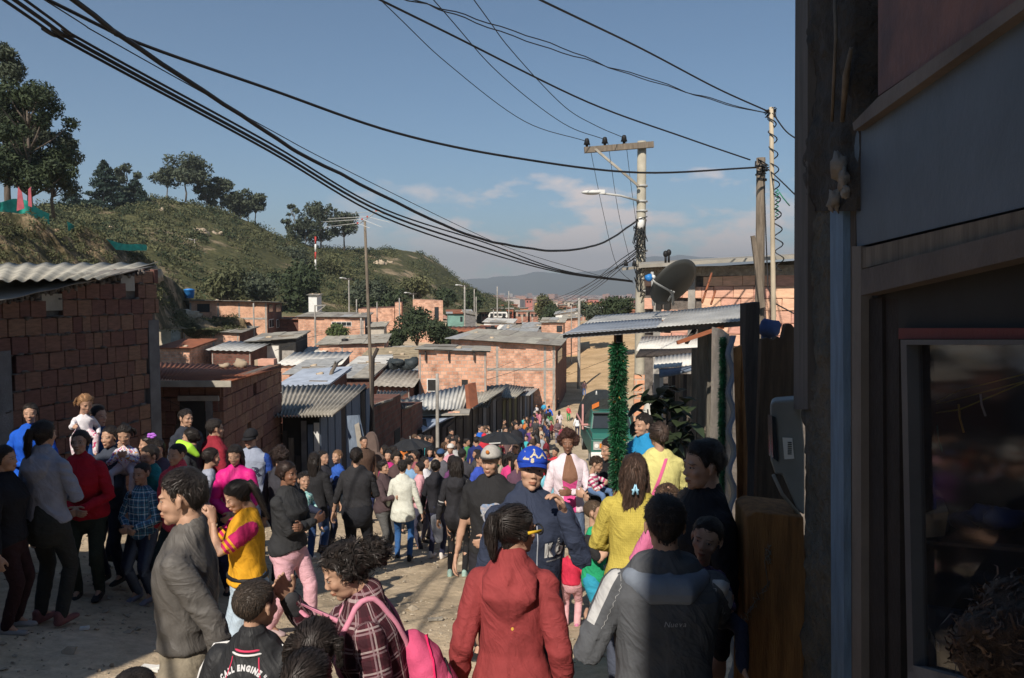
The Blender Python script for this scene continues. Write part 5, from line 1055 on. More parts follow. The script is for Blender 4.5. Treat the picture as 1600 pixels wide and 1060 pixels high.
def inner(px, py, dep):
 p = SP_(px, py, -dep); return p
m1 = MB(); 
bx_ = [SP_(1350, 300, -.06), SP_(1700, 300, -.06)]
m1 = MB(); a, b = Vector((1.27, 3.0, 0)), Vector((.95, .9, 0)); n = Vector((.9, -.14, 0))
for (p, q) in ((a + n, b + n), (a, a + n)):
 m1.hexa([Vector((p.x, p.y, 0)), Vector((q.x, q.y, 0)), Vector((q.x + .05, q.y + .05, 0)), Vector((p.x + .05, p.y + .05, 0)), Vector((p.x, p.y, 5)), Vector((q.x, q.y, 5)), Vector((q.x + .05, q.y + .05, 5)), Vector((p.x + .05, p.y + .05, 5))])
m1.build('shop_interior', mat('shop_interior', (.035, .034, .036), .95, .2, 3, 0), SH)
m1 = MB(); m1.tube([inner(1418, 652, .12), inner(1500, 640, .15), inner(1600, 598, .2)], .002, 4); m1.tube([inner(1418, 638, .2), inner(1480, 628, .2), inner(1700, 570, .3)], .0016, 4); m1.tube([inner(1418, 650, .2), inner(1500, 610, .2), inner(1700, 560, .3)], .0016, 4)
top('string', 'yellow cords strung across behind the shop window', 'cord', m1, mat('yellow_cord', (.35, .33, .04), .7, .2, 3, 0))
for i, (x, y, l, c_) in enumerate([(1450, 640, 68, (.45, .35, .35)), (1498, 632, 44, (.5, .3, .05)), (1532, 616, 34, (.4, .4, .42)), (1464, 665, 40, (.05, .28, .22)), (1440, 626, 14, (.5, .5, .5))]):
 m1 = MB(); m1.tube([inner(x, y, .14), inner(x + 2, y + l / 2, .14), inner(x + 8, y + l, .14)], .0028, 5); top('hanging_ribbon', ['long pale pink ribbon hanging from the yellow cord', 'short orange ribbon hanging from the yellow cord', 'curved white ribbon hanging from the yellow cord', 'green ribbon hanging from the yellow cord', 'tiny white clip on the yellow cord by the window frame'][i], 'ribbon', m1, mat('ribbon%d' % i, c_, .6, .1, 3, 0), group='ribbons in the shop window')
m1 = MB(); m1.hexa([inner(1424, 842, .05), inner(1476, 838, .05), inner(1484, 826, .2), inner(1425, 822, .2), inner(1424, 808, .05), inner(1482, 800, .05), inner(1474, 780, .2), inner(1424, 782, .2)])
top('cardboard_box', 'tan cardboard box on the shelf behind the shop window', 'box', m1, mat('cardboard', (.28, .21, .13), .85, .2, 5, .1))
m1 = MB(); m1.hexa([inner(1424, 844, .02), inner(1700, 865, .02), inner(1700, 858, .35), inner(1424, 840, .35), inner(1424, 848, .02), inner(1700, 872, .02), inner(1700, 864, .35), inner(1424, 846, .35)]); top('shelf', 'dark shelf across the inside of the shop window', 'shelf', m1, m_woodd)
for i in range(3):
 m1 = MB(); m1.blob(inner(1510 + i * 30, 812 - 6 * (i % 2), .22), (.05, .04, .03), 10, 7, jit=.6, seed=i); top('plastic_bag', ['dim blue plastic packet beside the cardboard box on the shelf', 'second dim blue plastic packet along the shelf from the cardboard box', 'third dim blue plastic packet along the shelf from the cardboard box'][i], 'packet', m1, mat('dim_blue_plastic', (.03, .07, .22), .35, .2, 3, 0))
def text(s, name, M, size, m, par=None, ext=.0015, extra=None, shear=0):
 cu = bpy.data.curves.new(name, 'FONT'); cu.body = s; cu.size = size; cu.extrude = ext; cu.align_x = 'CENTER'; cu.align_y = 'CENTER'; cu.shear = shear
 if extra: cu.offset = extra
 o = bpy.data.objects.new('tmp', cu); COL.objects.link(o); dg = bpy.context.evaluated_depsgraph_get(); me = bpy.data.meshes.new_from_object(o.evaluated_get(dg)); bpy.data.objects.remove(o)
 me.name = name; me.materials.clear(); me.materials.append(m); return place(name, me, M, par)
def spM(px, py, out, rx=0):
 n = Vector((-1, .16, 0)).normalized(); x = Vector((-.16, -1, 0)).normalized(); y = Vector((0, 0, 1)); M = Matrix((x, y, n)).transposed().to_4x4(); M.translation = SP_(px, py, out); return M @ Matrix.Rotation(rx, 4, 'Z')
m1 = MB(); m1.prism([inner(*p, .03) for p in ((1424, 945), (1490, 955), (1484, 1050), (1428, 1040))], (.05, 0, 0)); PK = top('printed_bag', 'dark bag lettered in white at the bottom of the shop window', 'bag', m1, mat('navy_bag', (.015, .03, .06), .5, .2, 3, 0))
text('MAY', 'lettering', spM(1449, 985, -.022, -.12), .033, m_conc, PK); text('KIND', 'lettering', spM(1459, 1003, -.022, -.08), .036, m_conc, PK)
m1 = MB(); m1.box(inner(1475, 1040, .06), (.05, .06, .07)); top('blue_packet', 'blue packet under the lettered bag in the shop window', 'packet', m1, mat('packet_blue', (.04, .12, .25), .5, .2, 3, 0))
m1 = MB(); 
for i, (x, y, s_) in enumerate([(1310, 262, .05), (1318, 280, .035), (1306, 312, .035), (1300, 318, .03), (1322, 300, .025)]): m1.blob(SP_(x, y, .07), (s_ * .5, s_ * .6, s_), 9, 7, jit=.9, seed=i + 20)
m1.build('plaster_lump', mat('plaster_lump', (.24, .21, .18), .95, .3, 6, .8, 20), SH)
m1 = MB(); m1.tube([SP_(1316, 190, .06), SP_(1322, 120, .07), SP_(1330, 75, .07)], [.008, .012, .006], 6); m1.tube([SP_(1304, -20, .06), SP_(1306, 60, .07), SP_(1300, 190, .06)], .006, 5); m1.build('splinter', m_wood, SH)
HS = thing('tall_house', 'tall plastered house standing behind the photographer', 'house', (3, -5, 0))
m1 = MB(); x0 = -1.54; m1.hexa([Vector((x0, -3, -.3)), Vector((x0 + 7, -4.2, -.3)), Vector((x0 + 7, -9, -.3)), Vector((x0 - 1, -9, -.3)), Vector((x0, -3, 11)), Vector((x0 + 7, -4.2, 11)), Vector((x0 + 7, -9, 11)), Vector((x0 - 1, -9, 11))][::1]); m1.build('wall', m_brk3, HS)
HL = thing('tall_house', 'plastered house just outside the left edge of the photo whose shade covers the left crowd', 'house', (-7, 0, 0))
m1 = MB(); m1.hexa([Vector((-10, -4, -1)), Vector((-5.6, -4, -1)), Vector((-4.03, 3.5, -1)), Vector((-10, 3.6, -1)), Vector((-10, -4, 4.2)), Vector((-5.6, -4, 4.2)), Vector((-4.03, 3.5, 4.2)), Vector((-10, 3.6, 4.2))]); m1.build('wall', m_brk3, HL)
TK = thing('truck', 'green pick-up truck with a black canvas canopy on pink rails', 'truck', (P(960, 700, 31).x, 32, G(3.6, 31)))
gr = mat('green_car_paint', (.02, .12, .095), .35, .1, 1, 0, spec=.6); z0 = G(3.6, 31) + .05; xl, xr = P(923, 700, 31).x, P(923, 700, 31).x + 1.9; TY = 7.2; VS = 1.13
def bx(name, x0, x1, y0, y1, a, b, m, par=TK, x0t=None, x1t=None, y0t=None, y1t=None, bev=.03):
 x0t = x0 if x0t is None else x0t; x1t = x1 if x1t is None else x1t; y0t = y0 if y0t is None else y0t; y1t = y1 if y1t is None else y1t
 y0 += TY; y1 += TY; y0t += TY; y1t += TY; a *= VS; b *= VS
 m1 = MB(); m1.hexa([Vector((x0, y0, z0 + a)), Vector((x1, y0, z0 + a)), Vector((x1, y1, z0 + a)), Vector((x0, y1, z0 + a)), Vector((x0t, y0t, z0 + b)), Vector((x1t, y0t, z0 + b)), Vector((x1t, y1t, z0 + b)), Vector((x0t, y1t, z0 + b))])
 o = m1.build(name, m, par)
 if bev: q = o.modifiers.new('Bevel', 'BEVEL'); q.width = bev; q.segments = 2
 return o
body = bx('body', xl, xr, 23.6, 28.5, .45, 1.08, gr); bx('bonnet', xl + .05, xr - .05, 23.65, 24.9, 1.09, 1.28, gr, y0t=23.85)
cabin = bx('cabin', xl + .05, xr - .05, 24.8, 26.2, 1.1, 1.85, gr, x0t=xl + .2, x1t=xr - .2, y0t=25.25)
bx('windscreen', xl + .16, xr - .16, 24.80, 24.9, 1.3, 1.76, m_glass, x0t=xl + .25, x1t=xr - .25, y0t=25.12, y1t=25.2, bev=0)
bx('sun_visor', xl + .2, xr - .2, 25.0, 25.12, 1.77, 1.83, m_black)
gl_ = bx('grille', xl + .5, xr - .5, 23.57, 23.62, .75, 1.0, m_zinc, bev=0)
for i in range(4): bx('grille_bar', xl + .52, xr - .52, 23.55, 23.58, .77 + i * .06, .79 + i * .06, m_black, gl_, bev=0)
for s_ in (0, 1):
 q = xl + .08 if s_ == 0 else xr - .48
 h = bx('headlight', q, q + .4, 23.56, 23.62, .74, 1.02, m_zinc, bev=0); c = Vector((q + (.12 if s_ == 0 else .28), 23.53 + TY, z0 + .88 * VS)); m1 = MB(); m1.tube([c, c + Vector((0, .03, 0))], .085, 14); m1.build('lens', mat('lamp_glass', (.7, .7, .68), .1, .1, 3, 0, spec=.8), h)
 bx('indicator', q + (.24 if s_ == 0 else .04), q + (.36 if s_ == 0 else .16), 23.53, 23.56, .80, .96, mat('amber_lens', (.65, .22, .02), .3, .1, 3, 0), h, bev=0)
 m1 = MB(); m1.tube([Vector((xl + .1 if s_ == 0 else xr - .1, 25.0 + TY, z0 + 1.45)), Vector((xl - .15 if s_ == 0 else xr + .15, 24.95 + TY, z0 + 1.52))], .015, 6); m1.build('mirror_arm', m_pvc, TK)
 for yy in (24.5, 27.7):
  m1 = MB(); c = Vector((xl + .12 if s_ == 0 else xr - .12, yy + TY, z0 + .38)); m1.tube([c - Vector((.11, 0, 0)), c + Vector((.11, 0, 0))], .37, 18); wl_ = m1.build('wheel', m_black, TK); m1 = MB(); m1.tube([c - Vector((.12, 0, 0)), c + Vector((.12, 0, 0))], .2, 14); m1.build('rim', m_zinc, wl_)
bx('bumper', xl - .02, xr + .02, 23.45, 23.6, .48, .66, m_white)
m1 = MB(); prof = [(-.12, 1.25), (-.02, 1.95), (.28, 2.50), (.7, 2.72), (1.15, 2.72), (1.57, 2.5), (1.87, 1.95), (1.97, 1.25)]
m1.prism([Vector((xl + a * 1.05, 25.9 + TY, z0 + (b if b < 1.5 else b * .93))) for a, b in prof], (0, 3.1, 0)); m1.build('canopy', mat('black_canvas', (.03, .033, .031), .75, .3, 2.5, .8, 6, dist=.08), TK)
pk = mat('pink_rail_paint', (.55, .28, .26), .6, .15, 3, .1); m1 = MB(); m1.bar((xl - .14, 33.05, z0 + 2.3), (xl - .14, 33.05, z0 + 1.25), .07, .07); m1.bar((xl - .2, 33.02, z0 + 1.45), (xr + .2, 33.02, z0 + 1.45), .07, .07); m1.bar((xl - .14, 33.05, z0 + 1.43), (xl - .14, 36.1, z0 + 1.43), .06, .06); m1.build('rail', pk, TK)
m1 = MB(); m1.prism([P(925, 633, 33.05), P(936, 628, 33.05), P(936, 635, 33.05), P(925, 640, 33.05)], (0, .03, 0)); m1.build('orange_tag', mat('orange_tag', (.6, .16, .03), .7, .1, 3, 0), TK)
m1 = MB(); m1.tube([P(932, 611 + 6, 33.0), P(932, 611, 33.0)], [.05, .02], 6); m1.build('rope_knot', m_pvc, TK)
PLm = mat('broad_leaf', (.035, .052, .022), .55, .3, 3, .2, 10, spec=.4, col2=(.018, .028, .014)); PLs = mat('sunlit_leaf', (.20, .30, .10), .6, .2, 3, .2, 10)
PT = thing('broad_leafed_plant', 'dark broad leafed plant with two bright leaves beside the garland post', 'plant', (P(1030, 700, 8.4).x, 8.4, G(1.6, 8.4)))
cb = Vector((P(1036, 700, 8.4).x, 8.4, G(1.6, 8.4)))
def leaf(c, dirv, L, Wd, m, par, droop=.3):
 dirv = dirv.normalized(); s_ = dirv.cross(Vector((0, 0, 1))); s_ = s_.normalized() if s_.length > .1 else Vector((1, 0, 0)); up = s_.cross(dirv); m1 = MB(); vs = []
 prof = [0, .55, .9, 1, .82, .45, .0]
 for i, w in enumerate(prof):
  t = i / 6; p = c + dirv * L * t - Vector((0, 0, droop * L * t * t)); vs += [p - s_ * Wd * w * .5 + up * .12 * Wd * w, p, p + s_ * Wd * w * .5 + up * .12 * Wd * w]
 fs = [f for i in range(6) for f in ((i * 3, i * 3 + 1, i * 3 + 4, i * 3 + 3), (i * 3 + 1, i * 3 + 2, i * 3 + 5, i * 3 + 4))]; m1.add(vs, fs, 0, True); return m1.build('leaf', m, par)
m1 = MB()
for i in range(5): e_ = P(1012 + i * 15, 640 + 12 * math.sin(i * 2), 8.2 + .2 * (i % 2)); m1.tube([cb, cb.lerp(e_, .5) + Vector((.05 * math.sin(i), 0, .1)), e_], [.025, .018, .008], 6)
m1.build('stem', m_trunk, PT)
for i in range(120):
 x, y = rnd.uniform(1004, 1084), rnd.uniform(604, 705); 
 if (x - 1044) ** 2 / 42 ** 2 + (y - 655) ** 2 / 52 ** 2 > 1: x, y = 1044 + (x - 1044) * .7, 655 + (y - 655) * .7
 leaf(P(x, y, rnd.uniform(7.9, 8.7)), Vector((rnd.uniform(-1, 1), rnd.uniform(-1, .4), rnd.uniform(-.4, .5))), rnd.uniform(.15, .24), rnd.uniform(.11, .18), PLm, PT)
for (x, y, dx, dz, L_) in [(1008, 600, -.9, -.2, .16), (1000, 618, -1, -.1, .15), (1010, 642, -.9, .15, .2), (1003, 590, -.6, .5, .12), (1016, 607, -.7, -.7, .16), (996, 612, .5, .5, .1)]: leaf(P(x, y, 8.2), Vector((dx, -.2, dz)), L_, L_ * .62, PLs, PT)
def umbrella(label, px, yt, d, rw, tilt, seed=0):
 c = P(px, yt, d); root = thing('umbrella', label, 'umbrella', c - Vector((0, 0, .9)), group='open black umbrellas over the crowd'); m1 = MB(); n = 8; K = 5; vs = [c]; M = Matrix.Rotation(tilt, 3, 'Y')
 for k in range(1, K + 1):
  for j in range(n * 2):
   an = math.pi * j / n; rr = rw * k / K * (1 if j % 2 == 0 else .955 - .02 * (k == K)); z = -.34 * rw * (k / K) ** 1.9 + (.0 if j % 2 == 0 else -.012 * k); vs.append(c + M @ Vector((math.cos(an + seed) * rr, math.sin(an + seed) * rr, z - (.0 if j % 2 == 0 else -.05 * (k == K)))))
 w = n * 2; fs = [(0, 1 + j, 1 + (j + 1) % w) for j in range(w)] + [(1 + (k - 1) * w + j, 1 + k * w + j, 1 + k * w + (j + 1) % w, 1 + (k - 1) * w + (j + 1) % w) for k in range(1, K) for j in range(w)]
 m1.add(vs, fs, 0, False); o = m1.build('canopy', mat('umbrella_cloth', (.024, .025, .028), .6, .2, 3, .1), root); s_ = o.modifiers.new('Solidify', 'SOLIDIFY'); s_.thickness = .004
 m1 = MB()
 for j in range(8): an = 2 * math.pi * j / 8 + seed; m1.tube([c + M @ Vector((0, 0, -.03)), c + M @ Vector((math.cos(an) * rw * .6, math.sin(an) * rw * .6, -.15 * rw)), c + M @ Vector((math.cos(an) * rw * .98, math.sin(an) * rw * .98, -.35 * rw))], .004, 4)
 m1.build('ribs', m_zinc, root); m1 = MB(); m1.tube([c + M @ Vector((0, 0, .06)), c + M @ Vector((0, 0, -.8))], .008, 6); m1.build('shaft', m_zinc, root); return root
U1 = umbrella('black umbrella with a pale mark on its edge behind the grey snapback cap', 784, 675, 17, .52, .03)
m1 = MB(); m1.prism([P(764, 692.5, 16.48), P(782, 691.5, 16.46), P(782, 693, 16.46), P(764, 694, 16.48)], (0, .01, 0)); m1.build('edge_mark', m_pvc, U1)
umbrella('dark grey umbrella further left above the crowd by the low pole', 641, 686, 16.5, .46, -.08, .3)
gp = []
for (x, y, d) in ((842, 663, 48), (856, 672, 44), (897, 640, 60), (880, 585, 90), (865, 590, 88)):
 for i in range(14): p = P(x, y, d); q = (p.x + rnd.uniform(-.7, .7), p.y + rnd.uniform(-2, 2)); gp.append(((q[0], q[1], G(*q)), (.3, .3, .08)))
quads_obj('grass_tufts', leafcloud(gp, 2500, .05), m_leafm, kind='stuff')
m1 = MB(); cubes = []
for i in range(9000):
 d = 2.4 + 14 * rnd.random() ** 1.3; px = rnd.uniform(-60, 1180); x = (px - 800) / F * d; s_ = rnd.choice((.006, .008, .010, .012, .016, .024)) * (1 if rnd.random() > .045 else 2.4)
 if noise.noise(Vector((x * .9, d * .9, 9))) < -.12 and s_ < .03: continue
 zz = gfn(x, d)[2]; a_, b_, c_ = (rnd.uniform(.6, 1.3) * s_ for _ in range(3)); t_ = Matrix.Rotation(rnd.uniform(0, 6.28), 3, 'Z') @ Matrix.Rotation(rnd.uniform(-.5, .5), 3, 'X')
 vs = [Vector((x, d, zz + s_ * .2)) + t_ @ Vector(q) for q in ((a_, 0, 0), (0, b_, 0), (-a_, 0, 0), (0, -b_, 0), (0, 0, c_ * .7), (0, 0, -c_ * .7), (a_ * .6, b_ * .6, c_ * .3), (-a_ * .6, -b_ * .5, c_ * .35))]
 m1.add(vs, [(4, 0, 6), (4, 6, 1), (4, 1, 2), (4, 2, 7), (4, 7, 3), (4, 3, 0), (5, 6, 0), (5, 1, 6), (5, 2, 1), (5, 7, 2), (5, 3, 7), (5, 0, 3)])
m1.build('gravel', mat('stone_chips', (.38, .325, .25), .95, .35, 3, .3, 30), kind='stuff')
def flat_bit(label, px, py, w, h, m, rz=0, cat='litter'):
 k = py; d = 3
 for _ in range(400):
  p = P(px, py, d)
  if p.z <= G(p.x, p.y) + .03: break
  d += .03
 m1 = MB(); c = P(px, py, d); c.z = gfn(c.x, c.y)[2] + .02
 m1.box(c, (w, h, .02), rz=rz); m1.box(c + Vector((w * .3, 0, .01)), (w * .5, h * .6, .012), rz=rz + .5); return top('litter', label, cat, m1, m, group='litter on the ground')
flat_bit('crumpled white wrapper on the dirt right of the woman with the pink backpack', 680, 968, .14, .035, m_fibre, .1); flat_bit('white scrap of paper beside the trouser leg of the man in the grey jacket', 236, 1044, .16, .07, m_white, -.2); flat_bit('small pale scrap on the shaded ground by the grey sweater woman', 132, 979, .07, .04, m_white, .3)
# ================================================================ haze
m_haze = bpy.data.materials.new('haze'); m_haze.use_nodes = True; nt = m_haze.node_tree; nt.nodes.remove(nt.nodes['Principled BSDF'])
pv = N(nt, 'ShaderNodeVolumePrincipled', {'Density': 2.2e-4, 'Anisotropy': .2, 'Color': (.80, .86, .93, 1)}); nt.links.new(pv.outputs[0], nt.nodes['Material Output'].inputs['Volume'])
m1 = MB(); m1.box((0, 4560, 170), (15000, 9200, 470)); m1.build('haze', m_haze, kind='stuff')
# ================================================================ people
def mnode(nt, op, a, b=None, c=None, clamp=False):
 n = nt.nodes.new('ShaderNodeMath'); n.operation = op; n.use_clamp = clamp
 for i, v in enumerate((a, b, c)):
  if v is None: continue
  if isinstance(v, (int, float)): n.inputs[i].default_value = v
  else: nt.links.new(v, n.inputs[i])
 return n.outputs[0]
def lt(nt, a, v): return mnode(nt, 'LESS_THAN', a, v)
def ell(nt, u, v, u0, v0, ru, rv):
 a = mnode(nt, 'MULTIPLY', mnode(nt, 'SUBTRACT', u, u0), 1 / ru); b = mnode(nt, 'MULTIPLY', mnode(nt, 'SUBTRACT', v, v0), 1 / rv)
 return mnode(nt, 'ADD', mnode(nt, 'MULTIPLY', a, a), mnode(nt, 'MULTIPLY', b, b))
def mixc(nt, f, a, b, blend='MIX'):
 n = N(nt, 'ShaderNodeMix', data_type='RGBA', blend_type=blend)
 if isinstance(f, (int, float)): n.inputs[0].default_value = f
 else: nt.links.new(f, n.inputs[0])
 for i, v in ((6, a), (7, b)):
  if isinstance(v, tuple): n.inputs[i].default_value = v + (1,)
  else: nt.links.new(v, n.inputs[i])
 return n.outputs[2]
def skinmat():
 m = bpy.data.materials.new('skin'); m.use_nodes = True; nt = m.node_tree; L = nt.links; b = nt.nodes['Principled BSDF']
 b.inputs['Roughness'].default_value = .52; b.inputs['Specular IOR Level'].default_value = .35
 b.inputs['Subsurface Weight'].default_value = .0
 oi = N(nt, 'ShaderNodeObjectInfo'); at = N(nt, 'ShaderNodeAttribute', attribute_name='hp'); s = N(nt, 'ShaderNodeSeparateXYZ'); L.new(at.outputs['Vector'], s.inputs[0])
 x, y, z = s.outputs; ax = mnode(nt, 'ABSOLUTE', x)
 front = mnode(nt, 'MULTIPLY', lt(nt, y, -.16), mnode(nt, 'GREATER_THAN', z, -.6))
 tn = N(nt, 'ShaderNodeNewGeometry'); nz = N(nt, 'ShaderNodeTexNoise', {'Scale': 22., 'Detail': 4.}); L.new(tn.outputs['Position'], nz.inputs['Vector'])
 v = RAMP(nt, nz.outputs['Fac'], [(.3, (.86, .82, .80)), (.7, (1.08, 1.06, 1.06))])
 c = mixc(nt, 1., oi.outputs['Color'], v.outputs[0], 'MULTIPLY')
 ck = ell(nt, ax, z, .17, -.12, .11, .09); c = mixc(nt, mnode(nt, 'MULTIPLY', mnode(nt, 'MULTIPLY', mnode(nt, 'SUBTRACT', 1., ck, clamp=True), .35), front), c, mixc(nt, 1., c, (1.05, .80, .74), 'MULTIPLY'))
 def paint(c, f, col): return mixc(nt, mnode(nt, 'MULTIPLY', f, front), c, col)
 lip = mixc(nt, 1., c, (.88, .64, .60), 'MULTIPLY')
 c = paint(c, lt(nt, ell(nt, x, z, 0., -.278, .098, .036), 1.), lip)
 ml = mnode(nt, 'MULTIPLY', lt(nt, mnode(nt, 'ABSOLUTE', mnode(nt, 'ADD', z, .272)), .0045), lt(nt, ax, .095)); c = paint(c, ml, mixc(nt, 1., c, (.3, .2, .2), 'MULTIPLY'))
 c = paint(c, lt(nt, ell(nt, ax, z, .032, -.172, .016, .009), 1.), (.02, .008, .006))
 br = mnode(nt, 'ABSOLUTE', mnode(nt, 'SUBTRACT', z, mnode(nt, 'SUBTRACT', .093, mnode(nt, 'MULTIPLY', mnode(nt, 'POWER', mnode(nt, 'SUBTRACT', ax, .12), 2.), 2.6))))
 bm = mnode(nt, 'MULTIPLY', lt(nt, br, .011), mnode(nt, 'MULTIPLY', lt(nt, ax, .215), mnode(nt, 'GREATER_THAN', ax, .05))); c = paint(c, mnode(nt, 'MULTIPLY', bm, .6), (.03, .02, .015))
 E = ell(nt, ax, z, .132, .006, .055, .018)
 c = paint(c, lt(nt, E, 1.55), mixc(nt, 1., oi.outputs['Color'], (.35, .27, .25), 'MULTIPLY')); c = paint(c, lt(nt, E, .95), (.36, .31, .28))
 I = mnode(nt, 'MULTIPLY', lt(nt, ell(nt, ax, z, .132, .008, .024, .022), 1.), lt(nt, E, .95)); c = paint(c, I, (.018, .010, .007))
 L.new(c, b.inputs['Base Color'])
 n2 = N(nt, 'ShaderNodeTexNoise', {'Scale': 260., 'Detail': 3.}); L.new(tn.outputs['Position'], n2.inputs['Vector']); bp = N(nt, 'ShaderNodeBump', {'Strength': .15, 'Distance': .001}); L.new(n2.outputs['Fac'], bp.inputs['Height']); L.new(bp.outputs[0], b.inputs['Normal'])
 return m
m_skin = skinmat()
def hairmat(name, rough=.46, st=(30, 30, 2.5), bump=1., gain=1.):
 m = bpy.data.materials.new(name); m.use_nodes = True; nt = m.node_tree; L = nt.links; b = nt.nodes['Principled BSDF']
 b.inputs['Roughness'].default_value = rough; b.inputs['Specular IOR Level'].default_value = .4
 oi = N(nt, 'ShaderNodeObjectInfo'); t = N(nt, 'ShaderNodeTexCoord'); mp_ = N(nt, 'ShaderNodeMapping', {'Scale': st}); L.new(t.outputs['Object'], mp_.inputs[0])
 n1 = N(nt, 'ShaderNodeTexNoise', {'Scale': 1., 'Detail': 5., 'Roughness': .7}); L.new(mp_.outputs[0], n1.inputs['Vector'])
 r = RAMP(nt, n1.outputs['Fac'], [(.35, (.6 * gain,) * 3), (.65, (2.2 * gain,) * 3)]); L.new(mixc(nt, 1., oi.outputs['Color'], r.outputs[0], 'MULTIPLY'), b.inputs['Base Color'])
 bp = N(nt, 'ShaderNodeBump', {'Strength': bump, 'Distance': .02}); L.new(n1.outputs['Fac'], bp.inputs['Height']); L.new(bp.outputs[0], b.inputs['Normal'])
 return m
m_lock = hairmat('hair_lock', .52, (3, 3, 3), .0, 1.7); m_hair = hairmat('straight_hair'); m_curl = hairmat('curly_hair', .55, (16, 16, 16), 1.0); m_crop = hairmat('cropped_hair', .6, (40, 40, 40), .6)
def clothmat(name, c=None, sleeve=None, fn=None, rough=.85, sheen=.0, spec=.25, bump=.35):
 """fabric coloured by the object colour (or c); sleeve: colour of the sleeves; fn(nt,u,v,w,base) adds a woven or printed pattern"""
 if name in MATS: return MATS[name]
 m = bpy.data.materials.new(name); m.use_nodes = True; nt = m.node_tree; L = nt.links; b = nt.nodes['Principled BSDF']
 b.inputs['Roughness'].default_value = rough; b.inputs['Specular IOR Level'].default_value = spec
 at = N(nt, 'ShaderNodeAttribute', attribute_name='cp'); s = N(nt, 'ShaderNodeSeparateXYZ'); L.new(at.outputs['Vector'], s.inputs[0]); u, v, w = s.outputs
 base = N(nt, 'ShaderNodeObjectInfo').outputs['Color'] if c is None else N(nt, 'ShaderNodeRGB').outputs[0]
 if c is not None: base.default_value = tuple(c) + (1,)
 tn = N(nt, 'ShaderNodeTexCoord'); nz = N(nt, 'ShaderNodeTexNoise', {'Scale': 7., 'Detail': 6., 'Roughness': .65}); L.new(tn.outputs['Object'], nz.inputs['Vector'])
 if sleeve is not None: base = mixc(nt, mnode(nt, 'GREATER_THAN', w, .5), base, tuple(sleeve))
 if fn: base = fn(nt, u, v, w, base)
 r = RAMP(nt, nz.outputs['Fac'], [(.3, (.80,) * 3), (.7, (1.12,) * 3)]); L.new(mixc(nt, 1., base, r.outputs[0], 'MULTIPLY'), b.inputs['Base Color'])
 n2 = N(nt, 'ShaderNodeTexNoise', {'Scale': 34., 'Detail': 4., 'Roughness': .6, 'Distortion': .6}); L.new(tn.outputs['Object'], n2.inputs['Vector']); bp = N(nt, 'ShaderNodeBump', {'Strength': bump * .8, 'Distance': .010}); L.new(n2.outputs['Fac'], bp.inputs['Height'])
 cv = N(nt, 'ShaderNodeCombineXYZ'); L.new(mnode(nt, 'ADD', mnode(nt, 'MULTIPLY', u, 7.), mnode(nt, 'MULTIPLY', v, 4.5)), cv.inputs[0]); L.new(mnode(nt, 'MULTIPLY', mnode(nt, 'MULTIPLY', v, mnode(nt, 'ADD', 4.5, mnode(nt, 'MULTIPLY', mnode(nt, 'GREATER_THAN', w, .5), 4.))), 1.), cv.inputs[1]); L.new(mnode(nt, 'MULTIPLY', w, 3.), cv.inputs[2])
 n3 = N(nt, 'ShaderNodeTexNoise', {'Scale': 1., 'Detail': 3., 'Roughness': .5, 'Distortion': .9}); L.new(cv.outputs[0], n3.inputs['Vector'])
 rg = mnode(nt, 'POWER', mnode(nt, 'SUBTRACT', 1., mnode(nt, 'MULTIPLY', mnode(nt, 'ABSOLUTE', mnode(nt, 'SUBTRACT', n3.outputs['Fac'], .5)), 5.), clamp=True), 1.6)
 b2 = N(nt, 'ShaderNodeBump', {'Strength': .28, 'Distance': .022}); L.new(rg, b2.inputs['Height']); L.new(bp.outputs[0], b2.inputs['Normal']); L.new(b2.outputs[0], b.inputs['Normal'])
 MATS[name] = m; return m
m_cloth = clothmat('plain_cloth'); m_nylon = clothmat('shiny_nylon', rough=.6, spec=.3, bump=.35); m_denim = clothmat('denim', fn=lambda nt, u, v, w, b: mixc(nt, mnode(nt, 'MULTIPLY', mnode(nt, 'SUBTRACT', 1., mnode(nt, 'MULTIPLY', mnode(nt, 'ABSOLUTE', u), 14.), clamp=True), .45), b, (.35, .42, .52)))
def fr(nt, a, s): return mnode(nt, 'FRACT', mnode(nt, 'MULTIPLY', a, s))
def plaid(c1, c2, c3, s=11.):
 def f(nt, u, v, w, b):
  fu, fv = fr(nt, mnode(nt, 'ADD', u, 5.), s), fr(nt, mnode(nt, 'ADD', v, 5.), s)
  a = mixc(nt, mnode(nt, 'MULTIPLY', lt(nt, fu, .42), .6), b, c1); a = mixc(nt, mnode(nt, 'MULTIPLY', lt(nt, fv, .42), .6), a, c1)
  for q, k in ((fu, .62), (fv, .62), (fu, .80), (fv, .80)): a = mixc(nt, mnode(nt, 'MULTIPLY', lt(nt, mnode(nt, 'ABSOLUTE', mnode(nt, 'SUBTRACT', q, k)), .045), .75), a, c2 if k < .7 else c3)
  return a
 return f
def stripes(c, s=22., duty=.5, lo=-9., hi=9., sleeves=None):
 def f(nt, u, v, w, b):
  m_ = mnode(nt, 'MULTIPLY', lt(nt, fr(nt, mnode(nt, 'ADD', v, 5.), s), duty), mnode(nt, 'MULTIPLY', mnode(nt, 'GREATER_THAN', v, lo), lt(nt, v, hi)))
  if sleeves: m_ = mnode(nt, 'MULTIPLY', m_, mnode(nt, 'GREATER_THAN', w, .5))
  return mixc(nt, m_, b, c)
 return f
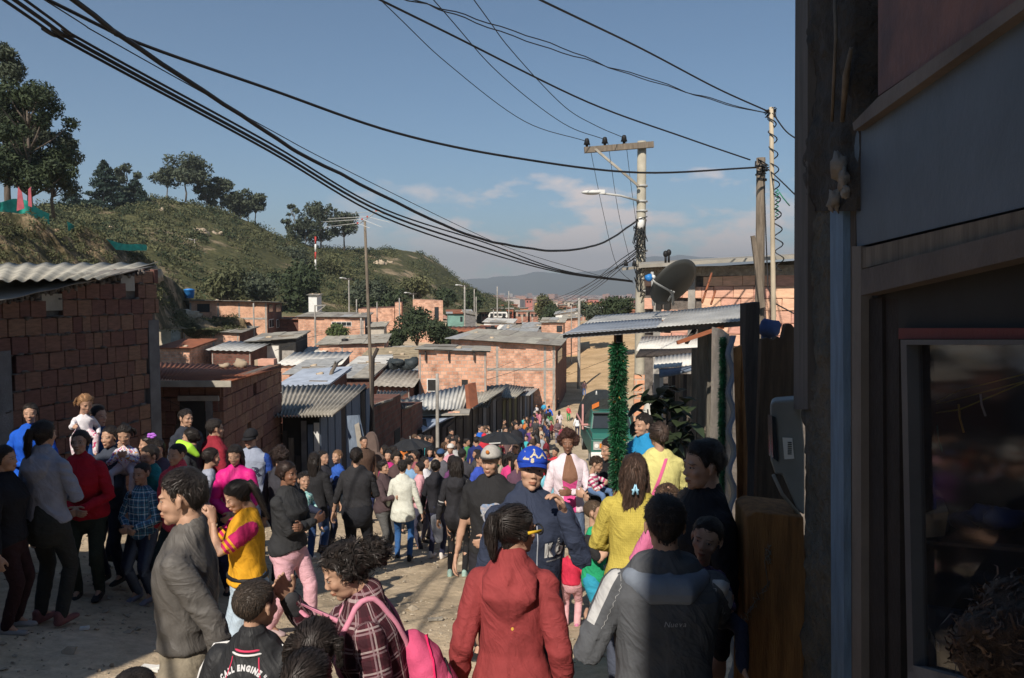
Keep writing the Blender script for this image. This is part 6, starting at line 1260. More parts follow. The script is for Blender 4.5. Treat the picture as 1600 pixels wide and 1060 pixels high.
def floral(cols, s=26.):
 def f(nt, u, v, w, b):
  c = N(nt, 'ShaderNodeCombineXYZ'); nt.links.new(u, c.inputs[0]); nt.links.new(v, c.inputs[1]); nt.links.new(w, c.inputs[2]); a = b
  for i, k in enumerate(cols):
   vo = N(nt, 'ShaderNodeTexNoise', {'Scale': s * (1 + .3 * i), 'Detail': 2.}); nt.links.new(c.outputs[0], vo.inputs['Vector']); a = mixc(nt, mnode(nt, 'GREATER_THAN', vo.outputs['Fac'], .58), a, k)
  return a
 return f
# ---- meshes through a voxel remesh, so that every body and garment is one continuous skin
TMP = bpy.data.scenes.new('workbench')
def tdg():
 with bpy.context.temp_override(scene=TMP, view_layer=TMP.view_layers[0]): return bpy.context.evaluated_depsgraph_get()
def remesh(mb, voxel, smooth=2, fac=.5):
 me = bpy.data.meshes.new('tmp'); me.from_pydata([tuple(p) for p in mb.v], [], mb.f); me.update()
 o = bpy.data.objects.new('tmp', me); TMP.collection.objects.link(o)
 r = o.modifiers.new('r', 'REMESH'); r.mode = 'VOXEL'; r.voxel_size = voxel
 if smooth: q = o.modifiers.new('s', 'SMOOTH'); q.iterations = smooth; q.factor = fac
 dg = tdg(); out = bpy.data.meshes.new_from_object(o.evaluated_get(dg))
 bpy.data.objects.remove(o); bpy.data.meshes.remove(me)
 n = len(out.vertices); co = np.empty(n * 3, np.float32); out.vertices.foreach_get('co', co)
 fs = [tuple(p.vertices) for p in out.polygons]; bpy.data.meshes.remove(out)
 return co.reshape(-1, 3).astype(float), fs
def normals(co, fs):
 n = np.zeros_like(co); f = np.array([q if len(q) == 4 else (q[0], q[1], q[2], q[2]) for q in fs])
 a = np.cross(co[f[:, 2]] - co[f[:, 0]], co[f[:, 3]] - co[f[:, 1]])
 for k in range(4): np.add.at(n, f[:, k], a)
 return n / np.maximum(np.linalg.norm(n, axis=1)[:, None], 1e-9)
def mkmesh(name, co, fs, m, attr=None, split=None):
 me = bpy.data.meshes.new(name); me.from_pydata(co.tolist(), [], fs); me.materials.append(m)
 me.polygons.foreach_set('use_smooth', [True] * len(fs))
 if split is not None and split < len(fs): me.materials.append(m_lock); me.polygons.foreach_set('material_index', [0 if i < split or i % 15 < 5 else 1 for i in range(len(fs))])
 for k, a in (attr or {}).items():
  t = me.attributes.new(k, 'FLOAT_VECTOR', 'POINT'); t.data.foreach_set('vector', a.astype(np.float32).ravel())
 me.update(); return me
class TB(MB):
 def limb(s, pts, rs, n=12, flat=None, hint=None, c0=1., c1=1.):
  """closed rounded tube through pts; rs radius or (across, deep) per point"""
  pts = [Vector(p) for p in pts]; rs = [(r, r) if isinstance(r, (int, float)) else r for r in rs]
  d0 = (pts[0] - pts[1]).normalized(); d1 = (pts[-1] - pts[-2]).normalized(); q = []
  for k in (.98, .7): q.append((pts[0] + d0 * min(rs[0]) * k * c0, tuple(r * math.sqrt(max(.02, 1 - k * k)) for r in rs[0])))
  q += list(zip(pts, rs))
  for k in (.7, .98): q.append((pts[-1] + d1 * min(rs[-1]) * k * c1, tuple(r * math.sqrt(max(.02, 1 - k * k)) for r in rs[-1])))
  P_ = [a for a, b in q]; R_ = [b for a, b in q]; vs = []; k = len(P_); h = Vector(hint) if hint else Vector((0, -1, 0))
  for i, p in enumerate(P_):
   t = (P_[min(i + 1, k - 1)] - P_[max(i - 1, 0)]).normalized(); b = h - t * h.dot(t)
   if b.length < .05: b = t.orthogonal()
   b.normalize(); a = b.cross(t)
   for j in range(n): an = 2 * math.pi * j / n; vs.append(p + a * (math.cos(an) * R_[i][0]) + b * (math.sin(an) * R_[i][1]))
  fs = [(i * n + j, i * n + (j + 1) % n, (i + 1) * n + (j + 1) % n, (i + 1) * n + j) for i in range(k - 1) for j in range(n)]
  fs += [tuple(reversed(range(n))), tuple((k - 1) * n + j for j in range(n))]
  return s.add(vs, fs, 0, True)
 def xf(s, i0, M):
  for i in range(i0, len(s.v)): s.v[i] = tuple(M @ Vector(s.v[i]))
# ---- head templates, head height = 1, face towards -Y
def head_template(kind, vox):
 t = TB(); w = {'m': 1.0, 'f': .95, 'c': 1.04}[kind]
 t.blob((0, .07, .14), (.335 * w, .415, .365), 20, 14); t.blob((0, -.10, -.07), (.265 * w, .285, .34), 18, 12)
 jw = {'m': .225, 'f': .195, 'c': .205}[kind]; t.blob((0, -.13, -.285), (jw, .215, .185), 16, 10); t.blob((0, -.27, -.405), (.095 if kind == 'm' else .08, .09, .08), 10, 8)
 for s_ in (-1, 1):
  t.blob((s_ * .165 * w, -.235 + (.01 if kind == 'c' else 0), -.11), (.105 if kind == 'c' else .095, .10, .10), 10, 8); t.blob((s_ * .12, -.325 if kind == 'm' else -.308, .085), (.10, .055, .038 if kind == 'm' else .034), 10, 8)
  t.blob((s_ * .133, -.285, .008), (.062, .062, .058), 10, 8)
  t.blob((s_ * .342 * w, .03, -.03), (.028, .062, .105), 10, 8); t.blob((s_ * .352 * w, .05, .03), (.026, .05, .05), 8, 6); t.blob((s_ * .335 * w, -.0, -.12), (.022, .035, .035), 8, 6)
  t.blob((s_ * .040, -.395, -.150), (.034, .04, .030), 8, 6)
 k = .45 if kind == 'c' else .8; t.limb([(0, -.345, .05), (0, -.372, -.05), (0, -.375 - .055 * k, -.125)], [(.034, .03), (.038, .035), (.046 * k, .04)], 8); 
 t.blob((0, -.365, -.253), (.088, .052, .026), 12, 8); t.blob((0, -.355, -.300), (.075, .052, .027), 12, 8)
 t.limb([(0, .09, -.20), (0, .12, -.5), (0, .14, -.72)], [(.21 if kind == 'm' else .175, .22)] * 3 if kind != 'c' else [(.16, .17)] * 3, 14)
 co, fs = remesh(t, vox, 2, .45)
 x, y, z = co[:, 0], co[:, 1], co[:, 2]; g = lambda cx, cz, rx, rz: np.exp(-((np.abs(x) - cx) / rx) ** 2 - ((z - cz) / rz) ** 2) * (y < -.1)
 y += .022 * g(.125, .045, .09, .028) + .018 * g(.125, -.045, .09, .025) + .016 * g(0, -.272, .09, .008) + .014 * g(.0, -.345, .07, .02) + .02 * g(.06, .0, .022, .03)
 y -= .010 * g(.132, .008, .045, .02)
 co[:, 1] = y; return co, fs
HEADS = {}
def head(kind, lod):
 if (kind, lod) not in HEADS: HEADS[(kind, lod)] = head_template(kind, [.024, .034, .055, .085][lod])
 return HEADS[(kind, lod)]
# ---- hands: wrist at origin, fingers towards -Z, thumb towards -Y, palm facing +X
HANDS = {}
def hand(curl, lod):
 if (curl, lod) in HANDS: return HANDS[(curl, lod)]
 t = TB(); t.limb([(0, 0, .02), (0, .0, -.02), (.0, -.002, -.055), (.002, -.002, -.085)], [(.020, .027), (.017, .033), (.015, .040), (.012, .038)], 12)
 for i, (yy, L_, r_) in enumerate([(-.030, .072, .0092), (-.0105, .080, .0096), (.0095, .075, .0092), (.028, .058, .0082)]):
  p = Vector((.002, yy, -.083)); a = 0.12; pts = [p + Vector((-.004, 0, .02)), p]
  for k, f in enumerate((.45, .30, .25)):
   a += R(curl) * (1.0 if k else .75); d = Vector((math.sin(a), (yy * .8) * (.5 - .3 * k), -math.cos(a))).normalized(); p = p + d * L_ * f; pts.append(p)
  t.limb(pts, [r_ * 1.05, r_ * 1.08, r_ * 1.02, r_ * .92, r_ * .78], 8)
 t.limb([(.004, -.018, -.02), (.012, -.042, -.045), (.018 + curl * .0003, -.056, -.074), (.024 + curl * .0005, -.056, -.1)], [.016, .0125, .0108, .0088], 8)
 co, fs = remesh(t, [.0052, .008, .013, .018][lod], 1, .4); HANDS[(curl, lod)] = (co, fs); return co, fs
def ik(a, b, l1, l2, hint):
 d = b - a; L_ = min(d.length, (l1 + l2) * .995); u = d.normalized(); b = a + u * L_
 c = (l1 * l1 - l2 * l2 + L_ * L_) / (2 * L_); h = math.sqrt(max(0, l1 * l1 - c * c)); p = hint - u * hint.dot(u)
 p = p.normalized() if p.length > 1e-3 else Vector((0, 1, 0)); return a + u * c + p * h, b
WR = {'down': ((.165, -.03, .475), (.25, .9, -.1)), 'belly': ((.03, -.125, .605), (.8, .35, -.5)), 'cross': ((-.055, -.125, .665), (.75, .2, -.7)), 'face': ((.035, -.145, .835), (.38, -.12, -1)), 'chin': ((.04, -.125, .80), (.75, -.1, -.7)),
 'pocket': ((.125, -.05, .53), (.7, .7, 0)), 'carry': ((.0, -.17, .66), (.8, .2, -.6)), 'carryhi': ((.04, -.17, .74), (.8, .1, -.6)), 'back': ((.06, .115, .55), (.8, .6, 0)), 'phone': ((.05, -.20, .70), (.6, .2, -.8)), 'up': ((.16, -.08, 1.12), (.6, -.3, -.2)), 'fwd': ((.12, -.3, .72), (.5, .3, -.7)), 'hip': ((.13, -.02, .56), (.9, .4, 0)), 'raised': ((.06, -.20, .86), (.5, .1, -.9)), 'ahead': ((.10, -.24, .60), (.6, .6, -.6))}
def seat_cp(co, bones):
 """garment coordinates: around (m), along (m), bone number"""
 best = np.full(len(co), 9e9); out = np.zeros_like(co)
 for k, (a, b, r, ref) in enumerate(bones):
  a, b = np.array(a), np.array(b); d = b - a; L_ = np.linalg.norm(d); d = d / L_; q = co - a; t = q @ d; tc = np.clip(t, 0, L_); v = q - tc[:, None] * d; ds = np.linalg.norm(v, axis=1) / r
  ref = np.array(ref) - d * (np.array(ref) @ d); ref /= np.linalg.norm(ref); s_ = np.cross(d, ref); an = np.arctan2(v @ s_, v @ ref)
  m_ = ds < best; best[m_] = ds[m_]; out[m_] = np.stack([an * r, t, np.full(len(t), k)], 1)[m_]
 return out
def folds(co, fs, cp, amp, H):
 n = normals(co, fs); d = np.empty(len(co))
 for i, (c, q) in enumerate(zip(co, cp)):
  if q[2] < .5: v = Vector((q[0] * 5 + q[1] * 2.5, q[1] * 6.5 - abs(q[0]) * 5, 0)); wt = .5 + .7 * math.exp(-((q[1] - .08) / .14) ** 2)
  else: v = Vector((q[0] * 7, q[1] * 12 + q[0] * 9, q[2] * 5.3)); wt = .8
  a = noise.noise(v); b = noise.noise(v * 2.3 + Vector((3, 1, 0))); d[i] = wt * ((1 - abs(a) * 3.2) * .55 + b * .35) 
 return co + n * (d * amp)[:, None]
def strands(me_co, me_fs, comb, n, L_, wd, lift, seed=1, minz=-9):
 bv = BVHTree.FromPolygons([tuple(c) for c in me_co], me_fs); r_ = random.Random(seed); vs = []; fs = []
 nr = normals(me_co, me_fs); N_ = len(me_co)
 for _ in range(n):
  i = r_.randrange(N_); p = Vector(me_co[i])
  if p.z < minz: continue
  ln = L_ * r_.uniform(.5, 1.3); K = 5; b0 = len(vs); side = None; bad = False; fly = r_.choice((.3, .5, .9, 2.2)); w = wd * r_.uniform(.5, 1.4); jt = Vector((r_.uniform(-.25, .25), r_.uniform(-.25, .25), r_.uniform(-.1, .1)))
  for k in range(K + 1):
   loc, nn, _, _ = bv.find_nearest(p)
   if loc is None: bad = True; break
   c = comb(loc) + jt; c = c - nn * c.dot(nn)
   if c.length < 1e-3: c = Vector((0, 0, -1))
   c.normalize(); s_ = nn.cross(c); t = k / K; ww = w * (1 - t) ** .6 * min(1, .35 + t * 3)
   q = loc + nn * lift * ((.5 + fly * k / K) if k else .1); vs += [q - s_ * ww, q + s_ * ww]; p = loc + c * ln / K
  if bad: del vs[b0:]; continue
  for k in range(K): a = b0 + 2 * k; fs.append((a, a + 1, a + 3, a + 2))
 return vs, fs
def hair_geo(style, kind, lod, seed=0, p=None):
 """hair in head units; returns coords, faces, material"""
 p = p or {}; key = ('hair', style, kind, lod, seed % 3, str(p))
 if key in MATS: return MATS[key]
 co, fs = head(kind, lod); n = normals(co, fs); x, y, z = co.T
 short = style in ('short', 'crop', 'fade', 'boy')
 nape = -.30 if short else -.36
 hl = np.interp(y, [-.42, -.30, -.18, -.06, .02, .10, .30, .5], [.27, .25, .17, .02, -.04 if short else -.2, -.16 if short else -.26, nape, nape])
 if short: hl = np.interp(y, [-.42, -.30, -.18, -.10, -.05, .0, .10, .16, .24, .5], [.29, .27, .20, .02, .0, .10, .09, -.05, -.26, -.30])
 if p.get('fringe'): hl = np.where(y < -.15, hl - p['fringe'], hl)
 part = p.get('part', 0)
 m = z - hl + .02 * np.sin(x * 23 + seed) ; th = {'crop': .022, 'fade': .045, 'short': .040, 'boy': .036, 'tied': .030, 'long': .055, 'afro': .1, 'curly': .09}.get(style, .04)
 k = np.clip(m / .12, 0, 1); k = k * k * (3 - 2 * k); top_ = 1 + (.9 if style in ('fade', 'short') else 0) * np.clip((z - .2) / .25, 0, 1)
 off = th * k * top_ - .012
 if style in ('fade',): off = np.where(z < .12, np.minimum(off, .012 * k), off)
 jit = np.array([noise.noise(Vector(c) * (7 if style in ('afro', 'curly') else 5) + Vector((seed, 0, 0))) for c in co]); off = off + jit * (th * (.55 if style not in ('crop', 'fade') else .3) + (.022 if style in ('short', 'boy') else 0)) * k
 if part: off = off - .03 * np.exp(-((x - part) / .012) ** 2) * (y < .25) * k
 q = co + n * off[:, None]; keep = m > -.01; ff = [f for f in fs if all(keep[i] for i in f)]
 use = sorted({i for f in ff for i in f}); mp_ = {a: b for b, a in enumerate(use)}; V = [tuple(q[i]) for i in use]; FF = [tuple(mp_[i] for i in f) for f in ff]
 t = TB(); t.v, t.f, t.m, t.sm = [], [], [], []
 vox = [.026, .038, .06, .09][lod]; ex = []
 sw = p.get('sway', 0); ln = p.get('len', 1.5)
 if style == 'long' or style == 'half':
  e = TB(); L2 = ln
  e.limb([(0, .15, .30), (0, .36, .15), (sw * .2, .42, -.2), (sw * .5, .40, -.6), (sw, .40, -.6 - L2 * .5), (sw * 1.1, .38, -.55 - L2)], [(.22, .2), (.32, .16), (.34, .14), (.33, .12), (.28, .10), (.10, .05)], 18)
  if style == 'long':
   for s_ in (-1, 1): e.limb([(s_ * .30, .05, .18), (s_ * .36, .06, -.15), (s_ * .36, .14, -.5), (s_ * .30, .22, -.85)], [(.08, .16), (.08, .16), (.10, .13), (.05, .08)], 10)
  ex.append(e)
 if style == 'pony' or style == 'puff':
  e = TB(); hz = p.get('h', .2)
  if style == 'pony': e.limb([(0, .42, hz), (sw * .2, .56, hz - .02), (sw * .6, .60, hz - .3), (sw, .55, hz - .3 - ln * .5), (sw * 1.15, .50, hz - .3 - ln)], [(.09, .09), (.13, .11), (.16, .11), (.14, .09), (.04, .03)], 14)
  else: e.blob((sw * .3, .62, hz - .15), (.27, .26, .27), 14, 10)
  ex.append(e)
 if style in ('bun',): e = TB(); e.blob((p.get('bx', 0), .44, p.get('h', .32)), (.17, .15, .15), 14, 10); ex.append(e)
 if style == 'tails':
  e = TB()
  for s_ in (-1, 1): e.limb([(s_ * .28, .18, .25), (s_ * .42, .22, .2), (s_ * .45, .25, -.05), (s_ * .42, .25, -.25)], [(.05, .05), (.09, .09), (.08, .08), (.03, .03)], 10)
  ex.append(e)
 if style in ('afro', 'curly'):
  e = TB(); r0 = p.get('r', .17)
  for i in range(90):
   a = i * 2.399; zz = 1 - 1.35 * (i / 90); rr = math.sqrt(max(0, 1 - zz * zz)); d = Vector((math.cos(a) * rr, math.sin(a) * rr, zz))
   if d.y < -.25 and zz < .62: continue
   e.blob((d.x * .40, .08 + d.y * .44, .14 + d.z * .42), r0 * (.75 + .4 * math.sin(i * 7.7)), 7, 5)
  ex.append(e)
 for e in ex:
  c2, f2 = remesh(e, vox, 2, .5); n2 = normals(c2, f2)
  st = 2.2 if style in ('long', 'half', 'pony') else 7
  d = np.array([noise.noise(Vector((c[0] * 9, c[1] * 9, c[2] * st)) + Vector((seed, 3, 0))) + .6 * noise.noise(Vector((c[0] * 22, c[1] * 22, c[2] * st * 1.6))) for c in c2])
  c2 = c2 + n2 * (d * (.028 if st < 3 else .06))[:, None]; b = len(V); V += [tuple(v) for v in c2]; FF += [tuple(i + b for i in f) for f in f2]
 nb_ = len(FF)
 if lod <= 1 or (lod == 2 and style in ('long', 'pony')):
  if style in ('long', 'half', 'pony', 'bun', 'tied', 'tails'):
   tied = style in ('pony', 'bun', 'tied', 'tails')
   tgt = Vector((0, .5, .25))
   comb = (lambda l: ((tgt - l).normalized() if (l.y < .42 and l.z > -.4) else Vector((0, 0, -1)))) if tied else (lambda l: Vector((l.x * .8, .7 if l.y < .2 else .0, -1 if l.z < .38 else -.25)))
   sv, sf = strands(np.array(V), FF, comb, [900, 420, 160][lod], .42, .010 if lod == 0 else .013, .022, seed + 1)
  elif style in ('afro', 'curly', 'puff'):
   r_ = random.Random(seed); sv, sf = strands(np.array(V), FF, lambda l: Vector((math.sin(l.z * 30), math.cos(l.x * 25), math.sin(l.y * 28))), [1500, 600, 0][lod], .11, .011, .05, seed + 1)
  else: sv, sf = strands(np.array(V), FF, lambda l: Vector((l.x * .5, -.5 if l.z > .25 else .3, -.25 if l.z > .25 else -1)), [900, 400, 0][lod], .11, .009, .018 if style != 'crop' else .008, seed + 1, -.3)
  b = len(V); V += [tuple(v) for v in sv]; FF += [tuple(i + b for i in f) for f in sf]
 nS = len(FF) if lod > 1 else min(len(FF), nb_)
 out = (np.array(V), FF, nS, m_curl if style in ('afro', 'curly', 'puff') else (m_crop if style in ('crop', 'fade') else m_hair)); MATS[key] = out; return out
def cap_geo(lod, vis=True, brim_flat=False, back=False):
 t = TB(); n, K = 24, 8; vs = []
 for lay in (0, 1):
  for k in range(K + 1):
   th = math.pi * .5 * k / K; s_ = 1 - lay * .05
   for j in range(n): an = 2 * math.pi * j / n; vs.append((math.sin(th) * math.cos(an) * .368 * s_, .05 + math.sin(th) * math.sin(an) * .455 * s_, .14 + math.cos(th) * .405 * s_ * (1.0 if not brim_flat else 1.08)))
 w = n; fs = [(k * w + j, (k + 1) * w + j, (k + 1) * w + (j + 1) % w, k * w + (j + 1) % w) for k in range(K) for j in range(n)]; o_ = (K + 1) * n
 fs += [tuple(o_ + i for i in f[::-1]) for f in fs]; fs += [(K * w + j, o_ + K * w + j, o_ + K * w + (j + 1) % w, K * w + (j + 1) % w) for j in range(n)]; t.add(vs, fs, 0, True)
 v = TB()
 if vis:
  m_, q = 12, []
  for lay in (0, 1):
   for r_ in range(5):
    for j in range(m_ + 1):
     an = math.pi * (1 + j / m_); s_ = 1 if not back else -1; rr = r_ / 4; cx, cy = math.cos(an) * .355, math.sin(an) * .44
     dx = cx * (1 - .08 * rr); dy = cy - rr * .30 * (abs(math.sin(an)) ** .5) * (.75 if brim_flat else 1); q.append((dx, s_ * dy + .05, .15 - .05 * rr * (0 if brim_flat else 1) - (0 if brim_flat else .10) * (dx / .37) ** 2 * rr - lay * .02))
  w = m_ + 1; L_ = 5 * w; f2 = [(r_ * w + j, r_ * w + j + 1, (r_ + 1) * w + j + 1, (r_ + 1) * w + j) for r_ in range(4) for j in range(m_)]; f2 += [tuple(L_ + i for i in f[::-1]) for f in f2]; f2 += [(4 * w + j, 4 * w + j + 1, L_ + 4 * w + j + 1, L_ + 4 * w + j) for j in range(m_)]; v.add(q, f2, 0, True)
 return t, v
TORSO = {'m': [(.475, .088, .070, .0), (.53, .094, .072, .004), (.61, .086, .064, .0), (.68, .093, .068, 0), (.74, .106, .073, -.004), (.785, .112, .066, 0), (.82, .078, .048, .004), (.845, .04, .038, .006)],
  'f': [(.475, .096, .078, .008), (.53, .097, .078, .008), (.61, .077, .060, .0), (.68, .082, .068, -.004), (.73, .090, .078, -.012), (.785, .095, .060, 0), (.82, .066, .044, .004), (.845, .036, .034, .006)],
  'c': [(.45, .085, .070, .0), (.50, .090, .072, 0), (.57, .086, .066, .0), (.63, .090, .066, 0), (.69, .096, .066, 0), (.735, .098, .058, 0), (.765, .066, .044, .004), (.80, .036, .034, .006)]}
PEOPLE = {}
SK = [(.45, .28, .195), (.39, .23, .155), (.47, .29, .205), (.22, .115, .075), (.075, .038, .026)]
BK = (.012, .009, .008)
def person(label, px, yt, d, face, kind='f', H=None, hair='long', hc=BK, hp=None, skin=0, topc=(.03, .03, .035), topm=None, botc=(.02, .025, .05), botm=None, L='down', Rr='down', hy=0, hpit=0, hrol=0, lean=0, wide=1.0, lod=1,
  hood=None, sleeve='long', hem=.49, cap=None, step=0, name='person', cat=None, group='people crowding the street', collar=None, curl=25, dz=0, puff=1.0, flare=1.0, sit=False, base=None, seed=None, leg='trousers', shoec=(.02, .02, .02), rollh=0, legw=1.0, open_=None, noshoe=False, skirt=None, Lw=None, Rw=None):
 seed = seed if seed is not None else int(px * 7 + yt)
 tp = P(px, yt, d); gz = G(tp.x, tp.y)
 if H is None: H = tp.z - gz; z0 = gz
 else: z0 = tp.z - H if base is None else base
 root = thing(name, label, cat or {'m': 'man', 'f': 'woman', 'c': 'child'}[kind], (tp.x, tp.y, z0), R(face), group)
 K = kind; hh = {'m': .228, 'f': .218, 'c': .205}[K] * (1 if K == 'c' else min(1.06, max(.94, H / (1.72 if K == 'm' else 1.6)))); hh = min(hh, H * .19)
 if K == 'c': hh = max(hh * (.8 + .2 * min(1, H / 1.2)), min(.185, H * .23))
 sc_ = H / 1.65; shz = H - hh * 1.40; hipz = H * (.50 if K == 'c' else .525); S_ = {'m': .103, 'f': .088, 'c': .090}[K] * H * (.5 + .5 * wide)
 la = R(lean); pv_ = Vector((0, 0, hipz)); RL = Matrix.Rotation(la, 3, 'X')      # lean forwards (towards -Y)
 up = lambda p: pv_ + RL @ (Vector(p) - pv_)
 hn = up((0, .012 * H, H - hh * 1.15)); HR = RL @ Matrix.Identity(3) if False else Matrix.Rotation(la * .35, 3, 'X'); HR = Matrix.Rotation(R(hy), 3, 'Z') @ HR @ Matrix.Rotation(R(hpit), 3, 'X') @ Matrix.Rotation(R(hrol), 3, 'Y')
 hc_ = hn + HR @ Vector((0, -.10 * hh, .66 * hh)); HM = Matrix.Translation(hc_) @ HR.to_4x4() @ Matrix.Scale(hh, 4)
 fr_ = TORSO[K]; lo_, hi_ = (.53, .815) if K != 'c' else (.50, .76); zmap = lambda f: hipz + (f - lo_) / (hi_ - lo_) * (shz - hipz)
 lv = [(zmap(a), b * H * wide, c * H * (.35 + .65 * wide), dd * H) for a, b, c, dd in fr_]
 sh = [up((s_ * S_, .0, shz - .022 * H)) for s_ in (1, -1)]; ua, fa = .172 * H, .150 * H; arms = []
 for i, (nm, ww) in enumerate(((L, Lw), (Rr, Rw))):
  s_ = 1 if i == 0 else -1; w, hint = WR[nm]; w = ww or w
  w = Vector((w[0] * s_ * H * (wide if nm in ('down', 'pocket', 'hip') else 1), w[1] * H * (.6 + .4 * wide), w[2] * H)); w.z = w.z if nm in ('down',) and not lean else zmap(w.z / H) if K != 'c' else zmap(w.z / H - .045)
  if nm != 'down' or lean > 25: w = up(w) if nm != 'down' else w
  hv = Vector((hint[0] * s_, hint[1], hint[2])); e, w = ik(sh[i], w, ua, fa, hv); arms.append((sh[i], e, w))
 hips = [Vector((s_ * .052 * H * (.7 + .3 * wide), 0, hipz - .01 * H)) for s_ in (1, -1)]; feet = []
 st = step * H
 for i, s_ in enumerate((1, -1)):
  if sit: k_ = hips[i] + Vector((s_ * .06, -.22 * H, -.03 * H)); an = k_ + Vector((-s_ * .01, -.05 * H, -.2 * H))
  else:
   f = Vector((s_ * .060 * H, -st * s_, .045 * H + (abs(st) * .15 if s_ * st < 0 else 0))); k_, an = ik(hips[i], f, .245 * H, .245 * H, Vector((s_ * .12, -1, 0)))
  feet.append((hips[i], k_, an))
 q = sc_ if K != 'c' else H / 1.45
 # ---------------- body
 bodyv = [.026, .030, .038, .052][lod]; t = TB()
 ax = [up((0, dd, z)) for z, a, b, dd in lv]; t.limb(ax, [(a * .94, b * .92) for z, a, b, dd in lv], 18)
 t.limb([up((0, .012 * H, lv[-2][0])), hc_ + HR @ Vector((0, .10 * hh, -.32 * hh))], [.056 * q if K == 'm' else .042 * q] * 2, 12)
 for i in range(2):
  a, e, w = arms[i]; t.limb([a, a.lerp(e, .4), e, e.lerp(w, .35), w], [.052 * q, .045 * q, .036 * q, .038 * q, .026 * q], 10); t.limb([a, up((sh[i].x * .3, .005, lv[-2][0] - .005))], [.05 * q, .045 * q], 10)
  a, k_, an = feet[i]; t.limb([a, a.lerp(k_, .4), k_, k_.lerp(an, .35), an], [.078 * q, .07 * q, .05 * q, .05 * q, .034 * q], 10); t.limb([an, an + Vector((0, -.1 * q, -.03 * q))], [.035 * q, .028 * q], 8)
 co, fs = remesh(t, bodyv * max(.6, q), 2, .5); parts = [(co, fs, np.tile([0, 0, -9.], (len(co), 1)))]
 c2, f2 = head(K, lod); Mh = np.array(HM); parts.append((c2 @ Mh[:3, :3].T + Mh[:3, 3], f2, c2))
 for i in range(2):
  a, e, w = arms[i]; s_ = 1 if i == 0 else -1; c3, f3 = hand(curl, lod); dz_ = (e - w).normalized(); nm = (L, Rr)[i]
  th = {'down': Vector((0, -1, 0)), 'pocket': Vector((0, -1, 0)), 'hip': Vector((0, -1, 0))}.get(nm, Vector((-s_ * .3, -.2, 1))); th = Vector((0, -1, 0)) if nm == 'back' else th
  yb_ = -(th - dz_ * th.dot(dz_)).normalized(); xb = yb_.cross(dz_); c3 = c3 * [1, 1, 1]; mir = xb.dot(Vector((-s_, 0, 0))) < 0
  if mir: c3 = c3 * [-1, 1, 1]; f3 = [f[::-1] for f in f3]
  Mr = np.array(Matrix((xb, yb_, dz_)).transposed()); c3 = (c3 * (q * .98)) @ Mr.T + np.array(w + (w - e).normalized() * .008); parts.append((c3, f3, np.tile([0, 0, -9.], (len(c3), 1))))
 V = np.vstack([p_[0] for p_ in parts]); HP = np.vstack([p_[2] for p_ in parts]); FS = []; b = 0
 for c_, f_, h_ in parts: FS += [tuple(i + b for i in f) for f in f_]; b += len(c_)
 bm_ = mkmesh('body', V, FS, m_skin, {'hp': HP}); bo = bpy.data.objects.new('body', bm_); link(bo, root); bo.color = SK[skin] + (1,)
 # ---------------- top
 cv = [.0115, .018, .030, .048][lod] * max(.6, min(1, q)); g = .014 * q * puff; t = TB(); hz = zmap(hem)
 z_ = [l for l in lv if l[0] > hz + .02]; first = np.interp(hz, [l[0] for l in lv], [l[1] for l in lv]), np.interp(hz, [l[0] for l in lv], [l[2] for l in lv])
 ring = [(hz, first[0] * flare, first[1] * flare, 0.)] + z_[:-1]
 if len(ring) > 2: ring[1] = (ring[1][0], ring[1][1] * (1 + .02 * puff) * (flare * .5 + .5), ring[1][2] * (flare * .5 + .5), ring[1][3])
 t.limb([up((0, dd, z)) for z, a, b, dd in ring], [(a + g * 1.3, b + g * 1.3) for z, a, b, dd in ring], 20, c0=.12)
 bones = [(tuple(up((0, 0, hz))), tuple(up((0, 0, shz + .03))), .16 * H / 1.6, (0, -1, 0))]
 slv = []
 for i in range(2):
  a, e, w = arms[i]; k1 = puff
  if sleeve == 'long': pts = [a, a.lerp(e, .45), e, e.lerp(w, .5), e.lerp(w, .97)]; rs = [.058 * q * k1, .055 * q * k1, .049 * q * k1, .045 * q * k1, .036 * q * k1]
  elif sleeve == 'rolled': pts = [a, a.lerp(e, .45), e, e.lerp(w, .3)]; rs = [.058 * q * k1, .055 * q * k1, .048 * q * k1, .045 * q]
  elif sleeve == 'short': pts = [a, a.lerp(e, .4), a.lerp(e, .68)]; rs = [.058 * q, .056 * q, .055 * q]
  else: pts = [a, a.lerp(e, .1)]; rs = [.05 * q, .05 * q]
  t2 = TB(); t2.limb(pts, rs, 12); slv.append(remesh(t2, cv, 1, .5)); t.limb([a + Vector((0, 0, .004)), up((sh[i].x * .30, .004, lv[-2][0] - .004))], [.056 * q, .046 * q], 12); t.limb([a, a.lerp(e, .12)], [.056 * q * min(k1, 1.15)] * 2, 12)
  bones += [(tuple(a), tuple(e), .06 * q, (0, -1, .05)), (tuple(e), tuple(w), .05 * q, (0, -1, .05))]
 if hood or collar:
  nb = up((0, .012 * H, lv[-2][0] + .012 * H)); cr = .085 * q if hood else .064 * q
  t.limb([nb + Vector((0, 0, -.03 * q)), nb + Vector((0, .004, (.035 if hood else .048) * q))], [cr * 1.15, cr], 16)
 if hood == 'down':
  t.limb([up((-.075 * q, .02, lv[-2][0] + .02 * q)), up((0, .10 * q, lv[-2][0] + .012 * q)), up((.075 * q, .02, lv[-2][0] + .02 * q))], [.045 * q, .055 * q, .045 * q], 12)
  t.limb([up((0, .085 * q, lv[-2][0] + .01)), up((0, .125 * q, lv[-2][0] - .07 * q)), up((0, .115 * q, lv[-2][0] - .15 * q))], [(.125 * q, .05 * q), (.12 * q, .042 * q), (.05 * q, .026 * q)], 14)
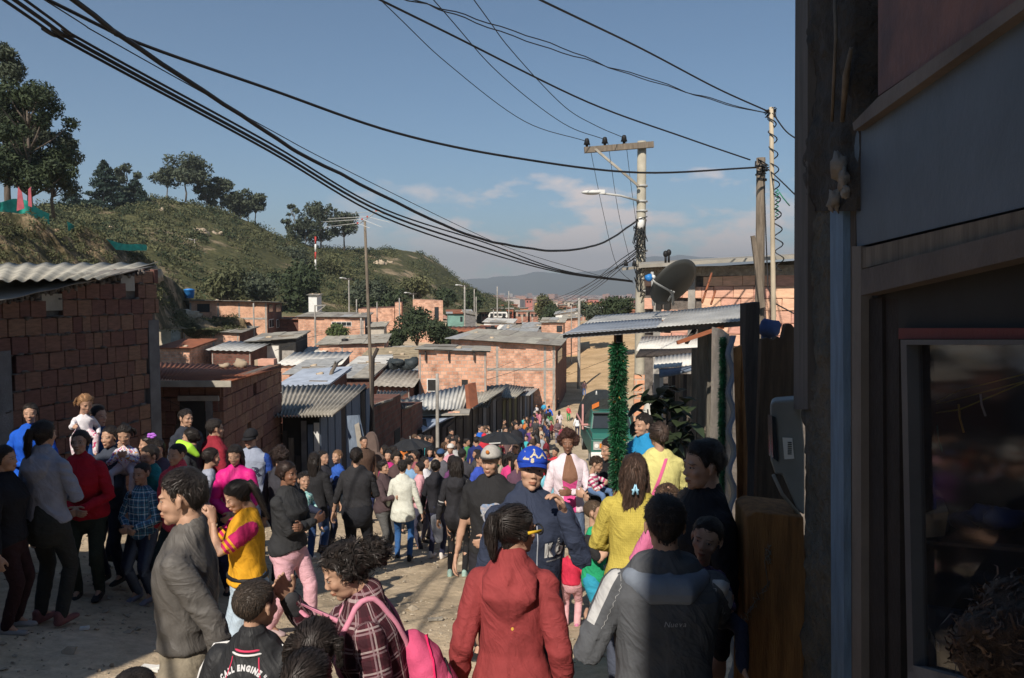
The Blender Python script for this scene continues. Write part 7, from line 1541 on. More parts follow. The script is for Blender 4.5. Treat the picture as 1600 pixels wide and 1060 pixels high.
 if hood == 'front':
  for s_ in (-1, 1): t.limb([up((s_ * .075 * q, .03, lv[-2][0] + .03 * q)), up((s_ * .07 * q, -.05 * q, lv[-2][0] + .0 * q)), up((s_ * .02 * q, -.105 * q, lv[-2][0] - .06 * q))], [.04 * q, .036 * q, .02 * q], 10)
  t.limb([up((-.08 * q, .03, lv[-2][0] + .03 * q)), up((0, .09 * q, lv[-2][0] + .03 * q)), up((.08 * q, .03, lv[-2][0] + .03 * q))], [.045 * q, .05 * q, .045 * q], 12)
 if skirt:
  t.limb([(0, 0, hipz + .08 * H), (0, 0, hipz), (0, 0, skirt * H)], [(.1 * H, .09 * H), (.115 * H, .1 * H), (.14 * H, .13 * H)], 20)
 co, fs = remesh(t, cv, 2, .5)
 for c2, f2 in slv: fs = fs + [tuple(i + len(co) for i in f) for f in f2]; co = np.vstack([co, c2])
 cp = seat_cp(co, bones)
 if lod < 3: co = folds(co, fs, cp, .011 * q, H)
 tm = mkmesh('top', co, fs, topm or m_cloth, {'cp': cp}); to = bpy.data.objects.new({'f': 'top', 'm': 'jacket', 'c': 'top'}[K] if sleeve == 'long' else 'shirt', tm); link(to, root); to.color = tuple(topc) + (1,)
 root['_top'] = to.name
 # ---------------- trousers
 t = TB(); gl = .010 * q; pz = [l for l in lv if l[0] < zmap(.62)]
 t.limb([Vector((0, l[3], l[0])) for l in pz], [(l[1] + gl, l[2] + gl) for l in pz], 18)
 bones = [((0, 0, hipz + .1), (0, 0, hipz + .3), .12, (0, -1, 0))]
 for i in range(2):
  a, k_, an = feet[i]; s2 = legw; e_ = k_.lerp(an, .96) if leg == 'trousers' else k_.lerp(an, .1)
  if leg == 'trousers': t.limb([a, a.lerp(k_, .4), k_, k_.lerp(an, .4), e_], [.090 * q * (.7 + .3 * s2), .082 * q * s2, .062 * q * s2, .058 * q * s2, .050 * q * s2], 14, hint=(0, -1, .01))
  else: t.limb([a, a.lerp(k_, .4), e_], [.088 * q, .082 * q, .07 * q], 14)
  bones += [(tuple(a), tuple(k_), .08 * q, (.9, -.2, .05)), (tuple(k_), tuple(an), .06 * q, (.9, -.2, .05))]
 co, fs = remesh(t, cv * 1.25, 2, .5); cp = seat_cp(co, bones); cp[:, 0] = cp[:, 0]
 if lod < 3: co = folds(co, fs, np.stack([cp[:, 0], cp[:, 1], np.maximum(cp[:, 2], 1)], 1), .006 * q, H)
 pm_ = mkmesh('trousers', co, fs, botm or m_cloth, {'cp': cp}); po = bpy.data.objects.new('trousers' if leg == 'trousers' else 'shorts', pm_); link(po, root); po.color = tuple(botc) + (1,)
 if not noshoe and lod < 3:
  for i in range(2):
   a, k_, an = feet[i]; t = TB(); t.limb([an + Vector((0, .03 * q, -.035 * q)), an + Vector((0, -.06 * q, -.04 * q)), an + Vector((0, -.16 * q, -.052 * q))], [(.040 * q, .04 * q), (.045 * q, .035 * q), (.042 * q, .022 * q)], 10); t.limb([an + Vector((0, .03 * q, .02 * q)), an + Vector((0, .01 * q, -.03 * q))], [.038 * q, .042 * q], 10)
   c_, f_ = remesh(t, [.014, .018, .028][lod], 1, .4); o = bpy.data.objects.new('shoe', mkmesh('shoe', c_, f_, mat('shoe_leather', (1, 1, 1), .6, .15, 8, .1, objcol=True, coord='obj'))); link(o, root); o.color = tuple(shoec) + (1,)
 # ---------------- hair and hat
 if hair != 'bald':
  hcv, hfs, nS, hm = hair_geo(hair, K, lod, seed, hp); o = bpy.data.objects.new('hair', mkmesh('hair', hcv, hfs, hm, split=nS)); link(o, root); o.matrix_basis = HM; o.color = tuple(hc) + (1,)
 if cap:
  tc_, vc = cap_geo(lod, cap.get('vis', True), cap.get('flat', False), cap.get('back', False)); me = mkmesh('cap', np.array(tc_.v), tc_.f, cap.get('m') or m_cloth); o = bpy.data.objects.new('cap', me); link(o, root); o.matrix_basis = HM @ Matrix.Rotation(R(cap.get('tilt', 0)), 4, 'X'); o.color = tuple(cap['c']) + (1,)
  if cap.get('vis', True): v = bpy.data.objects.new('visor', mkmesh('visor', np.array(vc.v), vc.f, m_cloth)); link(v, o); v.color = tuple(cap.get('vc', cap['c'])) + (1,)
 PEOPLE[label] = dict(root=root, HM=HM, top=to, arms=arms, up=up, H=H, q=q, lv=lv, hh=hh, trousers=po, feet=feet, hipz=hipz, body=bo)
 return PEOPLE[label]
def decal(par_obj, P_, shapes, side, m, name, lift=.0025):
 """flat print laid on the garment: verts (x, z) in the figure's frame are dropped on the cloth from the front or the back"""
 me = P_['top'].data if par_obj is P_['top'] else par_obj.data
 ca = me.attributes.get('cp'); ok = [a.vector[2] < .5 for a in ca.data] if ca else None
 bv = BVHTree.FromPolygons([tuple(v.co) for v in me.vertices], [tuple(p.vertices) for p in me.polygons if ok is None or ok[p.vertices[0]]]); vs, fs = shapes; out = []
 for x, z in vs:
  h = bv.ray_cast(Vector((x, -2 * side, z)), Vector((0, side, 0)))
  y = (h[0].y if h[0] is not None else 0) - side * lift; out.append((x, y, z))
 hit = [abs(v[1] + side * lift) > 1e-9 for v in out]; fs = [f for f in fs if all(hit[i] for i in f)]
 m2 = bpy.data.meshes.new(name); m2.from_pydata(out, [], fs); m2.materials.append(m); m2.update(); o = bpy.data.objects.new(name, m2); link(o, par_obj); return o
def textshape(s, size, x0, z0, side=1, arc=0, shear=0, bold=0.0, wscale=1):
 """side 1: read from the front (-Y), -1: read from the back"""
 out_v, out_f = [], []; dg = None; adv = 0; n = len(s); ws = []
 for ch in s:
  cu = bpy.data.curves.new('t', 'FONT'); cu.body = ch if ch != ' ' else 'i'; cu.size = size; cu.offset = bold; cu.align_x = 'CENTER'; cu.align_y = 'CENTER'; cu.resolution_u = 3; o = bpy.data.objects.new('t', cu); TMP.collection.objects.link(o)
  me = bpy.data.meshes.new_from_object(o.evaluated_get(tdg())); vs = [v.co.copy() for v in me.vertices]; fs = [tuple(p.vertices) for p in me.polygons]; bpy.data.objects.remove(o)
  w = (max(v.x for v in vs) - min(v.x for v in vs)) if vs else size * .3; ws.append((vs if ch != ' ' else [], fs if ch != ' ' else [], w * wscale + size * .13))
 tot = sum(w for _, _, w in ws); cur = -tot / 2
 for vs, fs, w in ws:
  c = cur + w / 2; cur += w; mid = [(max(v.x for v in vs) + min(v.x for v in vs)) / 2, 0] if vs else [0, 0]; b = len(out_v)
  for v in vs:
   vx, vy = (v.x - mid[0]) * wscale, v.y
   if arc: an = c / arc; rx = math.sin(an) * (arc + vy) + vx * math.cos(an); rz = math.cos(an) * (arc + vy) - arc - vx * math.sin(an)
   else: rx, rz = c + vx + vy * shear, vy
   out_v.append((x0 + rx * side, z0 + rz))
  out_f += [tuple(b + i for i in f) for f in fs]
 return out_v, out_f
def poly(pts): return ([tuple(p) for p in pts], [tuple(range(len(pts)))])
def subpoly(cx, cz, rx, rz, n=24, rings=4, fn=None):
 vs = [(cx, cz)]; 
 for k in range(1, rings + 1):
  for j in range(n): a = 2 * math.pi * j / n; f = fn(a) if fn else 1; vs.append((cx + math.cos(a) * rx * k / rings * f, cz + math.sin(a) * rz * k / rings * f))
 fs = [(0, 1 + j, 1 + (j + 1) % n) for j in range(n)] + [(1 + (k - 1) * n + j, 1 + k * n + j, 1 + k * n + (j + 1) % n, 1 + (k - 1) * n + (j + 1) % n) for k in range(1, rings) for j in range(n)]; return vs, fs
# ---------------------------------------------------------------- the nearest people
GR = (.075, .07, .066)
pl = lambda c: mat('print_' + '_'.join('%02d' % int(k * 99) for k in c), c, .8, .08, 5, 0)
A = person('man in a dark grey jacket and beige trousers in profile at the front left', 288, 737, 3.45, -82, 'm', hair='short', hp={}, topc=(.105, .098, .092), botc=(.26, .225, .17), topm=m_nylon, L='down', Rr='down', Lw=(.13, .12, .50), lod=0, collar=True, hem=.575, hpit=4, puff=1.02, seed=3, wide=.84, legw=1.25, flare=1.05, curl=40)
B_ = person('boy with cropped hair in a black bomber jacket lettered CALL ENGINE seen from behind', 397, 906, 3.0, 172, 'c', hair='crop', hc=(.022, .016, .012), topc=(.022, .023, .026), topm=m_nylon, hy=-22, lod=0, collar=True, puff=1.2, botc=(.03, .03, .04), wide=1.12)
to = B_['top']; H = B_['H']; zb = B_['lv'][3][0]
zb = B_['lv'][-2][0] - .035; sh_ = textshape('CALL ENGINE "9', .026, 0, zb + .012, -1, .11, bold=.002, wscale=.82); decal(to, B_, sh_, -1, pl((.60, .60, .62)), 'lettering')
decal(to, B_, subpoly(0, zb - .125, .105, .095, 28, 4, lambda a: 1 + .05 * math.cos(6 * a)), -1, pl((.55, .53, .50)), 'emblem_rim', .0022); decal(to, B_, subpoly(0, zb - .125, .098, .088, 28, 4), -1, pl((.75, .20, .03)), 'emblem', .0034)
decal(to, B_, subpoly(0, zb - .14, .07, .055, 24, 3), -1, pl((.05, .05, .06)), 'emblem_centre', .0044); decal(to, B_, subpoly(0, zb - .105, .022, .026, 16, 2), -1, pl((.70, .66, .60)), 'emblem_star', .0052); decal(to, B_, textshape('WEST', .018, 0, zb - .062, -1, .09), -1, pl((.1, .04, .02)), 'emblem_lettering', .0046)
for s_ in (-1, 1):
 pts = [(s_ * (.052 + .085 * (k / 14) ** 1.5), B_['lv'][-2][0] + .012 - .22 * (k / 14)) for k in range(15)]; vs = []
 for x, z in pts: vs += [(x - .0022, z), (x + .0022, z)]
 decal(to, B_, (vs, [(2 * k, 2 * k + 1, 2 * k + 3, 2 * k + 2) for k in range(14)]), -1, pl((.55, .04, .10)), 'raglan_piping')
t = MB(); up = B_['up']; nb = up((0, .012 * H, B_['lv'][-2][0])); 
for k, (zz, r_, c) in enumerate([(.050, .0665, (.60, .05, .12)), (.032, .0735, (.7, .7, .7)), (.041, .070, (.7, .7, .7))][:2]):
 m1 = MB(); m1.tube([nb + Vector((math.cos(a) * r_, .004 + math.sin(a) * r_, zz * .7)) for a in [i * 2 * math.pi / 24 for i in range(25)]], .0045, 6); o = m1.build('collar_stripe', pl(c)); o.parent = to
for s_ in (-1, 1):
 a, e, w = B_['arms'][0 if s_ > 0 else 1]; m1 = MB(); m1.tube([a + Vector((-s_ * .03, .0, .066)), a + Vector((s_ * .035, .0, .053)), a.lerp(e, .25) + Vector((s_ * .070, 0, .01)), a.lerp(e, .6) + Vector((s_ * .066, 0, 0))], .006, 6); o = m1.build('sleeve_stripe', pl((.7, .7, .7))); o.parent = to
C_ = person('woman in a maroon checked jacket raising her hand and carrying a pink backpack', 606, 832, 3.05, -76, 'f', hair='puff', hp={'h': .18, 'sway': 0}, topm=clothmat('maroon_plaid', (.095, .022, .032), fn=plaid((.035, .010, .016), (.45, .36, .36), (.30, .20, .22), 13.)), L='down', Rr='raised', Rw=(.10, -.17, .865), lod=0, hpit=22, lean=12, collar=True, curl=12, puff=1.1, skin=0, botc=(.03, .03, .04), seed=5, wide=1.08)
hm = C_['HM']; a, e, w = C_['arms'][1]
m1 = TB(); m1.limb([e.lerp(w, .72), e.lerp(w, 1.02)], [.043, .040], 12); c_, f_ = remesh(m1, .01, 1); o = bpy.data.objects.new('cuff', mkmesh('cuff', c_, f_, m_cloth)); link(o, C_['top']); o.color = (.05, .05, .055, 1)
bp_m = clothmat('pink_pack_cloth', (.62, .09, .20), bump=.6); rootm = wm(C_['root']); up = C_['up']; zc = C_['lv'][3][0]
BPK = thing('backpack', 'bright pink backpack with black zips hanging from the shoulder of the checked jacket woman', 'backpack', (rootm @ up((0, .22, zc - .15))))
BPK.rotation_euler = C_['root'].rotation_euler
X = lambda p: wm(BPK).inverted() @ (rootm @ up(p))
t = TB(); zt_ = zc + .10; zt_ -= .07; t.limb([X((0, .15, zt_)), X((0, .17, zt_ - .07)), X((0, .185, zt_ - .19)), X((0, .19, zt_ - .31)), X((0, .18, zt_ - .37))], [(.08, .055), (.115, .08), (.135, .10), (.14, .105), (.115, .08)], 20, hint=(0, 1, .2))
c_, f_ = remesh(t, .010, 2); cp_ = c_ * 1.; cp_[:, 2] = 1; n_ = normals(c_, f_); c_ = c_ + n_ * np.array([.010 * noise.noise(Vector(v) * 9) + .005 * noise.noise(Vector(v) * 22) for v in c_])[:, None]
o = bpy.data.objects.new('bag', mkmesh('bag', c_, f_, bp_m)); link(o, BPK)
t = TB(); t.limb([X((0, .245, zt_ - .15)), X((0, .265, zt_ - .24)), X((0, .26, zt_ - .32))], [(.085, .035), (.10, .045), (.095, .04)], 16, hint=(0, 1, .2)); c_, f_ = remesh(t, .010, 2); o = bpy.data.objects.new('pocket', mkmesh('pocket', c_, f_, bp_m)); link(o, BPK)
bvb = BVHTree.FromPolygons([tuple(v.co) for v in bpy.data.objects['bag'].data.vertices], [tuple(p_.vertices) for p_ in bpy.data.objects['bag'].data.polygons])
def pack_line(pts, r_, m, nm):
 out = []
 for i in range(len(pts) - 1):
  for k in range(7): q_ = X(pts[i]).lerp(X(pts[i + 1]), k / 7); l_, nn, _, _ = bvb.find_nearest(q_); out.append(l_ + nn * r_ * .5)
 m1 = MB(); m1.tube(out, r_, 5); o = bpy.data.objects.new(nm, mkmesh(nm, np.array(m1.v), m1.f, m)); link(o, BPK)
for pts, m, nm in [([(-.2, .20, zt_ - .40), (-.22, .24, zt_ - .20), (-.12, .24, zt_ - .02), (0, .24, zt_ + .04), (.12, .24, zt_ - .02), (.22, .24, zt_ - .20), (.2, .20, zt_ - .4)], pl((.70, .02, .12)), 'piping'), ([(-.14, .34, zt_ - .24), (-.1, .34, zt_ - .12), (0, .36, zt_ - .08), (.1, .34, zt_ - .12), (.14, .34, zt_ - .24)], m_black, 'zip'), ([(.2, .1, zt_ - .42), (.23, .15, zt_ - .24), (.18, .15, zt_ - .08)], m_black, 'zip'), ([(-.2, .1, zt_ - .42), (-.23, .15, zt_ - .24), (-.18, .15, zt_ - .08)], m_black, 'zip')]: pack_line(pts, .0045, m, nm)
bvt = BVHTree.FromPolygons([tuple(v.co) for v in C_['top'].data.vertices], [tuple(p_.vertices) for p_ in C_['top'].data.polygons])
for s_ in (1, -1):
 m1 = MB(); sx = s_ * .066; pts = [(sx * .6, .16, zt_ - .01), (sx, .12, zt_ + .12), (sx * 1.12, .03, zt_ + .225), (sx * 1.15, -.065, zt_ + .09), (sx * 1.2, -.12, zt_ - .03), (sx * 1.45, -.085, zt_ - .16), (sx * 1.7, .03, zt_ - .26)]
 q_ = [up(pts[0])]
 for i in range(6):
  for k in range(5): v_ = up(pts[i]).lerp(up(pts[i + 1]), (k + .5) / 5); c0 = up((v_.x * .5, 0, zc)); dr = (v_ - c0).normalized(); l_, nn, _, _ = bvt.ray_cast(c0 + dr * 2, -dr); q_.append((l_ or v_) + dr * .004)
 m1.tube([wm(BPK).inverted() @ (rootm @ v_) for v_ in q_], .0115, 8); o = bpy.data.objects.new('strap', mkmesh('strap', np.array(m1.v), m1.f, clothmat('pale_pink_strap', (.66, .26, .36), bump=.3))); link(o, BPK)
D_ = person('girl with dark bunches between the bomber jacket boy and the checked jacket woman', 496, 968, 2.75, 168, 'c', hair='tails', hp={'part': -.02}, topc=(.03, .03, .035), lod=0, hy=12)
D2 = person('girl with scraped back hair lowest at the bottom edge beside the bomber jacket', 480, 1016, 2.45, 175, 'c', hair='tied', hp={'part': .05}, topc=(.04, .04, .05), lod=0, hy=-10)
D3 = person('child whose dark crown just shows at the bottom edge right of the front left man', 210, 1046, 2.75, 150, 'c', hair='crop', topc=(.05, .03, .03), lod=1)
RH = person('girl in a faded red hoodie and glasses seen from behind in the middle foreground', 800, 790, 3.45, 174, 'f', hair='pony', hp={'len': .55, 'h': .36, 'sway': .05}, topc=(.27, .045, .047), botc=(.12, .016, .024), hood='down', lod=0, hy=-48, wide=1.0, hem=.485, puff=1.12, seed=9, hpit=2, L='down', Rr='down', Lw=(.145, -.01, .49), Rw=(.145, -.01, .49))
t = TB(); up = RH['up']; lv = RH['lv']; zl = lv[1][0] - .05; ax_ = np.interp(zl, [l[0] for l in lv], [l[1] for l in lv]); by_ = np.interp(zl, [l[0] for l in lv], [l[2] for l in lv])
t.limb([(0, 0, zl - .065), (0, 0, zl + .01)], [(ax_ + .020, by_ + .020), (ax_ + .024, by_ + .026)], 24); c_, f_ = remesh(t, .012, 1); o = bpy.data.objects.new('waistband', mkmesh('waistband', c_, f_, m_cloth, {'cp': c_ * 0})); link(o, RH['top']); o.color = (.21, .035, .038, 1)
decal(RH['top'], RH, subpoly(-.015, RH['lv'][3][0] + .03, .006, .008, 8, 1), -1, pl((.75, .42, .08)), 'yellow_mark')
hm = RH['HM']; gy = pl((.65, .42, .03))
for s_ in (-1, 1):
 m1 = MB(); m1.box((s_ * .365, -.17, .03), (.025, .34, .055)); o = bpy.data.objects.new('glasses_temple', mkmesh('glasses_temple', np.array(m1.v), m1.f, gy)); link(o, RH['root']); o.matrix_basis = hm
 m1 = MB(); m1.tube([(s_ * .16 + .13 * math.cos(a), -.44 - .0 * a, .0 + .10 * math.sin(a)) for a in [i * math.pi / 8 for i in range(17)]], .016, 6); o = bpy.data.objects.new('glasses_rim', mkmesh('glasses_rim', np.array(m1.v), m1.f, m_black)); link(o, RH['root']); o.matrix_basis = hm
BH = person('man in a royal blue cap and navy hoodie resting his fingers on his cheek', 828, 702, 4.45, 14, 'm', hair='crop', cap={'c': (.015, .06, .42), 'tilt': -4}, topc=(.032, .042, .075), hood='front', L='face', Lw=(.075, -.118, .822), Rr='down', lod=0, hpit=-6, hrol=6, hy=-8, wide=1.0, puff=1.1, curl=38, seed=4, skin=2, botc=(.02, .02, .03))
to = BH['top']; zc = BH['lv'][4][0]
decal(to, BH, textshape('KÕ', .095, .105, zc - .065, 1, bold=.010, wscale=.62), 1, pl((.62, .62, .62)), 'lettering'); decal(to, BH, textshape('KÕ', .083, .105, zc - .066, 1, bold=.0, wscale=.66), 1, pl((.16, .15, .16)), 'lettering_infill', .005); decal(to, BH, textshape('URBAN CULTURE', .012, .105, zc - .125, 1), 1, pl((.5, .5, .5)), 'small_lettering')
decal(to, BH, textshape('C', .095, -.075, zc - .12, 1, bold=.010, wscale=.7), 1, pl((.62, .62, .62)), 'lettering'); decal(to, BH, textshape('C', .085, -.075, zc - .12, 1, bold=.0, wscale=.7), 1, pl((.16, .15, .16)), 'lettering_infill', .005)
decal(to, BH, ([(.006 * (-1) ** k * .5, zc + .08 - .02 * (k // 2)) for k in range(40)], [(2 * k, 2 * k + 1, 2 * k + 3, 2 * k + 2) for k in range(19)]), 1, pl((.40, .42, .48)), 'zip')
cp_ = [c for c in BH['root'].children if c.name.startswith('cap')][0]; wv = pl((.55, .48, .35))
for k, (s, x, z) in enumerate([('L', -.20, .30), ('A', -.02, .36), ('A', .18, .36), ('s', -.06, .22)]):
 vs, fs = textshape(s, .26 if s != 's' else .18, x, z, 1, bold=.012); bvc = BVHTree.FromPolygons([tuple(v.co) for v in cp_.data.vertices], [tuple(p_.vertices) for p_ in cp_.data.polygons]); out = []
 for x_, z_ in vs: h = bvc.ray_cast(Vector((x_, -3, z_)), Vector((0, 1, 0))); out.append((x_, (h[0].y if h[0] is not None else -.2) - .018, z_))
 m2 = bpy.data.meshes.new('cap_embroidery'); m2.from_pydata(out, [], fs); m2.materials.append(wv); o = bpy.data.objects.new('cap_embroidery', m2); link(o, cp_)
GJ = person('man in a slate grey jacket with pale sleeve panels, half in shade, from behind', 1040, 780, 3.1, 178, 'm', hair='fade', topm=clothmat('slate_panelled', (.085, .09, .10), fn=lambda nt, u, v, w, b: mixc(nt, mnode(nt, 'MULTIPLY', mnode(nt, 'MULTIPLY', mnode(nt, 'MULTIPLY', mnode(nt, 'GREATER_THAN', mnode(nt, 'MULTIPLY', u, mnode(nt, 'SUBTRACT', w, 2.)), 0.), mnode(nt, 'LESS_THAN', mnode(nt, 'ABSOLUTE', mnode(nt, 'SUBTRACT', mnode(nt, 'ABSOLUTE', u), .135)), .025)), lt(nt, v, .17)), mnode(nt, 'MULTIPLY', mnode(nt, 'GREATER_THAN', w, .5), lt(nt, mnode(nt, 'ABSOLUTE', mnode(nt, 'SUBTRACT', mnode(nt, 'ABSOLUTE', mnode(nt, 'SUBTRACT', w, 2.)), 1.)), .3))), b, (.48, .48, .48))), L='down', Rr='carryhi', Lw=(.135, -.10, .64), lod=0, wide=1.14, hem=.475, puff=1.15, hpit=6, seed=8, collar=True, botc=(.02, .02, .03))
t = TB(); up = GJ['up']; zz = GJ['lv'][-2][0]; t.limb([up((-.13, .03, zz + .0)), up((-.06, .105, zz - .02)), up((.06, .105, zz - .02)), up((.13, .03, zz + .0))], [.045, .060, .060, .045], 12); t.limb([up((-.09, .0, zz + .03)), up((0, .075, zz + .035)), up((.09, .0, zz + .03))], [.028, .03, .028], 10)
c_, f_ = remesh(t, .01, 2); o = bpy.data.objects.new('hood', mkmesh('hood', c_, f_, m_cloth, {'cp': c_ * 0})); link(o, GJ['top']); o.color = (.19, .22, .27, 1)
decal(GJ['top'], GJ, textshape('Nueva', .03, -.02, GJ['lv'][4][0] + .0, -1, shear=.2), -1, pl((.34, .34, .35)), 'lettering')
person('baby peering over the right shoulder of the slate grey jacket man', 1100, 808, 3.36, 8, 'c', H=.78, hair='boy', topc=(.07, .06, .13), topm=clothmat('violet_floral', (.10, .08, .17), fn=floral([(.3, .2, .3), (.05, .05, .15)])), sit=True, L='carry', Rr='carry', lod=1, name='person', cat='baby', hrol=10, hy=-35, noshoe=True)
DM = person('dark haired man in profile in deep shade right of the yellow sweater woman', 1102, 690, 3.85, -78, 'm', hair='short', topc=(.015, .015, .018), botc=(.015, .015, .02), lod=0, hpit=3, skin=0, H=1.78, collar=True, seed=7)
YS = person('woman in a yellow knitted sweater with a pale blue clip in her long hair', 991, 710, 5.4, 178, 'f', hair='long', hc=(.035, .020, .014), hp={'len': 1.05, 'sway': .12}, topc=(.55, .43, .045), topm=clothmat('yellow_knit', (.50, .405, .085), fn=lambda nt, u, v, w, b: mixc(nt, mnode(nt, 'MULTIPLY', mnode(nt, 'MULTIPLY', lt(nt, fr(nt, mnode(nt, 'ADD', u, 5.), 60.), .5), lt(nt, fr(nt, mnode(nt, 'ADD', v, 5.), 60.), .5)), .5), b, (.36, .28, .05))), lod=0, L='belly', Rr='belly', hem=.50, wide=1.04, puff=1.12, botc=(.06, .07, .10), seed=6)
m1 = MB(); 
for s_ in (-1, 1):
 m1.prism([(s_ * .02, 0, .16), (s_ * .10, 0, -.14), (s_ * .05, 0, -.16), (s_ * -.02, 0, .06)], (0, .06, 0)); m1.box((s_ * .05, .02, -.02), (.10, .06, .05))
o = bpy.data.objects.new('hair_clip', mkmesh('hair_clip', np.array(m1.v), m1.f, pl((.35, .62, .80)))); link(o, YS['root']); o.matrix_basis = YS['HM'] @ Matrix.Translation((.03, .57, -.42))
YC = person('woman in a lemon yellow cardigan with a pink bag strap across her back', 1030, 660, 6.6, 176, 'f', hair='bun', hp={'h': -.05, 'bx': .0}, hc=(.03, .02, .016), topc=(.62, .57, .22), lod=1, L='down', Rr='belly', wide=1.15, seed=2, H=1.62, botc=(.03, .03, .05), hy=20)
vs = []; 
for k in range(16): t_ = k / 15; x, z = .05 - .14 * t_ * 1.1, YC['lv'][-2][0] + .015 - .42 * t_; vs += [(x - .014, z), (x + .014, z)]
decal(YC['top'], YC, ([(-x, z) for x, z in vs], [(2 * k, 2 * k + 1, 2 * k + 3, 2 * k + 2) for k in range(15)]), -1, pl((.62, .12, .26)), 'bag_strap', .006)
person('person in a bright blue jacket with dark hair turned left behind the yellow cardigan woman', 1005, 648, 7.6, -60, 'm', hair='short', topc=(.02, .24, .50), lod=1, H=1.62, hood='down')
GB = person('boy in a half green half black T-shirt and turquoise trousers touching his mouth', 931, 783, 6.7, 52, 'c', hair='crop', hc=(.05, .032, .02), skin=2, topm=clothmat('green_black_tee', (.02, .33, .15), sleeve=(.02, .02, .022), fn=lambda nt, u, v, w, b: mixc(nt, mnode(nt, 'GREATER_THAN', u, .02), b, (.02, .02, .022))), botc=(.03, .28, .42), sleeve='short', L='chin', Rr='face', Rw=(.06, -.14, .80), hpit=-6, hy=18, lod=1, hem=.44)
decal(GB['top'], GB, textshape('NTMK', .05, .055, GB['lv'][2][0], 1, bold=.003), 1, pl((.55, .55, .55)), 'lettering')
WJ = person('curly haired woman in a white jacket over a pink top holding a baby', 888, 676, 8.4, 4, 'f', hair='afro', hp={'r': .15}, hc=(.035, .014, .010), skin=3, topm=clothmat('open_white_jacket', (.72, .62, .68), fn=lambda nt, u, v, w, b: mixc(nt, mnode(nt, 'MULTIPLY', lt(nt, w, .5), lt(nt, mnode(nt, 'ABSOLUTE', u), .085)), b, mixc(nt, mnode(nt, 'GREATER_THAN', mnode(nt, 'SUBTRACT', v, mnode(nt, 'MULTIPLY', mnode(nt, 'ABSOLUTE', u), .5)), .335), (.72, .09, .30), SK[3]))), H=1.66, L='carry', Rr='down', lod=1, hy=-10, wide=1.05, botc=(.10, .14, .22))
person('baby in a pink and white striped top held by the curly haired woman', 927, 711, 7.6, 60, 'c', H=.66, hair='boy', hc=(.03, .018, .012), topm=clothmat('pink_stripes', (.66, .60, .62), fn=stripes((.40, .05, .14), 26.)), botc=(.10, .17, .32), sit=True, L='fwd', Rr='carry', lod=1, cat='baby', hpit=20, skin=0)
person('woman with long black hair and black clothes turned towards the striped baby', 956, 684, 7.9, -70, 'f', hair='long', hp={'len': 1.0}, topc=(.015, .015, .017), botc=(.015, .015, .017), H=1.64, lod=1, L='carry', Rr='carry', hpit=10)
GC = person('young man in a grey flat peaked cap and printed black T-shirt looking down', 768, 698, 6.5, -10, 'm', hair='crop', cap={'c': (.42, .40, .37), 'vc': (.05, .045, .045), 'flat': True, 'tilt': -9}, topc=(.022, .022, .024), sleeve='short', skin=2, L='belly', Rr='down', hpit=5, lod=1, hy=-8, botc=(.02, .02, .025), hem=.50)
to = GC['top']; zc = GC['lv'][4][0]; decal(to, GC, subpoly(.035, zc - .06, .095, .10, 24, 4, lambda a: 1 + .12 * math.sin(3 * a) + .07 * math.cos(5 * a)), 1, mat('blue_print', (.10, .22, .42), .8, .5, 30, 0, coord='obj', col2=(.45, .40, .38)), 'shirt_print'); decal(to, GC, subpoly(.05, zc - .06, .045, .055, 16, 2), 1, mat('brown_print', (.20, .10, .07), .8, .5, 40, 0, coord='obj'), 'shirt_print', .004)
decal(to, GC, textshape('JUST CHILL', .026, .03, zc - .045, 1, bold=.001), 1, pl((.6, .6, .58)), 'lettering', .006); decal(to, GC, textshape("IT'S ALL GOOD", .021, .03, zc - .075, 1, bold=.001), 1, pl((.6, .6, .58)), 'lettering', .006)
cp_ = [c for c in GC['root'].children if c.name.startswith('cap')][0]; m1 = MB(); m1.blob((.02, -.40, .36), (.07, .03, .07), 12, 8); o = bpy.data.objects.new('cap_badge', mkmesh('cap_badge', np.array(m1.v), m1.f, pl((.45, .15, .03)))); link(o, cp_)
YT = person('girl in a yellow T-shirt with magenta sleeves and pale jeans bending her head', 384, 746, 5.5, -62, 'f', hair='pony', hp={'len': 1.1, 'h': .22, 'sway': .15}, topm=clothmat('yellow_magenta_tee', (.66, .33, .02), sleeve=(.48, .02, .12), fn=stripes((.66, .33, .02), 28., .45, .13, .5, True)), sleeve='short', botc=(.42, .52, .62), botm=m_cloth, L='face', Rr='face', lod=0, hpit=26, skin=2, curl=45, hem=.53, wide=1.05, seed=11, legw=.95)
zz = YT['lv'][1][0] + .05; m1 = MB(); l_ = YT['lv'][1]; m1.tube([Vector((math.cos(a) * (l_[1] + .004), math.sin(a) * (l_[2] + .006), zz)) for a in [i * 2 * math.pi / 28 for i in range(29)]], .014, 6); o = bpy.data.objects.new('belt', mkmesh('belt', np.array(m1.v), m1.f, m_black)); link(o, YT['trousers'])
person('woman in a black pullover and pale pink trousers standing with folded arms, facing right', 449, 722, 6.9, 68, 'f', hair='bun', hp={'h': .05, 'bx': 0}, hc=(.02, .012, .01), skin=3, topc=(.030, .031, .034), botc=(.66, .38, .44), L='cross', Rr='cross', wide=1.12, lod=0, legw=1.1, hem=.50, step=.10, shoec=(.4, .3, .3), seed=13, puff=1.15)
person('person with curly brown hair very close at the bottom right corner', 1606, 940, 1.30, 150, 'f', hair='afro', hc=(.035, .02, .013), hp={'r': .11}, topc=(.03, .03, .04), lod=1, hy=0, H=1.62, skin=0)
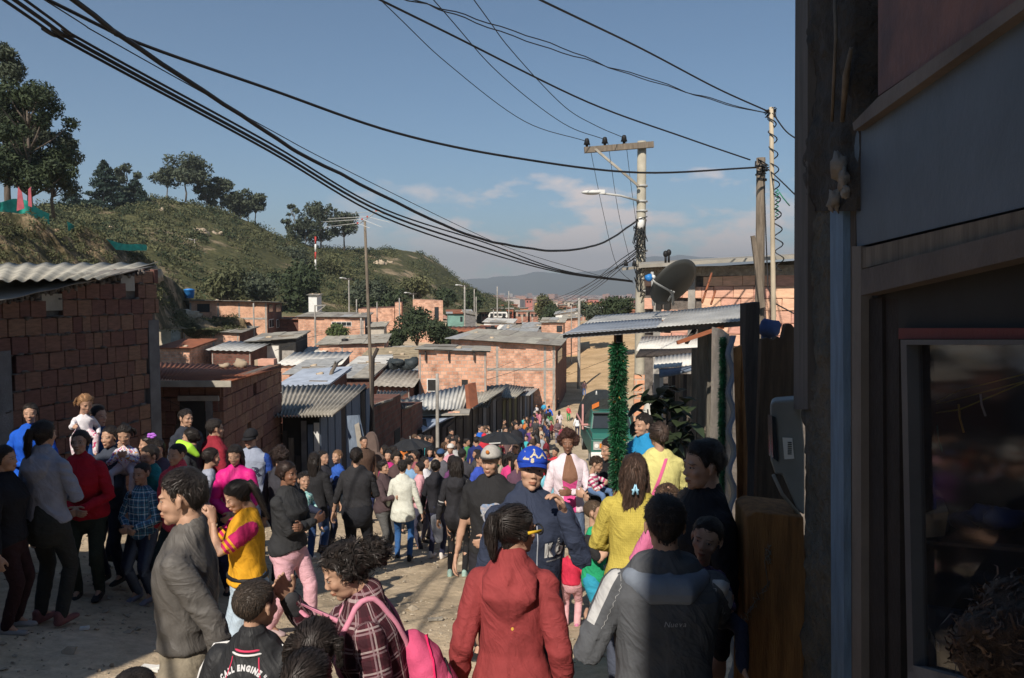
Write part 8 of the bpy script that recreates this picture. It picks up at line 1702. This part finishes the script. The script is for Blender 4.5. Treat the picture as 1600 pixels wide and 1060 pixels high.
# ---------------------------------------------------------------- the people by the left wall and in the middle of the street
person('woman in a light grey hooded sweater with a long ponytail, seen from behind', 68, 658, 6.4, 168, 'f', hair='pony', hp={'len': .8, 'h': .25, 'sway': .2}, topc=(.27, .29, .36), botc=(.03, .032, .03), hood='down', L='down', Rr='belly', lod=0, hem=.52, wide=1.08, shoec=(.2, .08, .08))
person('figure in near black clothes cut by the left edge of the photo', 6, 697, 6.1, 100, 'f', hair='bun', hp={'h': -.1}, topc=(.012, .013, .018), botc=(.03, .012, .014), wide=1.2, lod=1, shoec=(.3, .3, .3))
person('older woman in a bright red sweater leaning forward in the shade of the brick wall', 131, 669, 7.3, 10, 'f', hair='tied', hc=(.02, .013, .010), topc=(.42, .012, .028), botc=(.03, .04, .03), L='belly', Rr='belly', lod=0, lean=14, hpit=-12, wide=1.12, puff=1.2, collar=True, seed=21, skin=0)
person('woman in a royal blue sports jacket looking over the grey sweater woman', 47, 631, 8.7, 22, 'f', hair='tied', topc=(.01, .09, .52), L='down', Rr='belly', lod=1, H=1.60, skin=2, wide=1.05)
person('man with a sharp short haircut in profile behind the red sweater woman', 152, 634, 8.2, 76, 'm', hair='fade', topc=(.012, .05, .16), L='carryhi', Rr='carryhi', lod=1, H=1.68, skin=2)
person('fair haired toddler in a white jacket held up against the brick wall', 129, 614, 8.0, 30, 'c', H=.80, hair='tails', hc=(.20, .11, .055), topc=(.70, .68, .72), botm=clothmat('pink_floral', (.62, .50, .55), fn=floral([(.5, .05, .15), (.7, .7, .7)])), sit=True, lod=1, skin=2, cat='toddler', hpit=22, hy=20, L='down', Rr='fwd')
person('woman in a dark coat between the red sweater woman and the flowered child', 171, 667, 7.8, -12, 'f', hair='tied', topc=(.045, .055, .08), L='carry', Rr='carry', lod=1, H=1.56, collar=True)
person('small child in a white top printed with coloured flowers holding a toy', 196, 662, 7.7, 12, 'c', H=.84, hair='tails', topm=clothmat('flowered_white', (.62, .62, .70), fn=floral([(.45, .06, .2), (.10, .12, .45), (.6, .3, .1)], 20.)), botc=(.5, .45, .5), sit=True, L='carryhi', Rr='carryhi', lod=1, hpit=18, cat='toddler')
person('little child with a purple hair ribbon peeping over the crowd by the brick wall', 231, 680, 8.5, -60, 'c', H=1.2, hair='tied', topc=(.2, .1, .3), lod=1)
m1 = MB()
for i in range(5): c = P(237 + 4 * math.cos(i * 1.3), 681 + 2.5 * math.sin(i * 1.3), 8.35); m1.blob(c, (.028, .02, .016), 8, 6)
o = m1.build('hair_bow', pl((.42, .14, .62)), [c for c in COL.objects if c.get('label', '').startswith('little child with a purple')][0])
person('woman looking down between the purple ribbon child and the coral jacket boy', 247, 685, 8.2, 10, 'f', H=1.5, hair='tied', topc=(.09, .07, .10), lod=1, hpit=16)
person('dark haired child with a teal scarf in front of the woman with the dark fringe', 233, 698, 7.7, -30, 'c', H=1.3, hair='short', topc=(.02, .20, .22), lod=1, hood='front')
person('boy in a blue and white checked shirt with folded hands behind the front left man', 221, 724, 7.5, -14, 'c', hair='crop', topm=clothmat('blue_plaid', (.12, .40, .58), fn=plaid((.03, .05, .14), (.75, .78, .8), (.02, .02, .04), 15.)), botc=(.018, .022, .045), botm=m_denim, L='belly', Rr='belly', lod=1, wide=1.05, hem=.47, shoec=(.2, .2, .25))
person('boy in a coral red patterned zip jacket glaring to the left', 276, 694, 7.4, -26, 'c', hair='crop', topm=clothmat('coral_print', (.66, .07, .10), fn=floral([(.4, .02, .05)], 60.)), botc=(.02, .03, .03), L='down', Rr='down', lod=1, wide=1.05, collar=True)
person('tall man in a dark jacket standing in the dark doorway of the rust roofed house', 290, 641, 10.2, 64, 'm', hair='short', topc=(.03, .035, .05), lod=1, H=1.72, wide=1.08, collar=True)
person('woman in a dark coat with a neon green hood turned away to the left', 297, 670, 8.9, -88, 'f', hair='bun', hp={'h': .0}, topc=(.03, .035, .04), lod=1, H=1.52, collar=True)
m1 = TB(); c = P(290, 698, 8.65); m1.limb([c + Vector((-.06, 0, .03)), c + Vector((.05, -.02, -.01)), c + Vector((.12, .02, -.1))], [.05, .055, .03], 10); c_, f_ = remesh(m1, .015, 1); o = bpy.data.objects.new('neon_hood', mkmesh('neon_hood', c_, f_, pl((.45, .85, .06)))); pr = [c for c in COL.objects if c.get('label', '').startswith('woman in a dark coat with a neon')][0]; link(o, pr); o.matrix_basis = wm(pr).inverted()
person('woman in a silver grey padded coat leaning behind the coral jacket boy', 308, 700, 8.4, 120, 'f', hair='tied', topc=(.30, .33, .42), topm=m_nylon, lod=1, H=1.36, lean=18)
person('young man in a maroon jacket with a grey hood turned towards the house wall', 336, 656, 9.1, 128, 'm', hair='fade', topc=(.26, .02, .035), hood='down', lod=1, H=1.66, wide=1.05)
person('girl in a shiny magenta padded jacket looking down', 368, 695, 8.2, 4, 'c', hair='long', hp={'len': .3}, topc=(.66, .015, .22), topm=m_nylon, lod=1, puff=1.1, wide=.85, L='belly', Rr='belly', hpit=12, botc=(.02, .02, .06))
VJ = person('boy in a black cap and grey and blue varsity jacket bearing a letter R', 392, 671, 9.0, 4, 'm', hair='crop', cap={'c': (.015, .015, .018), 'tilt': 6}, topm=clothmat('varsity', (.30, .34, .44), sleeve=(.02, .06, .28)), lod=1, H=1.56, skin=0, collar=True, hy=-14)
decal(VJ['top'], VJ, textshape('R', .15, .085, VJ['lv'][4][0] - .06, 1, bold=.008), 1, pl((.04, .045, .09)), 'letter_badge')
person('woman with tousled dark hair hidden behind the folded arms woman', 438, 699, 8.6, 165, 'f', hair='curly', hp={'r': .12}, topc=(.04, .04, .05), lod=1, H=1.5, hc=(.02, .012, .01))
person('toddler in a turquoise printed top carried on the far side of the folded arms woman', 474, 738, 8.2, 40, 'c', H=.75, hair='boy', topm=clothmat('turquoise_print', (.35, .62, .60), fn=floral([(.6, .65, .6), (.05, .3, .3)])), sit=True, lod=1, cat='toddler')
person('woman in a black coat and blue jeans with long loose hair and white trainers', 492, 707, 10.6, 170, 'f', hair='long', hp={'len': .9}, topc=(.022, .022, .025), botc=(.035, .075, .19), botm=m_denim, hem=.42, lod=1, shoec=(.7, .68, .62), flare=1.08, puff=1.25)
person('woman with a low side parting just behind the black hooded coat woman', 505, 704, 11.5, 60, 'f', hair='tied', topc=(.03, .03, .04), lod=2, H=1.56)
person('fair haired toddler in a blue padded jacket carried over a shoulder', 527, 704, 11.2, -30, 'c', H=.85, hair='boy', hc=(.16, .09, .05), topc=(.03, .10, .42), sit=True, lod=1, cat='toddler', hood='down')
BS = person('stout woman in a tight black shirt and trousers beside the leaning brown board', 557, 700, 10.0, 178, 'f', hair='bun', hp={'h': -.02}, topc=(.028, .028, .032), botc=(.016, .017, .022), sleeve='rolled', L='down', Rr='belly', lod=1, wide=1.2, hem=.56, shoec=(.02, .02, .02), legw=1.1)
person('woman in a dark brown jacket with tied hair facing right beside the white coat woman', 599, 720, 11.7, 66, 'f', hair='bun', hp={'h': .1}, topc=(.075, .05, .055), L='carry', Rr='carry', lod=1, collar=True, puff=1.2, botc=(.10, .10, .10))
person('woman in a short white coat and blue jeans seen from behind', 629, 720, 11.6, 176, 'f', hair='short', hp={}, topc=(.62, .63, .56), botc=(.03, .10, .27), botm=m_denim, hem=.44, flare=1.08, lod=1, collar=True, wide=1.08, legw=.92)
person('woman in a black top and navy leggings with a grey jacket tied at her waist', 681, 719, 12.0, 160, 'f', hair='bun', hp={'h': .15}, topc=(.02, .02, .026), botc=(.025, .028, .06), lod=1, hood='down', shoec=(.72, .66, .62), legw=.88)
m1 = TB(); c = P(683, 830, 11.8); m1.limb([c + Vector((-.03, 0, .22)), c + Vector((0, 0, .05)), c + Vector((.03, 0, -.16))], [(.07, .04), (.09, .04), (.06, .03)], 12); c_, f_ = remesh(m1, .02, 1); o = bpy.data.objects.new('tied_jacket', mkmesh('tied_jacket', c_, f_, m_cloth, {'cp': c_ * 0})); pr = [c for c in COL.objects if c.get('label', '').startswith('woman in a black top and navy')][0]; link(o, pr); o.matrix_basis = wm(pr).inverted(); o.color = (.17, .18, .21, 1)
person('girl in a black jacket with white sleeve bands and very long black hair, facing away', 714, 714, 10.2, 172, 'f', hair='long', hp={'len': 1.1, 'sway': -.1}, topm=clothmat('black_banded_jacket', (.025, .025, .03), fn=stripes((.55, .55, .56), 16., .22, .22, .40, True)), botc=(.014, .014, .016), lod=1, hood='down', legw=.82, hem=.50, shoec=(.35, .5, .45))
person('child head and pink collar squeezed between the yellow sweater woman and the shaded baby', 1043, 757, 4.5, 150, 'c', H=1.05, hair='boy', hc=(.05, .028, .016), topc=(.55, .15, .28), lod=1, skin=2)
person('little girl in a glittery lilac top half hidden behind the slate grey jacket man', 1078, 765, 4.2, -10, 'c', H=1.1, hair='tied', topm=clothmat('lilac_glitter', (.30, .24, .42), fn=floral([(.55, .5, .6), (.4, .3, .1)], 70.)), lod=1)
person('child in a red top and pink trousers just behind the green shirt boy', 893, 835, 7.6, 170, 'c', H=.95, hair='boy', topc=(.55, .03, .07), botc=(.62, .35, .38), lod=1, shoec=(.6, .2, .35))
FC = [ # px, top, d, face, kind, H, hair, colour words, topc, botc
(640, 712, 13.5, 170, 'c', 1.2, 'boy', 'boy in a light blue shirt in front of the dark grey umbrella', (.2, .35, .55), (.05, .05, .1)),
(655, 722, 13.2, -80, 'f', 1.5, 'tied', 'woman in a pale pink cardigan holding a child near the white coat woman', (.6, .32, .36), (.05, .05, .08)),
(664, 714, 13.8, 60, 'f', 1.5, 'tied', 'girl with plaited brown hair and a white shirt behind the pale pink cardigan', (.66, .66, .7), (.1, .1, .15)),
(689, 702, 15.2, 160, 'm', 1.6, 'crop', 'man in a blue woollen cap between the umbrellas', (.1, .1, .12), (.05, .05, .06)),
(704, 694, 16.0, -20, 'f', 1.5, 'tied', 'woman wearing a white headscarf and pink top between the umbrellas', (.6, .3, .36), (.1, .1, .1)),
(708, 712, 13.8, 40, 'f', 1.4, 'long', 'woman in a purple jacket behind the girl with very long black hair', (.12, .04, .12), (.05, .05, .05)),
(722, 702, 14.5, 170, 'm', 1.6, 'crop', 'man in a dark cap beside the shaft of the black umbrella', (.05, .05, .06), (.05, .05, .05)),
(750, 709, 13.0, 50, 'm', 1.55, 'crop', 'man in a bright blue polo shirt bending beside the grey cap man', (.04, .08, .42), (.05, .05, .08)),
(707, 686, 17.5, 30, 'm', 1.6, 'crop', 'man facing left in white with a bare forehead behind the umbrellas', (.5, .5, .5), (.1, .1, .1)),
(620, 708, 14.4, 20, 'f', 1.5, 'curly', 'woman with fuzzy hair under the left rim of the dark grey umbrella', (.08, .05, .05), (.05, .05, .05)),
(648, 704, 15.0, -60, 'f', 1.55, 'tied', 'woman with a bare forehead under the middle of the dark grey umbrella', (.25, .08, .1), (.05, .05, .05)),
(607, 704, 14.8, -10, 'c', 1.3, 'tied', 'child in a magenta hood left of the dark grey umbrella', (.5, .03, .2), (.05, .05, .05)),
(808, 712, 12.0, 30, 'f', 1.45, 'long', 'woman with brown hair right behind the blue cap of the navy hoodie man', (.1, .05, .08), (.05, .05, .05)),
(798, 706, 13.2, 170, 'c', 1.2, 'boy', 'child in a cerise jacket under the black umbrella rim', (.6, .05, .2), (.05, .05, .05)),
(857, 720, 12.5, 20, 'c', 1.2, 'boy', 'boy in a sky blue T-shirt behind the cheek of the navy hoodie man', (.20, .55, .68), (.1, .1, .1)),
(852, 702, 17.5, -5, 'c', 1.05, 'tied', 'small girl in red sitting left on the sunlit kerb', (.62, .04, .06), (.3, .1, .1)),
(868, 700, 18.2, -50, 'c', 1.05, 'tied', 'small girl in red sitting right on the sunlit kerb', (.60, .05, .07), (.1, .1, .1)),
(841, 691, 20.5, 5, 'c', 1.2, 'boy', 'child in a lime green jacket on the sunlit ground', (.22, .62, .05), (.3, .3, .3)),
(828, 692, 21, 30, 'c', 1.1, 'boy', 'child in a pink coat beside the lime green jacket', (.65, .12, .3), (.3, .3, .3)),
(760, 700, 15.5, 170, 'f', 1.5, 'tied', 'woman with a pale grey shawl just left of the grey flat peaked cap', (.5, .48, .44), (.05, .05, .05)),
(806, 661, 26, 35, 'f', 1.55, 'long', 'woman in a black dress with her face in the sun above the black umbrella', (.02, .02, .025), (.05, .05, .05)),
(790, 668, 25, 20, 'c', 1.3, 'tied', 'child with a sunlit face just left of the black dress woman above the umbrella', (.15, .1, .1), (.05, .05, .05)),
(757, 678, 21, 30, 'c', 1.2, 'boy', 'child in a red knitted hat at the left rim of the black umbrella', (.5, .03, .05), (.05, .05, .05)),
(751, 664, 24, 60, 'm', 1.6, 'crop', 'person in a bright blue jacket against the black boarded shack', (.02, .12, .5), (.05, .05, .05)),
(745, 682, 20, 160, 'm', 1.5, 'crop', 'person in a navy jacket lowest beside the left rim of the black umbrella', (.02, .03, .14), (.05, .05, .05)),
]
for i, (px, yt, d, fc, k, H, hr, lab, tc_, bc) in enumerate(FC):
 cp_ = {'c': (.04, .09, .2), 'vis': False} if 'woollen' in lab else {'c': (.6, .58, .55), 'vis': False} if 'headscarf' in lab else {'c': (.02, .02, .02)} if 'dark cap' in lab else {'c': (.6, .03, .05), 'vis': False} if 'red knitted' in lab else None
 person(lab, px, yt, d, fc, k, H=None if d > 17 else H, hair=hr, hp=None, skin=i % 3, topc=tc_, botc=bc, lod=2, cap=cp_, L='belly' if i % 2 else 'down', Rr='down')
person('man in a dark top and blue jeans walking on the sandy road above the truck', 913, 595, 72, 178, 'm', topc=(.10, .06, .07), botc=(.10, .18, .42), hair='crop', lod=2, hc=BK)
FARP = [ # px, ytop, d, face, top, bottom, label, H or None
(902, 648, 50, 170, (.74, .76, .8), (.05, .05, .09), 'woman in a white coat with a blue bag walking up the road beside the truck', 'f'),
(888, 633, 58, 10, (.70, .08, .10), (.10, .32, .12), 'child in a red coat and green trousers with arms spread beside the shaded patch', 'c'),
(853, 647, 46, 150, (.33, .33, .33), (.08, .14, .26), 'woman in a grey waistcoat and jeans bending over the grass patch', 'f'),
(840, 656, 43, 40, (.30, .38, .40), (.30, .36, .42), 'woman in a pale denim jacket and pale jeans left of the grey waistcoat woman', 'f'),
(871, 655, 44, 20, (.14, .10, .11), (.20, .20, .26), 'woman in a brown coat and pink scarf in front of the grass patch', 'f'),
(874, 642, 52, 160, (.64, .56, .58), (.4, .38, .42), 'woman in a white and pink top near the far end of the shacks', 'f'),
(879, 664, 42, -20, (.34, .06, .10), (.3, .3, .3), 'child in a burgundy coat beside the brown coat woman', 'c'),
(912, 636, 56, -60, (.30, .27, .25), (.06, .05, .05), 'person in a beige top standing at the corner of the truck', 'm'),
(843, 641, 50, 90, (.60, .22, .28), (.10, .10, .12), 'person in a salmon pink top in the sunlit cluster of people', 'f'),
(858, 634, 54, 140, (.02, .12, .62), (.05, .05, .07), 'person in a vivid blue top bending in the sunlit cluster of people', 'm'),
(838, 632, 56, 30, (.66, .62, .62), (.08, .08, .1), 'person in white by the front posts of the far shacks', 'f'),
(850, 628, 60, 170, (.05, .36, .62), (.08, .08, .1), 'child in turquoise standing against the far shack wall', 'c'),
(872, 621, 64, 10, (.06, .06, .08), (.05, .05, .06), 'man in black standing in the dark shade of the largest brick house', 'm'),
(830, 672, 38, 40, (.62, .52, .54), (.55, .06, .08), 'child in a white cap and red trousers at the edge of the sunlit crowd', 'c'),
(829, 655, 42, 60, (.30, .08, .12), (.1, .1, .1), 'woman in a wine red top at the edge of the sunlit crowd', 'f'),
(846, 679, 34, -30, (.30, .34, .40), (.2, .2, .25), 'child in a pale grey blue anorak nearest the sandy hollow', 'c'),
]
for (px, yt, d, fc, tc_, bc, lab, k) in FARP: person(lab, px, yt, d, fc, k, hair='long' if k == 'f' else 'crop', topc=tc_, botc=bc, lod=2, L='down', Rr='belly' if 'spread' not in lab else 'fwd', skin=int(px) % 3)
# ---- the dense crowd between: copies of four small figures, each with its own coat, hair and place
far_tpl = []
for i, (k, hr) in enumerate((('f', 'long'), ('m', 'crop'), ('f', 'bun'), ('c', 'boy'))):
 far_tpl.append(None)
CN = {'black': (.018, .018, .02), 'charcoal': (.05, .05, .055), 'navy': (.02, .03, .09), 'brown': (.09, .055, .04), 'red': (.45, .03, .04), 'pink': (.62, .16, .28), 'white': (.66, .66, .66), 'royal blue': (.02, .09, .45), 'grey': (.22, .23, .25), 'purple': (.14, .05, .2), 'green': (.06, .22, .09), 'beige': (.42, .35, .27), 'maroon': (.16, .02, .03), 'turquoise': (.05, .38, .42), 'orange': (.6, .18, .04)}
cn = list(CN); r2 = random.Random(42); spots = []
def lineX(y): return float(np.interp(y, [10, 16, 23, 30, 36, 47, 61, 76], [-4.5, -3.7, -3.3, -2.5, -1.5, .1, 2.2, 4.5]))
tries = 0
while len(spots) < 92 and tries < 9000:
 tries += 1; y = 14.5 + 42 * r2.random() ** 1.15; w = 1.3 + .055 * y; x = lineX(y) + .5 + r2.random() * w * (1 if r2.random() < .75 else 1.6); pxx = 800 + F * x / y
 if pxx > 862 or pxx < 560 or (y < 24 and pxx > 815): continue
 if any((x - a) ** 2 + (y - b) ** 2 < .42 ** 2 for a, b in spots): continue
 if any(abs(p_['root'].location.x - x) < .4 and abs(p_['root'].location.y - y) < .5 for p_ in PEOPLE.values()): continue
 spots.append((x, y))
tmpl = {}; used = set()
SIZE = ['short', 'tall', 'slim', 'stout', 'small', 'slight', 'broad', 'upright']; PLC = ['by the front shacks', 'by the slatted roof shack', 'before the black boarded shack', 'by the second dark shack', 'near the yellow mesh boards', 'by the zinc roofed shack', 'near the far shacks']
HAIRN = {'long': 'long hair', 'crop': 'cropped hair', 'bun': 'a bun', 'boy': 'neat short hair'}
for i, (x, y) in enumerate(sorted(spots, key=lambda s: s[1])):
 k, hr = [('f', 'long'), ('m', 'crop'), ('f', 'bun'), ('c', 'boy')][i % 4]; col = cn[r2.randrange(len(cn))] if r2.random() < .62 else cn[r2.randrange(4)]
 pl_ = PLC[min(6, int((y - 14) / 6.2))]
 for att in range(60):
  sz = SIZE[r2.randrange(8)]; lab = f'{sz} {dict(f="woman", m="man", c="child")[k]} with {HAIRN[hr]} in a {col} top {pl_}'
  if lab not in used: break
  col = cn[r2.randrange(len(cn))]
 used.add(lab); px = 800 + F * x / y; hgt = {'f': 1.56, 'm': 1.66, 'c': 1.22}[k] * r2.uniform(.95, 1.05); fc = r2.uniform(0, 360); bc = CN[r2.choice(['black', 'navy', 'charcoal', 'grey', 'brown'])]
 lod = 2 if y < 22 else 3; key = (k, hr, lod, i // 4 % 2)
 if key not in tmpl:
  yt_ = 455 + (CZ - (G(x, y) + hgt)) / y * F; p_ = person(lab, px, yt_, y, fc, k, hair=hr, topc=CN[col], botc=bc, lod=lod, L=['down', 'belly'][i // 4 % 2], Rr='down', skin=i % 3); tmpl[key] = p_
 else:
  src = tmpl[key]['root']; o = src.copy(); COL.objects.link(o); o.location = (x, y, G(x, y)); o.rotation_euler = (0, 0, R(fc)); s_ = hgt / tmpl[key]['H']; o.scale = (s_, s_, s_); o['label'] = lab
  for ch in list(src.children):
   c = ch.copy(); COL.objects.link(c); c.parent = o; n_ = c.name
   if n_.startswith(('top', 'jacket', 'shirt')): c.color = CN[col] + (1,)
   elif n_.startswith(('trousers', 'shorts')): c.color = bc + (1,)
   elif n_.startswith('body'): c.color = SK[(i * 7) % 3] + (1,)
   elif n_.startswith('hair'): c.color = (BK if r2.random() < .8 else (.06, .035, .02)) + (1,)
   for g in list(ch.children): e = g.copy(); COL.objects.link(e); e.parent = c
for o in COL.objects:
 if '_top' in o: del o['_top']
bpy.data.scenes.remove(TMP)
